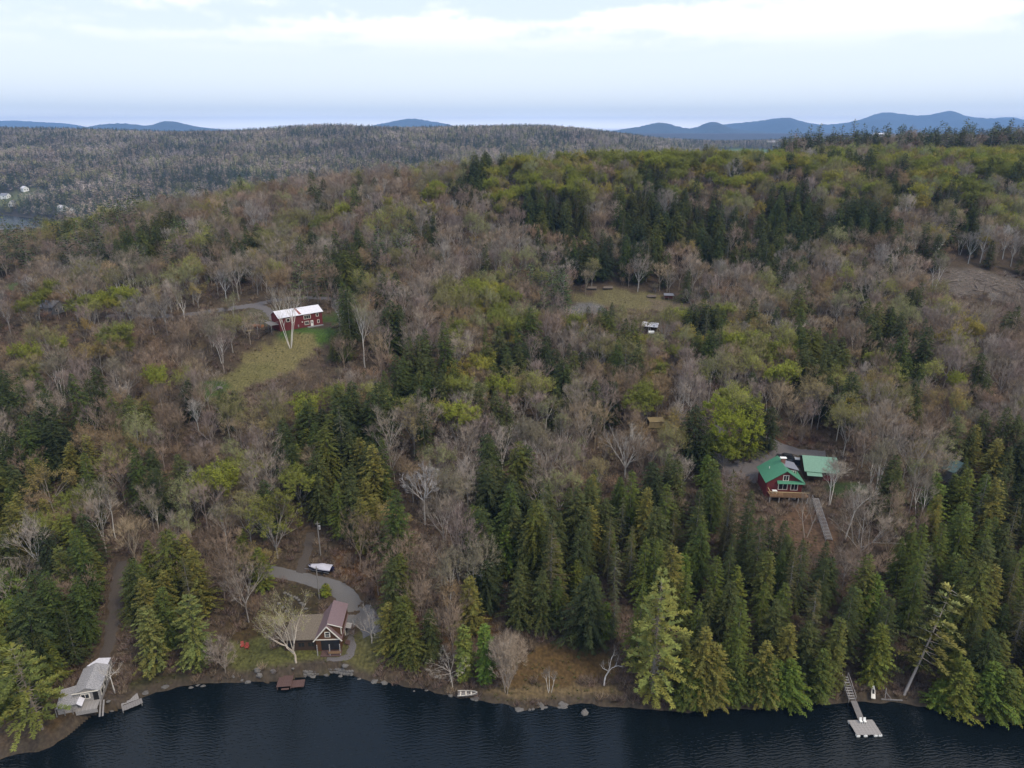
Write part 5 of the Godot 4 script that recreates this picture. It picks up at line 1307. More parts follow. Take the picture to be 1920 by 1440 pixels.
	hero("leafing_tree", hardwood(o, 57), on(-53.5, -139.5), "large yellow-green tree standing at the bend of the paved drive", "leafing tree")
	# a round garden shrub
	ced.merge({"height": 2.6, "spread": 1.3, "bare": 0.0, "whorls": 16, "arms": 8, "step": 0.16, "spray": 0.4, "pow": 0.32, "col": Color(0.13, 0.145, 0.02)}, true)
	hero("garden_shrub", conifer(ced, 58), on(-40.2, -129.6), "small round yellow-green shrub beside the front utility pole", "shrub")

# ---------------------------------------------------------------- buildings
# a ridged block: ridge along local z, gables at both ends
func gable(o: Node3D, w: float, l: float, wall_h: float, rise: float, over: float, wall: Material, roof: Material, at := Vector3.ZERO, y0 := -1.5) -> void:
	var g := Geo.new()
	var a := w * 0.5
	var b := l * 0.5
	for s in [-1.0, 1.0]:
		g.quad(at + Vector3(s * a, y0, -b), at + Vector3(s * a, y0, b), at + Vector3(s * a, wall_h, b), at + Vector3(s * a, wall_h, -b), Vector3(s, 0, 0), Color.WHITE)
		g.quad(at + Vector3(-a, y0, s * b), at + Vector3(a, y0, s * b), at + Vector3(a, wall_h, s * b), at + Vector3(-a, wall_h, s * b), Vector3(0, 0, s), Color.WHITE)
		g.tri(at + Vector3(-a, wall_h, s * b), at + Vector3(a, wall_h, s * b), at + Vector3(0, wall_h + rise, s * b), Vector3(0, 0, s), Color.WHITE)
	part("wall", g, wall, o)
	var k := rise / a
	for s in [-1.0, 1.0]:
		var p := Geo.new()
		var lift := 0.14
		p.slab([at + Vector3(0, wall_h + rise + lift, b + over), at + Vector3(s * (a + over), wall_h - k * over + lift, b + over), at + Vector3(s * (a + over), wall_h - k * over + lift, -b - over), at + Vector3(0, wall_h + rise + lift, -b - over)], 0.13)
		part("roof_panel", p, roof, o)

func window(o: Node3D, at: Vector3, w: float, h: float, lights: int, yaw := 0.0, called := "window") -> void:
	var t := Basis(Vector3.UP, yaw)
	var f := bx(called, o, at, Vector3(w + 0.24, h + 0.24, 0.08), mats.white_trim, t)
	for i in lights:
		var pw := w / lights - 0.1
		bx("pane", f, Vector3((i + 0.5 - lights * 0.5) * w / lights, 0, 0.035), Vector3(pw, h - 0.06, 0.05), mats.pane)

func plank_deck(o: Node3D, called: String, x0: float, x1: float, z0: float, z1: float, y: float, m: Material, along_x: bool, count: int) -> void:
	for i in count:
		var jig := rf(-0.05, 0.05)
		if along_x:
			var dz := (z1 - z0) / count
			bx(called, o, Vector3((x0 + x1) * 0.5 + jig, y + rf(-0.01, 0.01), z0 + dz * (i + 0.5)), Vector3(x1 - x0, 0.05, dz - 0.02), m)
		else:
			var dx := (x1 - x0) / count
			bx(called, o, Vector3(x0 + dx * (i + 0.5), y + rf(-0.01, 0.01), (z0 + z1) * 0.5 + jig), Vector3(dx - 0.02, 0.05, z1 - z0), m)

func beam(o: Node3D, called: String, p: Vector3, q: Vector3, w: float, m: Material, h := 0.0) -> MeshInstance3D:
	var g := Geo.new()
	var z := (q - p).normalized()
	var x := Vector3.UP.cross(z).normalized() if absf(z.y) < 0.98 else Vector3.RIGHT
	g.box((p + q) * 0.5, Vector3(w, h if h > 0.0 else w, p.distance_to(q)), Color.WHITE, Basis(x, z.cross(x), z))
	return part(called, g, m, o)

func green_house() -> void:
	var o := thing("house", "dark red house with a green metal roof and a raised deck on posts", "house", Vector3(66.2, 17.4, -157.4), -0.07)
	gable(o, 8.4, 7.6, 2.6, 2.9, 0.55, mats.red_siding, mats.green_roof, Vector3.ZERO, -3.4)
	# front: gable window, porch roof, tall windows
	window(o, Vector3(0.1, 3.55, 3.84), 1.15, 1.25, 2)
	window(o, Vector3(-0.4, 1.25, 3.84), 2.0, 1.5, 2)
	window(o, Vector3(2.3, 1.25, 3.84), 1.5, 1.6, 2, 0.0, "patio_door")
	bx("shutter", o, Vector3(-2.7, 1.3, 3.83), Vector3(0.9, 1.3, 0.05), mats.red_siding)
	var g := Geo.new()
	g.slab([Vector3(-1.9, 2.85, 3.75), Vector3(4.3, 2.85, 3.75), Vector3(4.4, 2.4, 4.75), Vector3(-2.0, 2.4, 4.75)], 0.08)
	part("porch_roof", g, mats.green_roof, o)
	# dormer on the east slope
	g = Geo.new()
	var dz0 := -2.9
	var dz1 := 0.9
	g.quad(Vector3(3.4, 2.9, dz0), Vector3(3.4, 2.9, dz1), Vector3(3.4, 4.3, dz1), Vector3(3.4, 4.3, dz0), Vector3(1, 0, 0), Color.WHITE)
	g.tri(Vector3(3.4, 3.0, dz1), Vector3(3.4, 4.3, dz1), Vector3(0.6, 5.0, dz1), Vector3(0, 0, 1), Color.WHITE)
	g.tri(Vector3(3.4, 3.0, dz0), Vector3(3.4, 4.3, dz0), Vector3(0.6, 5.0, dz0), Vector3(0, 0, -1), Color.WHITE)
	var dorm := part("dormer", g, mats.red_siding, o)
	g = Geo.new()
	g.slab([Vector3(0.35, 5.35, dz0 - 0.3), Vector3(0.35, 5.35, dz1 + 0.3), Vector3(3.9, 4.4, dz1 + 0.3), Vector3(3.9, 4.4, dz0 - 0.3)], 0.1)
	part("dormer_roof", g, mats.grey_roof, dorm)
	for i in 3:
		window(dorm, Vector3(1.7 + i * 0.62, 3.95 - i * 0.1, dz1 + 0.03), 0.36, 0.6, 1)
	window(dorm, Vector3(3.43, 3.75, -1.0), 1.8, 0.7, 3, PI / 2)
	# chimney
	var ch := bx("chimney", o, Vector3(0.45, 5.4, -1.0), Vector3(0.95, 2.3, 0.75), mats.brick)
	bx("chimney_cap", ch, Vector3(0, 1.25, 0), Vector3(1.5, 0.14, 0.95), mats.white_plastic)
	bx("vent_pipe", o, Vector3(-2.7, 4.1, -0.6), Vector3(0.12, 0.5, 0.12), mats.white_plastic)
	# basement front and deck
	plank_deck(o, "deck_board", -3.9, 5.1, 3.85, 6.3, -0.1, mats.deck_wood, true, 12)
	bx("rim_joist", o, Vector3(0.6, -0.3, 6.2), Vector3(9.0, 0.28, 0.08), mats.deck_wood)
	for x in [-3.8, -1.6, 0.7, 2.9, 5.0]:
		bx("deck_post", o, Vector3(x, -1.75, 6.05), Vector3(0.2, 3.3, 0.2), mats.pale_board)
	for x in [-3.9, -2.1, -0.3, 1.5, 3.3, 5.1]:
		bx("rail_post", o, Vector3(x, 0.42, 6.25), Vector3(0.1, 1.0, 0.1), mats.deck_wood)
	bx("handrail", o, Vector3(0.6, 0.95, 6.25), Vector3(9.2, 0.07, 0.16), mats.yellow_wood)
	bx("handrail", o, Vector3(-3.9, 0.95, 5.05), Vector3(0.16, 0.07, 2.5), mats.yellow_wood)
	bx("rail_panel", o, Vector3(1.7, 0.38, 6.24), Vector3(5.2, 0.8, 0.03), mats.deck_wood)
	for k in 3:
		bx("rail_bar", o, Vector3(-2.4, 0.15 + 0.27 * k, 6.24), Vector3(2.9, 0.05, 0.05), mats.deck_wood)
	var item := thing("patio_table", "small white patio table on the deck of the red house", "table", Vector3(63.3, 17.38, -152.6))
	bx("table_top", item, Vector3(0, 0.72, 0), Vector3(1.1, 0.05, 0.8), mats.white_plastic)
	for q in [[-0.45, -0.3], [0.45, -0.3], [-0.45, 0.3], [0.45, 0.3]]:
		bx("leg", item, Vector3(q[0], 0.35, q[1]), Vector3(0.05, 0.7, 0.05), mats.white_plastic)
	item = thing("storage_box", "white storage box under the deck of the red house", "box", on(68.1, -152.6), 0.1)
	bx("body", item, Vector3(0, 0.5, 0), Vector3(1.0, 0.9, 0.6), mats.white_plastic)
	bx("lid", item, Vector3(0, 0.98, 0), Vector3(1.08, 0.08, 0.68), mats.weathered)
	# garage
	o = thing("garage", "garage with a pale green metal roof behind the red house", "garage", Vector3(78.0, 17.3, -163.6), -0.19 + PI / 2)
	gable(o, 8.4, 7.2, 2.5, 2.0, 0.55, mats.dark_wood, mats.pale_green_roof)
	g = Geo.new()
	g.slab([Vector3(-4.2, 2.35, -3.6), Vector3(-4.2, 2.35, 0.0), Vector3(-5.9, 1.8, 0.0), Vector3(-5.9, 1.8, -3.6)], 0.08)
	part("lean_to_roof", g, mats.pale_green_roof, o)
	for q in [-3.4, -1.7, -0.2]:
		bx("post", o, Vector3(-5.7, 0.2, q), Vector3(0.14, 3.2, 0.14), mats.dark_wood)
	bx("lattice", o, Vector3(-4.3, 0.8, 2.0), Vector3(0.05, 1.5, 3.0), mats.red_siding)
	# long outdoor stairs down the bank
	o = thing("outdoor_stairs", "long grey wooden stairs running down the brown bank from the deck", "stairs", Vector3.ZERO)
	var a := Vector3(72.6, 16.8, -151.0)
	var b := on(71.6, -139.2, 0.2)
	var across := (b - a).cross(Vector3.UP).normalized() * 0.75
	for s in [-1.0, 1.0]:
		beam(o, "stringer", a + across * s, b + across * s, 0.1, mats.grey_board, 0.26)
	for i in 30:
		var p := a.lerp(b, (i + 0.5) / 30.0) + Vector3.UP * 0.18
		beam(o, "tread", p - across, p + across, 0.2, mats.pale_board, 0.05)
	for i in 5:
		var p := a.lerp(b, i / 4.0)
		beam(o, "post", p + across - Vector3.UP * 1.2, p + across + Vector3.UP * 0.95, 0.09, mats.grey_board)
	beam(o, "handrail", a + across + Vector3.UP * 0.95, b + across + Vector3.UP * 0.95, 0.08, mats.grey_board)

func car(at: Vector3, yaw: float, label: String, roof: Material) -> void:
	var o := thing("parked_car", label, "car", at, yaw, "cars parked behind the red house")
	var g := Geo.new()
	var prof := [[-2.2, 0.35, 0.75], [-2.15, 0.35, 0.95], [-1.2, 0.3, 1.02], [-0.5, 0.3, 1.02], [1.2, 0.3, 1.02], [2.1, 0.3, 0.98], [2.25, 0.4, 0.75]]
	for i in prof.size() - 1:
		var p: Array = prof[i]
		var q: Array = prof[i + 1]
		for s in [-0.9, 0.9]:
			g.quad(Vector3(s, p[1], p[0]), Vector3(s, q[1], q[0]), Vector3(s * 0.96, q[2], q[0]), Vector3(s * 0.96, p[2], p[0]), Vector3(s, 0, 0), Color.WHITE)
		g.quad(Vector3(-0.86, p[2], p[0]), Vector3(0.86, p[2], p[0]), Vector3(0.86, q[2], q[0]), Vector3(-0.86, q[2], q[0]), Vector3.UP, Color.WHITE)
	g.quad(Vector3(-0.9, 0.35, -2.2), Vector3(0.9, 0.35, -2.2), Vector3(0.86, 0.75, -2.2), Vector3(-0.86, 0.75, -2.2), Vector3(0, 0, -1), Color.WHITE)
	g.quad(Vector3(-0.9, 0.4, 2.25), Vector3(0.9, 0.4, 2.25), Vector3(0.86, 0.75, 2.25), Vector3(-0.86, 0.75, 2.25), Vector3(0, 0, 1), Color.WHITE)
	part("body", g, mats.car_paint, o)
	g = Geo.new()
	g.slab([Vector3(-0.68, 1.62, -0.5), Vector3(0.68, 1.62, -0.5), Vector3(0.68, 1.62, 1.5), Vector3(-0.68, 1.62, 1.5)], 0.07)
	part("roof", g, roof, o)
	g = Geo.new()
	for s in [-1.0, 1.0]:
		g.quad(Vector3(s * 0.84, 1.02, -1.2), Vector3(s * 0.84, 1.02, 2.0), Vector3(s * 0.66, 1.56, 1.5), Vector3(s * 0.66, 1.56, -0.5), Vector3(s, 0, 0), Color.WHITE)
	part("side_window", g, mats.pane, o)
	g = Geo.new()
	g.quad(Vector3(-0.84, 1.02, -1.2), Vector3(0.84, 1.02, -1.2), Vector3(0.66, 1.56, -0.5), Vector3(-0.66, 1.56, -0.5), Vector3(0, 0, -1), Color.WHITE)
	part("windscreen", g, mats.pane, o)
	g = Geo.new()
	g.quad(Vector3(-0.84, 1.02, 2.0), Vector3(0.84, 1.02, 2.0), Vector3(0.66, 1.56, 1.5), Vector3(-0.66, 1.56, 1.5), Vector3(0, 0, 1), Color.WHITE)
	part("rear_window", g, mats.pane, o)
	for x in [-0.86, 0.86]:
		for z in [-1.4, 1.35]:
			g = Geo.new()
			g.tube(Vector3(x - 0.1, 0.34, z), Vector3(x + 0.1, 0.34, z), 0.34, 0.34, 12, Color.WHITE, true)
			part("wheel", g, mats.black, o)

func brown_cottage() -> void:
	var o := thing("cottage", "brown cottage with a mauve metal roof and cream gable trim by the lake", "cottage", Vector3(-36.5, 2.6, -118.7), 0.05)
	# main block: ridge towards the lake
	gable(o, 4.8, 7.4, 2.9, 3.0, 0.35, mats.brown_siding, mats.mauve_roof)
	# raised half of the roof to the east
	var g := Geo.new()
	g.slab([Vector3(0.0, 6.22, 3.3), Vector3(0.0, 6.22, -4.1), Vector3(2.9, 5.2, -4.1), Vector3(2.9, 5.2, 3.3)], 0.12)
	part("dormer_roof", g, mats.mauve_roof, o)
	g = Geo.new()
	g.quad(Vector3(2.6, 2.9, 3.1), Vector3(2.6, 2.9, -4.0), Vector3(2.6, 5.2, -4.0), Vector3(2.6, 5.2, 3.1), Vector3(1, 0, 0), Color.WHITE)
	g.quad(Vector3(0.1, 5.9, 3.1), Vector3(2.6, 5.15, 3.1), Vector3(2.6, 2.9, 3.1), Vector3(2.2, 3.0, 3.1), Vector3(0, 0, 1), Color.WHITE)
	part("dormer_wall", g, mats.brown_siding, o)
	bx("corner_board", o, Vector3(2.62, 4.3, 3.16), Vector3(0.14, 1.6, 0.1), mats.white_trim)
	bx("dormer_fascia", o, Vector3(1.5, 5.62, 3.34), Vector3(3.0, 0.16, 0.06), mats.white_trim, Basis(Vector3(0, 0, 1), -0.335))
	# gable trim
	for s in [-1.0, 1.0]:
		beam(o, "bargeboard", Vector3(0, 5.98, 4.08), Vector3(s * 2.8, 2.52, 4.08), 0.1, mats.white_trim, 0.2)
	bx("gable_band", o, Vector3(0, 2.72, 3.76), Vector3(5.0, 0.16, 0.1), mats.white_trim)
	window(o, Vector3(0.0, 3.9, 3.74), 0.85, 1.0, 1)
	for y in [0.0]:
		bx("sash_bar", o, Vector3(0, 3.9, 3.85), Vector3(0.85, 0.06, 0.04), mats.white_trim)
	# porch under the gable
	bx("porch_floor", o, Vector3(0.6, -0.02, 4.5), Vector3(4.0, 0.16, 1.7), mats.dock_brown)
	bx("porch_shade_panel", o, Vector3(0.4, 1.35, 3.73), Vector3(3.6, 2.2, 0.06), mats.pane)  # dark panel on the wall, painting in the shade under the porch
	for x in [-1.9, 0.5, 2.5]:
		bx("porch_post", o, Vector3(x, 1.3, 5.1), Vector3(0.16, 2.6, 0.16), mats.pale_board)
	bx("porch_rail", o, Vector3(1.4, 0.75, 5.2), Vector3(2.4, 0.5, 0.06), mats.deck_wood)
	# the older wing with the low tan roof
	g = Geo.new()
	g.box(Vector3(-5.6, 0.6, 0.2), Vector3(6.4, 4.0, 6.0))
	part("wing_wall", g, mats.dark_wood, o)
	g = Geo.new()
	g.slab([Vector3(-2.1, 3.5, -3.3), Vector3(-8.4, 3.5, -3.1), Vector3(-9.2, 2.7, 3.6), Vector3(-2.1, 2.7, 3.6)], 0.14)
	part("wing_roof", g, mats.tan_roof, o)
	for x in [-7.4, -5.4, -3.5]:
		var wf := bx("window", o, Vector3(x, 1.3, 3.22), Vector3(1.3, 1.15, 0.08), mats.dark_wood)
		for k in 2:
			bx("pane", wf, Vector3(-0.3 + 0.6 * k, 0, 0.03), Vector3(0.5, 0.95, 0.05), mats.pane)
	# east side: entry steps and small roof
	g = Geo.new()
	g.slab([Vector3(2.6, 2.4, -1.8), Vector3(2.6, 2.4, -0.2), Vector3(3.8, 2.1, -0.2), Vector3(3.8, 2.1, -1.8)], 0.08)
	part("entry_roof", g, mats.pale_board, o)
	bx("side_door", o, Vector3(2.44, 1.1, -1.0), Vector3(0.06, 2.0, 0.9), mats.white_trim)
	for k in 3:
		bx("step", o, Vector3(3.0 + k * 0.3, 0.35 - k * 0.16, 1.6), Vector3(0.32, 0.14, 1.2), mats.dock_brown)
	# paved path and crushed stone
	lay("garden_path", [Vector2(-33.2, -121.0), Vector2(-32.6, -118.0), Vector2(-32.0, -116.0), Vector2(-32.3, -114.0), Vector2(-33.4, -112.9), Vector2(-36.2, -112.7)], [0.6, 0.6, 0.8, 0.8, 0.6, 0.5], mats.dirt_drive, 0.05, 0.3)
	patch("crushed_stone_bed", on(-37.2, -125.6), 2.6, 2.6, mats.crushed)
	patch("crushed_stone_bed", on(-34.4, -122.6), 1.9, 2.8, mats.crushed)
	# garden walls of field stone on the bank
	for row in [[Vector2(-50.0, -127.6), Vector2(-47.0, -126.2), Vector2(-43.5, -124.6), Vector2(-41.5, -123.6)], [Vector2(-49.2, -129.8), Vector2(-46.5, -129.0), Vector2(-43.5, -127.0)]]:
		var w := thing("garden_wall", ["lower dry stone garden wall on the bank behind the brown cottage", "upper dry stone garden wall nearer the paved drive"][0 if row.size() == 4 else 1], "stone wall", Vector3.ZERO, 0.0, "garden walls")
		for i in row.size() - 1:
			var n := int(row[i].distance_to(row[i + 1]) / 0.7)
			for k in n:
				var p: Vector2 = row[i].lerp(row[i + 1], float(k) / n)
				var st := part("stone", rocks[rng.randi() % rocks.size()], null, w)
				st.transform = Transform3D(Basis(Vector3.UP, rf(0, 6)).scaled(Vector3(rf(0.3, 0.5), rf(0.2, 0.32), rf(0.25, 0.4))), on(p.x + rf(-0.15, 0.15), p.y + rf(-0.15, 0.15), 0.1))
	# stone wall along the water
	var sw := thing("retaining_wall", "rough stone retaining wall along the water below the brown cottage", "stone wall", Vector3.ZERO)
	for i in 56:
		var x := lerpf(-40.5, -31.0, (i / 2) / 28.0)
		var d := shore(x / 111.0)
		var st := part("stone", rocks[rng.randi() % rocks.size()], null, sw)
		st.transform = Transform3D(Basis(Vector3.UP, rf(0, 6)).scaled(Vector3(rf(0.32, 0.5), rf(0.25, 0.4), rf(0.3, 0.45))), Vector3(x + rf(-0.15, 0.15), 0.25 + 0.5 * (i % 2), -d - 0.2 - 0.25 * (i % 2)))
	for q in [[-54.0, -116.4, 0.4, "red lawn chair at the edge of the bank, facing the lake"], [-53.0, -116.1, 0.1, "red lawn chair closer to the brown cottage, second of two"]]:
		var c := thing("lawn_chair", q[3], "chair", on(q[0], q[1]), q[2], "red lawn chairs")
		bx("seat", c, Vector3(0, 0.38, 0), Vector3(0.6, 0.06, 0.6), mats.red_plastic, Basis(Vector3.RIGHT, 0.15))
		bx("backrest", c, Vector3(0, 0.75, -0.32), Vector3(0.6, 0.8, 0.06), mats.red_plastic, Basis(Vector3.RIGHT, -0.35))
		for s in [-0.33, 0.33]:
			bx("armrest", c, Vector3(s, 0.6, 0), Vector3(0.12, 0.04, 0.7), mats.red_plastic)
			bx("leg", c, Vector3(s, 0.28, 0.3), Vector3(0.06, 0.6, 0.08), mats.red_plastic)
			bx("leg", c, Vector3(s, 0.28, -0.3), Vector3(0.06, 0.6, 0.08), mats.red_plastic)

func red_house() -> void:
	var o := thing("house", "long red two-storey house with a white metal roof above the meadow", "house", Vector3(-74.6, 35.6, -240.0), 0.68)
	gable_x(o, 15.4, 7.0, 4.7, 1.6, 0.4)
	var z := 3.53
	window(o, Vector3(2.2, 3.55, z), 2.3, 1.15, 3)
	window(o, Vector3(5.9, 3.75, z), 0.75, 1.0, 1)
	window(o, Vector3(1.9, 1.45, z), 1.4, 1.05, 2)
	window(o, Vector3(6.1, 1.4, z), 0.6, 1.0, 1)
	window(o, Vector3(-4.6, 3.5, z), 1.0, 1.0, 1)
	var d := bx("front_door", o, Vector3(3.75, 1.05, z), Vector3(0.95, 2.05, 0.08), mats.white_plastic)
	bx("pane", d, Vector3(0, 0.35, 0.04), Vector3(0.35, 0.7, 0.04), mats.pane)
	bx("wall_lamp", o, Vector3(0.3, 2.05, z), Vector3(0.4, 0.25, 0.3), mats.white_plastic)
	bx("meter_box", o, Vector3(-1.2, 0.9, z), Vector3(0.4, 0.9, 0.2), mats.pale_board)
	# stone terrace
	bx("terrace", o, Vector3(4.6, 0.02, 4.3), Vector3(5.6, 0.24, 1.4), mats.concrete)
	# side deck at the west gable
	plank_deck(o, "deck_board", -10.6, -7.8, -3.0, 3.0, 2.4, mats.grey_board, true, 10)
	for q in [[-10.4, 2.9], [-10.4, 0.0], [-10.4, -2.9]]:
		bx("deck_post", o, Vector3(q[0], 0.8, q[1]), Vector3(0.16, 3.4, 0.16), mats.grey_board)
	bx("deck_rail", o, Vector3(-10.5, 3.35, 0), Vector3(0.08, 0.1, 6.0), mats.pale_board)
	bx("deck_rail", o, Vector3(-9.2, 3.35, 2.95), Vector3(2.6, 0.1, 0.08), mats.pale_board)
	for k in 7:
		bx("baluster", o, Vector3(-10.4 + k * 0.4, 2.9, 2.95), Vector3(0.05, 0.9, 0.05), mats.pale_board)
	var pile := thing("brush_pile", "dark heap of cut brush beside the deck of the red house", "brush pile", on(-83.0, -231.5))
	var g := Geo.new()
	rng.seed = 5
	for k in 120:
		var p := Vector3(rf(-1.8, 1.8), rf(0, 1.3), rf(-1.4, 1.4))
		var q := p + Vector3(rf(-1, 1), rf(-0.3, 0.5), rf(-1, 1)).normalized() * 1.2
		g.tube(p, q, 0.05, 0.02, 3, vary(Color(0.05, 0.045, 0.04), 0.3))
	part("branches", g, mats.twigs, pile)
	pile = thing("lumber_pile", "stack of pale boards beside the gravel yard of the red house", "lumber", on(-91.0, -238.0), 0.5)
	for k in 9:
		bx("board", pile, Vector3(rf(-0.3, 0.3), 0.1 + 0.12 * (k / 3), (k % 3) * 0.4 - 0.4), Vector3(3.6, 0.1, 0.32), mats.yellow_wood)
	pile = thing("earth_mound", "heap of orange soil beside the yard, left of the red house", "soil heap", on(-88.5, -240.5))
	var mm := part("heap", rocks[1], null, pile)
	mm.scale = Vector3(2.2, 0.9, 1.4)
	mm.set_surface_override_material(0, grained(0.36, 0.17, 0.09, 1.0, 0.4, 0.95))

# as gable, with the ridge along local x; a white metal roof in sheets with a rusty one among them
func gable_x(o: Node3D, l: float, w: float, wall_h: float, rise: float, over: float) -> void:
	var g := Geo.new()
	var a := w * 0.5
	var b := l * 0.5
	for s in [-1.0, 1.0]:
		g.quad(Vector3(-b, -1.5, s * a), Vector3(b, -1.5, s * a), Vector3(b, wall_h, s * a), Vector3(-b, wall_h, s * a), Vector3(0, 0, s), Color.WHITE)
		g.quad(Vector3(s * b, -1.5, -a), Vector3(s * b, -1.5, a), Vector3(s * b, wall_h, a), Vector3(s * b, wall_h, -a), Vector3(s, 0, 0), Color.WHITE)
		g.tri(Vector3(s * b, wall_h, -a), Vector3(s * b, wall_h, a), Vector3(s * b, wall_h + rise, 0), Vector3(s, 0, 0), Color.WHITE)
	part("wall", g, mats.red_siding, o)
	var k := rise / a
	for s in [-1.0, 1.0]:
		for i in 9:
			var x0 := lerpf(-b - over, b + over, i / 9.0)
			var x1 := lerpf(-b - over, b + over, (i + 1) / 9.0)
			var p := Geo.new()
			var y := 0.12 + 0.012 * (i % 2)
			p.slab([Vector3(x0, wall_h + rise + y, 0), Vector3(x1, wall_h + rise + y, 0), Vector3(x1, wall_h - k * over + y, s * (a + over)), Vector3(x0, wall_h - k * over + y, s * (a + over))], 0.1)
			part("roof_sheet", p, mats.white_roof, o)
	var p := Geo.new()
	p.slab([Vector3(-0.9, wall_h + rise * 0.95 + 0.15, 0.17), Vector3(-0.3, wall_h + rise * 0.95 + 0.15, 0.17), Vector3(0.3, wall_h + 0.14, a), Vector3(-0.6, wall_h + 0.14, a)], 0.01)
	part("rust_patch", p, mats.rust, o)

func white_cottage() -> void:
	var o := thing("cottage", "weathered whitish cottage with patched roofs on the lake bank", "cottage", Vector3(-77.4, 2.0, -104.9), 0.25)
	gable(o, 4.0, 6.2, 2.7, 0.8, 0.25, mats.pale_board, mats.weathered)
	bx("corner_gutter", o, Vector3(-0.2, 2.75, 3.4), Vector3(4.3, 0.16, 0.1), mats.white_trim)
	# rear lean-to with a white roof
	var g := Geo.new()
	g.slab([Vector3(-1.6, 3.3, -3.2), Vector3(1.9, 2.9, -3.2), Vector3(1.9, 2.7, -5.4), Vector3(-0.2, 2.9, -5.6)], 0.1)
	part("rear_roof", g, mats.white_roof, o)
	g = Geo.new()
	g.box(Vector3(0.6, 0.8, -4.3), Vector3(2.2, 3.6, 2.0))
	part("rear_wall", g, mats.pale_board, o)
	# side windows towards the lake
	for zz in [-1.8, 0.2, 2.0]:
		window(o, Vector3(2.02, 1.5, zz), 0.9, 1.0, 1, PI / 2)
	# front deck and door
	plank_deck(o, "deck_board", -1.6, 1.9, 3.15, 5.4, 0.55, mats.pale_board, true, 8)
	bx("deck_skirt", o, Vector3(0.15, 0.1, 5.35), Vector3(3.5, 0.8, 0.08), mats.pale_board)
	bx("door_opening", o, Vector3(1.3, 1.4, 3.12), Vector3(0.85, 1.8, 0.06), mats.black)
	window(o, Vector3(-0.4, 1.7, 3.14), 1.3, 0.9, 2)
	# low west wing
	g = Geo.new()
	g.box(Vector3(-3.0, 0.4, 2.6), Vector3(3.2, 2.8, 4.2))
	part("wing_wall", g, mats.pale_board, o)
	g = Geo.new()
	g.slab([Vector3(-1.4, 2.3, 0.2), Vector3(-5.0, 1.95, 0.6), Vector3(-4.6, 1.7, 5.2), Vector3(-1.2, 2.1, 5.2)], 0.1)
	part("wing_roof", g, mats.weathered, o)
	g = Geo.new()
	g.slab([Vector3(-1.2, 2.12, 3.4), Vector3(-1.2, 2.12, 5.2), Vector3(-0.4, 1.5, 5.3), Vector3(-0.4, 1.5, 3.4)], 0.08)
	part("wing_eave", g, mats.white_roof, o)
	for x in [-4.7, -3.4, -2.1]:
		bx("post", o, Vector3(x, 0.4, 5.1), Vector3(0.12, 2.6, 0.12), mats.grey_board)
	# ramp with two rails down to the bank
	for s in [2.0, 2.5]:
		beam(o, "ramp_board", Vector3(s, 0.5, 3.4), Vector3(s + 0.3, -0.7, 6.2), 0.28, mats.grey_board, 0.06)
	# steps behind the cottage
	var st := thing("log_steps", "log steps cut into the bank behind the weathered cottage", "steps", Vector3.ZERO)
	for k in 8:
		var p := on(-76.2 - k * 0.1, -112.2 - k * 0.95, 0.08)
		beam(st, "log_step", p - Vector3(0.9, 0, 0), p + Vector3(0.9, 0, 0.15), 0.16, mats.log)

# a strip laid on the ground along a line, with a width at each point
func lay(called: String, pts: Array, widths: Array, m: Material, lift: float, ragged := 0.0) -> void:
	var g := Geo.new()
	var line := []
	var curve := Curve2D.new()
	for i in pts.size():
		var t: Vector2 = (pts[mini(i + 1, pts.size() - 1)] - pts[maxi(i - 1, 0)]) / 6.0
		curve.add_point(pts[i], -t, t)
	var length := curve.get_baked_length()
	var n := int(length / 0.7)
	var last := []
	for i in n + 1:
		var at := length * i / n
		var p := curve.sample_baked(at, true)
		var q := curve.sample_baked(minf(at + 0.3, length), true)
		var r := curve.sample_baked(maxf(at - 0.3, 0.0), true)
		var side := (q - r).normalized().orthogonal()
		var f := float(i) / n * (pts.size() - 1)
		var w := lerpf(widths[int(f)], widths[mini(int(f) + 1, widths.size() - 1)], f - int(f))
		var row := []
		for k in 7:
			var s := (k / 3.0 - 1.0) * w
			if k == 0 or k == 6: s += rf(-0.12, 0.12) * (1.0 + ragged)
			var v := p + side * s
			row.append(on(v.x, v.y, lift if k > 0 and k < 6 else lift * 0.4))
		if i > 0:
			for k in 6:
				g.quad(last[k], last[k + 1], row[k + 1], row[k], Vector3.UP, Color.WHITE)
		last = row
	setting(numbered(called), g.mesh(m))

func patch(called: String, at: Vector3, rx: float, rz: float, m: Material) -> void:
	var g := Geo.new()
	var rings := 5
	for i in rings:
		for k in 22:
			var p := []
			for q in [[i, k], [i + 1, k], [i + 1, k + 1], [i, k + 1]]:
				var a: float = TAU * (q[1] % 22) / 22.0
				var r: float = float(q[0]) / rings * (1.0 + 0.16 * sin(a * 3.0 + at.x) + 0.08 * sin(a * 7.0))
				p.append(on(at.x + cos(a) * rx * r, at.z + sin(a) * rz * r, 0.09 if q[0] < rings else 0.02))
			g.quad(p[0], p[1], p[2], p[3], Vector3.UP, Color.WHITE)
	setting(numbered(called), g.mesh(m))

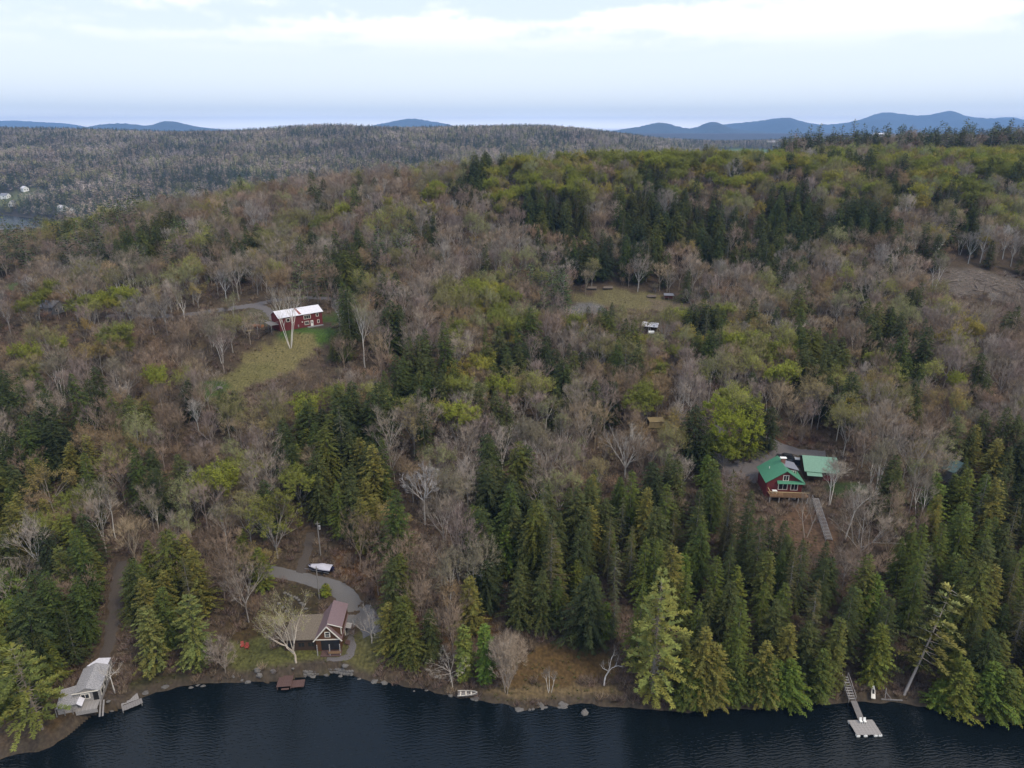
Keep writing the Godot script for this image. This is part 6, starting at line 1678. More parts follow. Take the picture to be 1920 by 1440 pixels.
var rocks := []
func make_rocks() -> void:
	for i in 5:
		rng.seed = 40 + i
		var src := SphereMesh.new()
		src.radial_segments = 8
		src.rings = 5
		src.radius = 1.0
		src.height = 2.0
		var st := src.get_mesh_arrays()
		var vs: PackedVector3Array = st[Mesh.ARRAY_VERTEX]
		var ix: PackedInt32Array = st[Mesh.ARRAY_INDEX]
		var g := Geo.new()
		for k in range(0, ix.size(), 3):
			var p := []
			for q in 3:
				var v := vs[ix[k + q]]
				var f := 1.0 + 0.5 * noise.get_noise_3d(v.x * 60.0 + i * 90.0, v.y * 60.0, v.z * 60.0)
				p.append(v * f)
			if (p[1] - p[0]).cross(p[2] - p[0]).length() > 0.0001:
				g.tri(p[0], p[1], p[2], p[0] + p[1] + p[2], Color.WHITE)
		rocks.append(g.mesh(mats.stone))

func boat_hull(l: float, w: float, h: float, inside: bool) -> Geo:
	var g := Geo.new()
	var n := 12
	for i in n:
		for s in [-1.0, 1.0]:
			var a := []
			for t in [float(i) / n, float(i + 1) / n]:
				var half: float = w * 0.5 * pow(maxf(0.0, 1.0 - pow(t, 2.6)), 0.75)
				var z: float = lerpf(l * 0.5, -l * 0.5, t)
				var sheer: float = h * (1.0 + 0.25 * t * t)
				a.append([Vector3(0, 0.04 + 0.25 * h * t * t * t, z), Vector3(s * half * 0.8, h * 0.3, z), Vector3(s * half, sheer, z)])
			for k in 2:
				g.quad(a[0][k], a[1][k], a[1][k + 1], a[0][k + 1], Vector3(s, -0.2, 0), Color.WHITE)
			if not inside:
				g.quad(a[0][2], a[1][2], Vector3(0, a[1][2].y + 0.05, a[1][2].z), Vector3(0, a[0][2].y + 0.05, a[0][2].z), Vector3.UP, Color.WHITE)
	g.quad(Vector3(-w * 0.4, h * 0.3, l * 0.5), Vector3(w * 0.4, h * 0.3, l * 0.5), Vector3(w * 0.5, h, l * 0.5), Vector3(-w * 0.5, h, l * 0.5), Vector3(0, 0, 1), Color.WHITE)
	g.tri(Vector3(-w * 0.4, h * 0.3, l * 0.5), Vector3(w * 0.4, h * 0.3, l * 0.5), Vector3(0, 0.04, l * 0.5), Vector3(0, 0, 1), Color.WHITE)
	return g

func shore_things() -> void:
	rng.seed = 60
	# floating raft with gangway
	var o := thing("raft", "weathered grey plank raft floating off the spruce shore", "raft", Vector3(62.4, 0.0, -97.95), 0.03)
	plank_deck(o, "plank", -2.25, 2.25, -1.65, 1.65, 0.42, mats.pale_board, true, 13)
	for x in [-2.0, 0.0, 2.0]:
		bx("beam", o, Vector3(x, 0.3, 0), Vector3(0.14, 0.18, 3.3), mats.grey_board)
	for q in [[-1.9, 1.5], [-0.6, 1.5], [1.2, 1.5], [2.0, 1.5], [-1.9, -1.4], [1.9, -1.4]]:
		bx("float", o, Vector3(q[0], 0.1, q[1]), Vector3(0.6, 0.42, 0.5), mats.white_plastic)
	o = thing("gangway", "narrow grey plank gangway leading out to the raft", "gangway", Vector3.ZERO)
	var a := Vector3(62.8, 1.15, -103.4)
	var b := Vector3(62.5, 0.55, -99.3)
	for s in [-0.45, 0.45]:
		beam(o, "stringer", a + Vector3(s, -0.1, 0), b + Vector3(s, -0.1, 0), 0.1, mats.grey_board, 0.16)
	for i in 16:
		var p := a.lerp(b, (i + 0.5) / 16.0)
		beam(o, "plank", p - Vector3(0.55, 0, 0), p + Vector3(0.55, 0, 0), 0.23, mats.grey_board, 0.04)
	for q in [["white plastic chair on the raft, nearer its left edge", -0.35], ["white plastic chair on the raft, second of the pair", 0.35]]:
		var c := thing("lawn_chair", q[0], "chair", Vector3(62.5 + q[1], 0.45, -98.9), 0.1, "white chairs on the raft")
		bx("seat", c, Vector3(0, 0.4, 0), Vector3(0.46, 0.05, 0.45), mats.white_plastic)
		bx("backrest", c, Vector3(0, 0.68, -0.24), Vector3(0.46, 0.55, 0.05), mats.white_plastic, Basis(Vector3.RIGHT, -0.25))
		for x in [-0.2, 0.2]:
			for z in [-0.2, 0.2]:
				bx("leg", c, Vector3(x, 0.2, z), Vector3(0.05, 0.4, 0.05), mats.white_plastic)
	o = thing("shore_steps", "grey wooden steps with a handrail climbing the bank behind the gangway", "steps", Vector3.ZERO)
	a = Vector3(62.6, 1.1, -103.5)
	b = Vector3(62.2, 3.6, -106.8)
	for s in [-0.6, 0.6]:
		beam(o, "stringer", a + Vector3(s, 0, 0), b + Vector3(s, 0, 0), 0.08, mats.grey_board, 0.24)
		beam(o, "handrail", a + Vector3(s, 0.95, 0), b + Vector3(s, 0.95, 0), 0.07, mats.pale_board)
		for k in 3:
			var p := a.lerp(b, k / 2.0) + Vector3(s, 0, 0)
			beam(o, "post", p - Vector3.UP * 0.6, p + Vector3.UP * 0.95, 0.08, mats.pale_board)
	for i in 9:
		var p := a.lerp(b, (i + 0.5) / 9.0) + Vector3.UP * 0.14
		beam(o, "tread", p - Vector3(0.58, 0, 0), p + Vector3(0.58, 0, 0), 0.3, mats.pale_board, 0.05)
	# boats
	o = thing("rowboat", "pale rowboat lying on the rocky shore below two cedars", "rowboat", Vector3(-8.3, 0.55, -105.4), -1.53)
	part("hull", boat_hull(3.7, 1.35, 0.5, true), mats.grey_board, o)
	var g := Geo.new()
	g.slab([Vector3(-0.55, 0.16, 1.75), Vector3(0.55, 0.16, 1.75), Vector3(0.35, 0.2, -0.9), Vector3(-0.35, 0.2, -0.9)], 0.03)
	part("floor", g, mats.weathered, o)
	for z in [1.3, 0.3, -0.7]:
		bx("thwart", o, Vector3(0, 0.36, z), Vector3(1.15 - absf(z - 0.6) * 0.2, 0.04, 0.26), mats.white_trim)
	for s in [-1.0, 1.0]:
		for i in 8:
			var p := []
			for t in [i / 8.0, (i + 1) / 8.0]:
				p.append(Vector3(s * 0.675 * pow(1.0 - pow(t, 2.6), 0.75), 0.5 * (1.0 + 0.25 * t * t) + 0.02, lerpf(1.85, -1.85, t)))
			beam(o, "gunwale", p[0], p[1], 0.07, mats.white_trim)
	o = thing("canoe", "grey canoe leaning upright among the shore trees", "canoe", on(52.5, -105.6, 0.5), 0.25)
	var hull := part("hull", boat_hull(4.2, 0.95, 0.35, false), mats.weathered, o)
	hull.transform = Transform3D(Basis(Vector3.RIGHT, 0.75), Vector3(0, 1.1, -0.6))
	o = thing("kayak", "cream kayak propped on the bank right of the gangway steps", "kayak", on(67.2, -105.2, 0.2), -0.35)
	hull = part("hull", boat_hull(2.9, 0.7, 0.28, false), mats.white_trim, o)
	hull.transform = Transform3D(Basis(Vector3.RIGHT, 0.6), Vector3(0, 0.8, -0.2))
	bx("cockpit", hull, Vector3(0, 0.36, 0.2), Vector3(0.36, 0.06, 0.8), mats.black)
	o = thing("old_dock", "old timber dock frame of poles lying at the waterline", "dock frame", Vector3.ZERO)
	beam(o, "log", Vector3(68.6, 0.35, -104.6), Vector3(72.4, 0.35, -104.3), 0.2, mats.grey_board)
	beam(o, "post", Vector3(69.3, 0.3, -104.6), Vector3(69.5, 2.4, -105.2), 0.14, mats.grey_board)
	beam(o, "brace", Vector3(70.4, 0.4, -104.6), Vector3(69.5, 1.6, -105.0), 0.12, mats.grey_board)
	# covered motor boat on its trailer
	o = thing("motor_boat", "motor boat under a pale grey cover parked on a trailer by the paved drive", "boat", on(-42.9, -135.7, 0.0), 1.42)
	hull = part("hull", boat_hull(5.4, 2.2, 0.85, false), mats.navy, o)
	hull.position.y = 0.55
	g = Geo.new()
	for i in 14:
		for s in [-1.0, 1.0]:
			var p := []
			for t in [i / 14.0, (i + 1) / 14.0]:
				var half: float = 1.14 * pow(maxf(0.0, 1.0 - pow(t, 2.4)), 0.7)
				var z: float = lerpf(2.78, -2.78, t)
				var rise: float = 0.1 + 0.42 * exp(-pow((t - 0.42) / 0.22, 2.0))
				p.append([Vector3(0, 1.52 + rise, z), Vector3(s * half * 0.6, 1.5 + rise * 0.75, z), Vector3(s * half, 1.42 + 0.2 * t * t, z), Vector3(s * half * 1.01, 1.2 + 0.2 * t * t, z)])
			for k in 3:
				g.quad(p[0][k], p[1][k], p[1][k + 1], p[0][k + 1], Vector3(s, 1.5, 0), Color.WHITE)
	part("cover", g, mats.boat_cover, o)
	bx("outboard_motor", o, Vector3(0, 0.95, 3.05), Vector3(0.45, 0.9, 0.5), mats.navy)
	for s in [-0.95, 0.95]:
		beam(o, "trailer_rail", Vector3(s, 0.5, 2.4), Vector3(s * 0.3, 0.5, -2.2), 0.1, mats.steel)
		g = Geo.new()
		g.tube(Vector3(s - 0.1, 0.32, 0.9), Vector3(s + 0.1, 0.32, 0.9), 0.32, 0.32, 12, Color.WHITE, true)
		part("wheel", g, mats.black, o)
	beam(o, "tow_bar", Vector3(0, 0.5, -2.0), Vector3(0, 0.42, -3.7), 0.1, mats.steel)
	# utility poles
	for q in [[-43.9, -140.3, 9.0, "grey utility pole carrying a transformer behind the covered boat", true], [-41.6, -129.0, 8.4, "pale utility pole standing between the covered boat and the brown cottage", false]]:
		var foot := on(q[0], q[1], -0.3)
		var p := thing("utility_pole", q[3], "utility pole", foot, 0.2, "utility poles")
		g = Geo.new()
		g.tube(Vector3.ZERO, Vector3(0, q[2], 0), 0.16, 0.11, 10, Color.WHITE, true)
		part("shaft", g, mats.pole, p)
		bx("cross_arm", p, Vector3(0, q[2] - 0.5, 0), Vector3(0.9, 0.1, 0.1), mats.pole)
		if q[4]:
			g = Geo.new()
			g.tube(Vector3(0.38, q[2] - 1.9, 0.05), Vector3(0.38, q[2] - 1.0, 0.05), 0.24, 0.24, 12, Color.WHITE, true)
			part("transformer", g, mats.weathered, p)
	# brown docks below the cottage
	o = thing("dock", "brown wooden dock platform at the foot of the lake stairs", "dock", Vector3(-43.4, 0.0, -108.9), 0.1)
	plank_deck(o, "plank", -1.35, 1.35, -1.6, 1.6, 0.75, mats.dock_brown, true, 12)
	for q in [[-1.2, 1.45], [1.2, 1.45], [-1.2, -1.45], [1.2, -1.45]]:
		bx("post", o, Vector3(q[0], -0.2, q[1]), Vector3(0.14, 1.9, 0.14), mats.dock_brown)
	bx("swim_step", o, Vector3(0.3, 0.4, 1.85), Vector3(1.4, 0.06, 0.4), mats.dock_brown)
	o = thing("floating_dock", "smaller brown dock section floating beside the main brown dock", "dock", Vector3(-40.9, 0.0, -108.5), 0.12)
	plank_deck(o, "plank", -1.25, 1.25, -0.95, 0.95, 0.4, mats.dock_brown, true, 7)
	for x in [-0.9, 0.9]:
		bx("float", o, Vector3(x, 0.12, 0), Vector3(0.5, 0.46, 1.7), mats.black)
	o = thing("lake_stairs", "dark plank stairs from the lawn down to the brown dock", "stairs", Vector3.ZERO)
	for i in 6:
		var p := Vector3(-43.3 + 0.02 * i, 0.85 + i * 0.13, -110.6 - i * 0.42)
		beam(o, "tread", p - Vector3(1.0, 0, 0), p + Vector3(1.0, 0, 0.1), 0.34, mats.dock_brown, 0.07)
	for s in [-0.95, 0.95]:
		beam(o, "stringer", Vector3(-43.3 + s, 0.6, -110.4), Vector3(-43.2 + s, 1.5, -112.9), 0.1, mats.dark_wood, 0.2)
	# grey dock of the white cottage
	o = thing("dock", "broken grey plank dock beside the dead white trunk", "dock", Vector3(-70.4, 0.0, -103.6), 0.62)
	plank_deck(o, "plank", -1.5, 1.5, -1.6, 0.0, 0.62, mats.pale_board, false, 9)
	plank_deck(o, "plank", -1.5, 1.9, 0.05, 1.5, 0.52, mats.grey_board, false, 9)
	for q in [[-1.4, 1.4], [1.7, 1.4], [1.4, -1.5], [-1.4, -1.5]]:
		bx("post", o, Vector3(q[0], 0.0, q[1]), Vector3(0.14, 1.5, 0.14), mats.grey_board)
	beam(o, "loose_board", Vector3(-2.3, 0.9, -1.5), Vector3(0.0, 1.0, -2.6), 0.3, mats.white_trim, 0.06)
	# rocks along the water
	for i in 46:
		var u := rf(-0.72, 0.12)
		var d := shore(u) + rf(-0.5, 0.7)
		var p := on(u * d, -d, 0.0)
		p.y = maxf(p.y, -0.15)
		var rs := rf(0.25, 0.6)
		stone(p, rs, ["little", "small", "mid-sized", "large", "very large"][clampi(int((rs - 0.25) / 0.07), 0, 4)] + " grey rock at the waterline, " + where_words(p.x, p.z))
	stone(Vector3(13.2, -0.1, -101.7), 0.7, "lone boulder standing out of the water off the brown grass")

func stone(p: Vector3, s: float, label: String) -> void:
	var r := MeshInstance3D.new()
	r.name = numbered("shore_rock")
	r.mesh = rocks[rng.randi() % rocks.size()]
	add_child(r)
	r.transform = Transform3D(Basis(Vector3.UP, rf(0, 6)).scaled(Vector3(s * rf(0.9, 1.5), s * rf(0.5, 0.9), s)), p)
	tag(r, label, "rock", "rocks along the waterline")

func simple_house(called: String, label: String, at: Vector3, yaw: float, w: float, l: float, wall_h: float, rise: float, wall: Material, roof: Material) -> Node3D:
	var o := thing(called, label, "house", at, yaw)
	gable(o, w, l, wall_h, rise, 0.4, wall, roof, Vector3.ZERO, -3.0)
	window(o, Vector3(-w * 0.22, wall_h * 0.55, l * 0.5 + 0.03), w * 0.16, wall_h * 0.35, 1)
	window(o, Vector3(w * 0.22, wall_h * 0.55, l * 0.5 + 0.03), w * 0.16, wall_h * 0.35, 1)
	for s in [-1.0, 1.0]:
		window(o, Vector3(s * (w * 0.5 + 0.03), wall_h * 0.55, 0), l * 0.14, wall_h * 0.35, 1, s * PI / 2)
	return o

func hillside_things() -> void:
	rng.seed = 90
	simple_house("shed", "small dark shed with a pale metal roof among trees below the tan clearing", on(53.8, -267.5), 1.2, 4.2, 5.5, 2.4, 1.0, mats.dark_wood, mats.white_roof)
	var o := thing("water_tank", "white plastic tank in the trees below the small dark shed", "tank", on(53.2, -262.5))
	var g := Geo.new()
	g.tube(Vector3(-1.1, 0.9, 0), Vector3(1.1, 0.9, 0), 0.85, 0.85, 14, Color.WHITE, true)
	part("tank", g, mats.white_plastic, o)
	for x in [-0.7, 0.7]:
		bx("cradle", o, Vector3(x, 0.2, 0), Vector3(0.2, 0.5, 1.2), mats.dark_wood)
	o = thing("lean_to", "open wood shelter with a grey roof at the edge of the tan clearing", "shelter", on(67.9, -303.0), -0.1)
	g = Geo.new()
	g.slab([Vector3(-2.0, 2.6, -1.4), Vector3(2.0, 2.6, -1.4), Vector3(2.2, 2.2, 1.5), Vector3(-2.2, 2.2, 1.5)], 0.1)
	part("roof", g, mats.grey_roof, o)
	for q in [[-1.9, 1.3], [0.0, 1.3], [1.9, 1.3], [-1.9, -1.3], [1.9, -1.3]]:
		bx("post", o, Vector3(q[0], 1.1, q[1]), Vector3(0.16, 2.3, 0.16), mats.log)
	bx("back_wall", o, Vector3(0, 1.1, -1.3), Vector3(3.8, 2.2, 0.08), mats.rust)
	for q in [[60.5, -303.5, "neat stack of cut timber beside the open wood shelter"], [35.0, -308.0, "long low stack of timber at the far end of the tan clearing"], [42.0, -308.0, "short stack of timber along the trees behind the tan clearing"]]:
		o = thing("timber_stack", q[2], "timber", on(q[0], q[1]), 0.05, "timber stacks along the clearing")
		for k in 9:
			g = Geo.new()
			g.tube(Vector3(-2.0, 0, 0), Vector3(2.0, 0, 0), 0.2, 0.17, 8, Color.WHITE, true)
			var lg := part("log", g, mats.log, o)
			lg.position = Vector3(rf(-0.2, 0.2), 0.2 + 0.34 * (k / 4), (k % 4) * 0.4 + 0.2 * (k / 4))
	o = thing("lumber_shed", "small yellow board shed half hidden behind bare trees", "shed", on(41.5, -189.0), 0.1)
	g = Geo.new()
	g.slab([Vector3(-2.3, 2.3, -1.4), Vector3(2.3, 2.3, -1.4), Vector3(2.3, 1.9, 1.4), Vector3(-2.3, 1.9, 1.4)], 0.1)
	part("roof", g, mats.yellow_wood, o)
	for k in 6:
		bx("board", o, Vector3(-2.0 + k * 0.8, 0.9, 1.2), Vector3(0.76, 1.9, 0.06), mats.yellow_wood)
	bx("back_wall", o, Vector3(0, 0.9, -1.2), Vector3(4.4, 2.0, 0.08), mats.dark_wood)
	var teal := grained(0.12, 0.19, 0.19, 3.0, 0.2, 0.5)
	simple_house("cabin", "cabin with a dull teal roof showing between trees beyond the garage", on(110.6, -163.5), 0.5, 6.0, 7.5, 2.6, 1.8, mats.concrete, teal)
	simple_house("house", "hidden grey house behind birch trunks above the thicket", on(-175.0, -263.0), 1.3, 7.0, 10.0, 2.8, 1.8, mats.concrete, mats.grey_roof)
	# fallen and cut trunks in the logged clearing
	var spots := [[186, -283, 0.3, 7], [190, -288, 1.9, 6], [196, -286, 0.9, 8], [201, -291, 2.5, 7], [207, -287, 0.5, 9], [193, -294, 1.2, 5], [184, -291, 2.8, 6], [211, -293, 1.6, 6], [199, -282, 0.1, 7], [204, -281, 2.2, 5], [178, -279, 0.7, 5], [166, -268, 0.2, 5], [163, -265, 1.1, 4], [215, -288, 2.9, 7]]
	for i in spots.size():
		var q: Array = spots[i]
		var p := on(q[0], q[1], 0.35)
		var dir := Vector3(cos(q[2]), 0, sin(q[2]))
		var e: Vector3 = on(p.x + dir.x * q[3], p.z + dir.z * q[3], rf(0.3, 1.2))
		var t := thing("fallen_log", "pale fallen trunk lying in the logged clearing, " + ["lowest of the heap", "crossing another at mid-length", "slanting upward on the heap", "long one at the back", "longest of them", "short one at the front", "at the left side", "at the right side", "behind the heap", "short one behind the heap", "alone downhill of the heap", "in the lower gap", "shortest, in the lower gap", "at the far edge"][i], "log", Vector3.ZERO, 0.0, "fallen trunks in the logged clearing")
		g = Geo.new()
		g.tube(p, e, 0.26, 0.16, 8, Color.WHITE, true)
		part("stem", g, mats.log, t)
		for k in 3:
			var f := p.lerp(e, 0.5 + 0.15 * k)
			g = Geo.new()
			g.tube(f, f + Vector3(rf(-1, 1), rf(0.1, 0.9), rf(-1, 1)).normalized() * rf(1.0, 2.2), 0.08, 0.03, 4, Color.WHITE)
			part("branch", g, mats.log, t)
	for q in [[188.0, -279.0, 5.0, "tall bare stump at the near edge of the logged clearing"], [200.5, -278.5, 4.5, "second tall stump at the near edge of the logged clearing"], [-95.0, -216.0, 0.0, ""]]:
		if q[2] == 0.0: continue
		var t := thing("stump", q[3], "stump", on(q[0], q[1], -0.2), 0.0, "tall stumps in the logged clearing")
		g = Geo.new()
		g.tube(Vector3.ZERO, Vector3(0.1, q[2], 0.05), 0.22, 0.15, 8, Color.WHITE, true)
		part("stem", g, mats.log, t)
	var slash := Geo.new()
	for k in 900:
		var lx := 196.0 + rf(-26, 24)
		var lz := -288.0 + rf(-13, 12)
		var p := on(lx, lz, rf(0.0, 0.5))
		slash.tube(p, p + Vector3(rf(-1, 1), rf(-0.1, 0.35), rf(-1, 1)).normalized() * rf(0.8, 3.2), 0.07, 0.03, 3, vary(Color(0.24, 0.2, 0.165), 0.35))
	var sl := MeshInstance3D.new()
	sl.name = "logging_debris"
	sl.mesh = slash.mesh(mats.twigs)
	add_child(sl)
	tag(sl, "grey litter of cut branches covering the logged clearing", "debris", "", "stuff")
	var rk := thing("field_boulder", "pale boulder in the meadow below the red house", "boulder", on(-90.5, -206.5, 0.1))
	part("stone", rocks[2], null, rk).scale = Vector3(1.2, 0.6, 0.9)
	# far houses
	var W: Material = mats.white_plastic
	for q in [[-837.0, -1222.0, 0.4, "white house with a grey roof across the far lake, lowest on its shore", mats.grey_roof], [-877.0, -1268.0, 1.4, "white farmhouse in the far clearing above the distant lake", mats.grey_roof], [-862.0, -1300.0, 0.9, "white house highest in the far clearing above the distant lake", mats.white_roof], [-719.0, -1165.0, 1.2, "white cottage beside the distant lake near the wooded ridge", mats.white_roof], [-690.0, -1145.0, 0.3, "grey cottage by the distant lake, closest to the ridge", mats.grey_roof]]:
		var hx: float = q[0]
		var hz: float = q[1]
		simple_house("far_house", q[3], on(hx, hz), q[2], 9.0, 13.0, 5.0, 3.5, W, q[4])
	simple_house("barn", "large white barn on a far hill beneath the blue mountains", on(1630.0, -3330.0), 1.5, 26.0, 60.0, 14.0, 8.0, W, mats.white_roof)
	simple_house("barn", "small pale farm building beside the far green fields", on(985.0, -2850.0), 1.3, 14.0, 26.0, 7.0, 5.0, W, mats.white_roof)

# ---------------------------------------------------------------- mountains
# each range: distance, then pairs of bearing (u) and height above the lake
func mountain(pts: Array, dist: float, deep: float, m: Material, at_seed: int) -> void:
	var g := Geo.new()
	var fn := FastNoiseLite.new()
	fn.seed = at_seed
	fn.frequency = 0.0004
	fn.fractal_octaves = 5
	var cols := 150
	var rows := 26
	var u0: float = pts[0].x
	var u1: float = pts[pts.size() - 1].x
	var curve := Curve.new()
	curve.min_value = -500
	curve.max_value = 3000
	for p in pts:
		curve.add_point(Vector2((p.x - u0) / (u1 - u0), p.y))
	curve.bake_resolution = 600
	for i in pts.size():
		if i > 0 and i < pts.size() - 1:
			var s: float = (pts[i + 1].y - pts[i - 1].y) / ((pts[i + 1].x - pts[i - 1].x) / (u1 - u0)) * 0.6
			curve.set_point_left_tangent(i, s)
			curve.set_point_right_tangent(i, s)
	curve.bake()
	var v := []
	for j in rows + 1:
		var t := float(j) / rows
		var row := []
		for i in cols + 1:
			var f := float(i) / cols
			var u := lerpf(u0, u1, f)
			var d := dist + deep * (t * 2.0 - 1.0)
			var x := u * dist * (0.6 + 0.4 * d / dist)
			var top := curve.sample_baked(f)
			var spur := fn.get_noise_2d(x, d) * 0.9
			var k := maxf(0.0, 1.0 - absf(t * 2.0 - 1.0 + 0.18 * sin(u * 60.0 + at_seed)))
			var y := top * pow(k, 0.85) * (1.0 + spur * (1.0 - k) * 1.1) - 30.0 * (1.0 - k)
			row.append(Vector3(x, y, -d))
		v.append(row)
	for j in rows:
		for i in cols:
			g.quad(v[j][i], v[j][i + 1], v[j + 1][i + 1], v[j + 1][i], Vector3.UP, Color.WHITE)
	setting(numbered("mountain_range"), g.mesh(m))

func sky_panorama() -> ImageTexture:
	var w := 2048
	var h := 1024
	var im := Image.create(w, h, false, Image.FORMAT_RGBF)
	var fn := FastNoiseLite.new()
	fn.seed = 8
	fn.frequency = 0.5
	fn.fractal_octaves = 6
	fn.fractal_gain = 0.55
	fn.domain_warp_enabled = true
	fn.domain_warp_amplitude = 0.8
	fn.domain_warp_frequency = 0.5
	for j in h:
		var s := sin((0.5 - (j + 0.5) / h) * PI)
		if s <= 0.0:
			for i in w:
				im.set_pixel(i, j, Color(0.5, 0.52, 0.55))
			continue
		var base := Color(2.1, 1.95, 1.7).lerp(Color(0.8, 0.85, 0.87), smoothstep(0.0, 0.026, s)).lerp(Color(0.63, 0.715, 0.785), smoothstep(0.02, 0.16, s)).lerp(Color(0.26, 0.42, 0.8), smoothstep(0.1, 1.0, s))
		for i in w:
			var az := (i + 0.5) / w * TAU
			# a sheet of thin cloud high above, seen in perspective
			var px := cos(az) / (s + 0.035)
			var pz := sin(az) / (s + 0.035)
			var n := fn.get_noise_2d(px * 0.36 + CLOUDS.x, pz * 0.36 + CLOUDS.y) + 0.3 * fn.get_noise_2d(px * 1.5, pz * 1.5 + 40.0)
			var k := smoothstep(-0.06, 0.3, n) * smoothstep(0.08, 0.135, s)
			im.set_pixel(i, j, base.lerp(Color(1.02, 1.0, 1.02), k * 0.92))
	return ImageTexture.create_from_image(im)

const CLOUDS := Vector2(31.0, 4.0)

func ripples() -> ImageTexture:
	var n := 512
	var im := Image.create(n, n, false, Image.FORMAT_RGB8)
	var fn := FastNoiseLite.new()
	fn.seed = 3
	fn.frequency = 1.0
	fn.fractal_octaves = 3
	for j in n:
		for i in n:
			var a := TAU * i / n
			var b := TAU * j / n
			# waves that repeat at the edges: short crests, slightly slanted
			var v := 0.5
			v += 0.13 * sin(3.0 * a + 17.0 * b + 1.6 * sin(2.0 * a + b) + 0.8 * sin(5.0 * a))
			v += 0.11 * sin(-2.0 * a + 23.0 * b + 1.9 * sin(3.0 * a - b) + 0.7 * sin(4.0 * b))
			v += 0.09 * sin(6.0 * a + 31.0 * b + 2.2 * sin(a + 3.0 * b) + sin(7.0 * a))
			v += 0.06 * sin(-9.0 * a + 41.0 * b + 2.0 * sin(5.0 * a + 2.0 * b))
			v += 0.05 * sin(13.0 * a + 37.0 * b + 2.0 * sin(4.0 * a - 6.0 * b))
			im.set_pixel(i, j, Color(v, v, v))
	return ImageTexture.create_from_image(im)

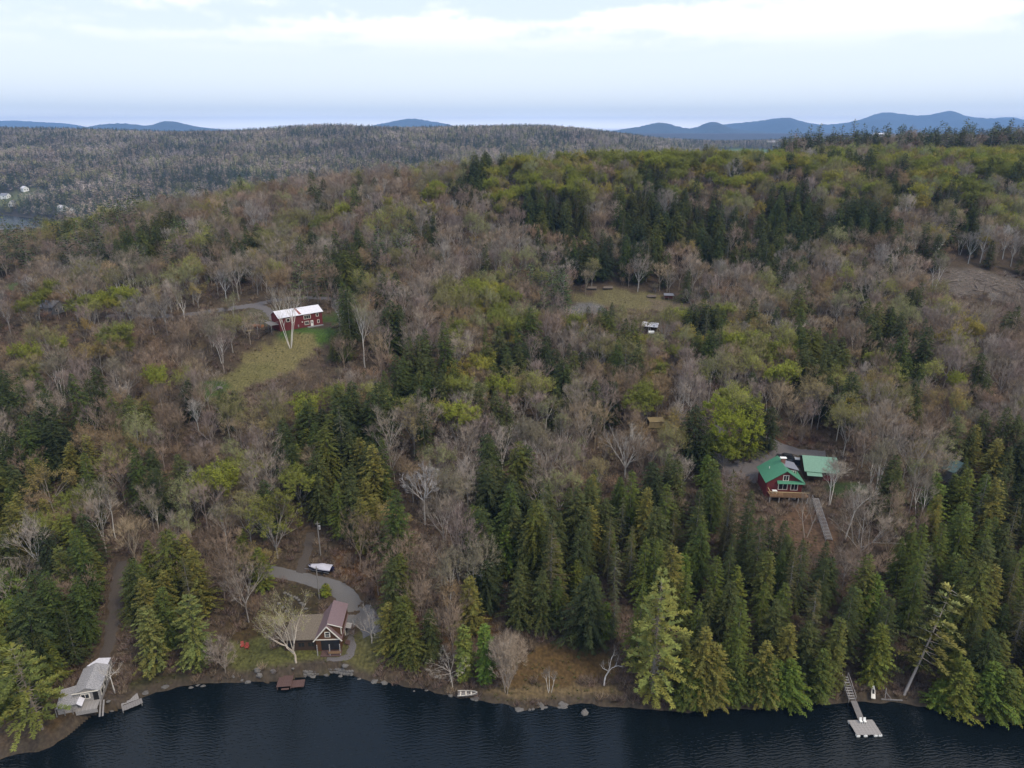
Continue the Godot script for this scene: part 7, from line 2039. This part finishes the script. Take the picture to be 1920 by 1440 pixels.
func _ready() -> void:
	# ---- camera, sky, sun, exposure
	var cam := Camera3D.new()
	cam.name = "camera"
	add_child(cam)
	cam.position = Vector3(0, 100, 0)
	cam.rotation_degrees = Vector3(-19.7, 0, 0)
	cam.fov = 56.76
	cam.near = 1.0
	cam.far = 60000.0
	cam.current = true
	var env := Environment.new()
	env.background_mode = Environment.BG_SKY
	var sky := Sky.new()
	var pan := PanoramaSkyMaterial.new()
	pan.panorama = sky_panorama()
	sky.sky_material = pan
	env.sky = sky
	env.background_energy_multiplier = 1.0
	env.tonemap_mode = Environment.TONE_MAPPER_LINEAR
	env.tonemap_exposure = 1.42
	env.sdfgi_enabled = true
	env.ssao_enabled = true
	env.ssil_enabled = true
	env.fog_enabled = true
	env.fog_density = 0.00008
	env.fog_light_color = Color(0.58, 0.76, 1.0)
	var we := WorldEnvironment.new()
	we.name = "environment"
	we.environment = env
	add_child(we)
	var sun := DirectionalLight3D.new()
	sun.name = "sun"
	sun.light_energy = 0.5
	sun.light_angular_distance = 10.0
	sun.light_color = Color(1.0, 0.94, 0.84)
	sun.shadow_enabled = true
	sun.rotation_degrees = Vector3(-52, 48, 0)
	add_child(sun)

	# ---- land and water
	noise.seed = 4
	noise.frequency = 0.012
	noise.fractal_octaves = 3
	make_materials()
	survey()
	make_rocks()
	build_ground()
	var wm := StandardMaterial3D.new()
	wm.albedo_color = lin(0.004, 0.007, 0.009)
	wm.roughness = 0.06
	wm.metallic_specular = 0.33
	wm.heightmap_enabled = true
	wm.heightmap_texture = ripples()
	wm.heightmap_scale = 5.0
	wm.uv1_triplanar = true
	wm.uv1_world_triplanar = true
	wm.uv1_scale = Vector3(0.075, 0.075, 0.075)
	var g := Geo.new()
	g.quad(Vector3(-700, 0, 500), Vector3(700, 0, 500), Vector3(700, 0, -128), Vector3(-700, 0, -128), Vector3.UP, Color.WHITE)
	setting("lake", g.mesh(wm))
	g = Geo.new()
	g.quad(Vector3(-1300, -30, -640), Vector3(-300, -30, -640), Vector3(-300, -30, -1230), Vector3(-1300, -30, -1230), Vector3.UP, Color.WHITE)
	var fm := wm.duplicate()
	fm.roughness = 0.12
	setting("far_lake", g.mesh(fm))
	var mm := grained(0.06, 0.075, 0.055, 900.0, 0.35, 1.0)
	mm.uv1_world_triplanar = true
	mountain([Vector2(-1.1, 330), Vector2(-0.78, 270), Vector2(-0.7, 255), Vector2(-0.66, 260), Vector2(-0.6, 215), Vector2(-0.55, 60)], 14000.0, 2200.0, mm, 2)
	mountain([Vector2(-0.62, 40), Vector2(-0.56, 130), Vector2(-0.52, 190), Vector2(-0.49, 160), Vector2(-0.445, 215), Vector2(-0.41, 130), Vector2(-0.36, 60)], 11000.0, 1700.0, mm, 3)
	mountain([Vector2(-0.24, 40), Vector2(-0.17, 200), Vector2(-0.13, 270), Vector2(-0.1, 220), Vector2(-0.03, 40)], 12500.0, 1700.0, mm, 4)
	mountain([Vector2(0.1, 40), Vector2(0.16, 130), Vector2(0.2, 195), Vector2(0.235, 120), Vector2(0.26, 200), Vector2(0.3, 110), Vector2(0.36, 60)], 10500.0, 1500.0, mm, 5)
	mountain([Vector2(0.22, 60), Vector2(0.3, 210), Vector2(0.36, 290), Vector2(0.42, 190), Vector2(0.5, 390), Vector2(0.535, 330), Vector2(0.57, 400), Vector2(0.63, 290), Vector2(0.68, 250), Vector2(0.75, 300), Vector2(0.95, 330), Vector2(1.2, 200)], 13000.0, 2200.0, mm, 6)
	mountain([Vector2(0.55, 100), Vector2(0.64, 360), Vector2(0.68, 320), Vector2(0.74, 380), Vector2(0.9, 300), Vector2(1.1, 100)], 17000.0, 2500.0, mm, 7)
	print("land done")

	# ---- roads
	roads = [
		[Vector2(-57, -136.5), Vector2(-51.3, -135.3), Vector2(-47.6, -134.3), Vector2(-43.7, -133.2), Vector2(-39.1, -131.4), Vector2(-35.0, -128.3), Vector2(-31.2, -124.2), Vector2(-29.2, -121.0), Vector2(-28.3, -118.6)],
		[Vector2(52.0, -168.0), Vector2(57.4, -164.4), Vector2(62.5, -166.0), Vector2(68.0, -169.8), Vector2(72.5, -171.2), Vector2(76.0, -169.6)],
		[Vector2(66.0, -181.0), Vector2(71.0, -178.4), Vector2(74.5, -176.3), Vector2(78.2, -174.8), Vector2(84.0, -173.0)],
		[Vector2(74.5, -176.3), Vector2(72.5, -173.6), Vector2(71.5, -170.5)],
		[Vector2(57.4, -164.4), Vector2(54.0, -172.0), Vector2(56.0, -178.0), Vector2(59.0, -186.0), Vector2(60.0, -194.0)],
		[Vector2(-151.8, -259.3), Vector2(-124.2, -256.0), Vector2(-110.2, -256.0), Vector2(-94.7, -257.5), Vector2(-81.3, -264.2), Vector2(-64, -270), Vector2(-50, -276)],
		[Vector2(-98, -257.0), Vector2(-91, -254.5), Vector2(-87, -250.0), Vector2(-84, -246.0)],
		[Vector2(-79.0, -110.0), Vector2(-79.9, -115.7), Vector2(-81.9, -122.0), Vector2(-84.7, -128.7), Vector2(-87.4, -136.6)],
		[Vector2(-47.6, -134.9), Vector2(-47.2, -140.5), Vector2(-47.7, -147.3)],
	]
	rng.seed = 2
	lay("driveway", roads[0], [1.4, 1.45, 1.45, 1.5, 1.6, 1.7, 1.9, 2.2, 1.8], mats.gravel, 0.06)
	lay("driveway", roads[1], [2.2, 2.8, 4.2, 3.8, 3.2, 2.6], mats.dirt_drive, 0.06, 2.0)
	lay("driveway", roads[2], [1.6, 1.7, 1.9, 1.9, 1.8], mats.dirt_drive, 0.065, 2.0)
	lay("driveway", roads[3], [2.2, 2.2, 2.2], mats.dirt_drive, 0.07, 2.0)
	lay("track", roads[4], [1.4, 1.4, 1.4, 1.4, 1.3], mats.dirt_drive, 0.055, 2.0)
	lay("road", roads[5], [1.5, 1.5, 1.5, 1.7, 1.6, 1.5, 1.5], mats.dirt_drive, 0.06, 2.0)
	lay("track", roads[6], [1.2, 1.4, 1.6, 2.0], mats.dirt_drive, 0.065, 2.0)
	lay("track", roads[7], [1.1, 1.2, 1.3, 1.2, 1.1], mats.track, 0.06, 2.0)
	lay("track", roads[8], [1.1, 1.1, 1.0], mats.track, 0.055, 2.0)

	# ---- buildings
	green_house()
	car(on(72.6, -171.2, 0.06), 1.2, "dark parked car nearer the drive, its windscreen pale with sky", mats.car_paint)
	car(on(74.6, -168.6, 0.06), 1.35, "dark parked car beside the garage, sky reflection painted white on its roof", mats.white_plastic)  # white roof colour stands in for sky reflected in the windscreen
	brown_cottage()
	red_house()
	white_cottage()
	hillside_things()
	shore_things()

	# ---- trees
	make_trees()
	print("prototypes done")
	heroes = [Vector3(25.9, -104.2, 6.0), Vector3(73.2, -105.4, 2.5), Vector3(-82.5, -98.4, 4.0), Vector3(57.2, -169.0, 5.0), Vector3(-42, -112, 5), Vector3(-28.2, -117, 3.5), Vector3(-73.3, -104.3, 4), Vector3(-73.4, -225.9, 5), Vector3(-46.7, -214.3, 3), Vector3(29.7, -167.4, 5), Vector3(-20.8, -148.7, 3), Vector3(-1, -105.4, 3.0), Vector3(-11.2, -107, 2.5), Vector3(7.1, -105.6, 3), Vector3(17.4, -107, 3.5), Vector3(67, -140.9, 4), Vector3(75.3, -139.4, 3), Vector3(76, -150.5, 3), Vector3(-9, -108.4, 2.2), Vector3(-5, -107.4, 2.2), Vector3(-68.2, -110.5, 3.4), Vector3(-60.5, -111.5, 4.0), Vector3(-55.5, -110.8, 3), Vector3(-53.5, -139.5, 4.5), Vector3(62.4, -104.5, 3.0), Vector3(68.5, -104.8, 2.6), Vector3(52.5, -104.8, 1.8)]
	plant_heroes()
	plant_forest()
	plant_far_woods()
	plant_brush()
	print("planted")

func build_ground() -> void:
	# one sheet from under the lake to beyond the hills, finer where it is near
	var us := 440
	var v := []
	var cs := []
	var d := 78.0
	var ds := []
	while d < 9000.0:
		ds.append(d)
		d *= 1.005 if d > 86.0 and d < 124.0 else 1.0095 if d < 330.0 else (1.014 if d < 700.0 else 1.03)
	for dd in ds:
		var row := PackedVector3Array()
		var crow := PackedColorArray()
		for i in us + 1:
			var u := lerpf(-1.25, 1.25, float(i) / us)
			var x: float = u * dd
			row.append(Vector3(x, height(x, -dd), -dd))
			crow.append(soil(x, -dd))
		v.append(row)
		cs.append(crow)
	var st := SurfaceTool.new()
	st.begin(Mesh.PRIMITIVE_TRIANGLES)
	st.set_smooth_group(0)
	for j in ds.size():
		for i in us + 1:
			st.set_color(cs[j][i])
			st.add_vertex(v[j][i])
	for j in ds.size() - 1:
		for i in us:
			var a := j * (us + 1) + i
			var b := a + us + 1
			st.add_index(a); st.add_index(b); st.add_index(a + 1)
			st.add_index(a + 1); st.add_index(b); st.add_index(b + 1)
	st.generate_normals()
	var m := grained(1.0, 1.0, 1.0, 7.0, 0.45, 0.95)
	m.vertex_color_use_as_albedo = true
	m.uv1_world_triplanar = true
	st.set_material(m)
	setting("ground", st.commit())
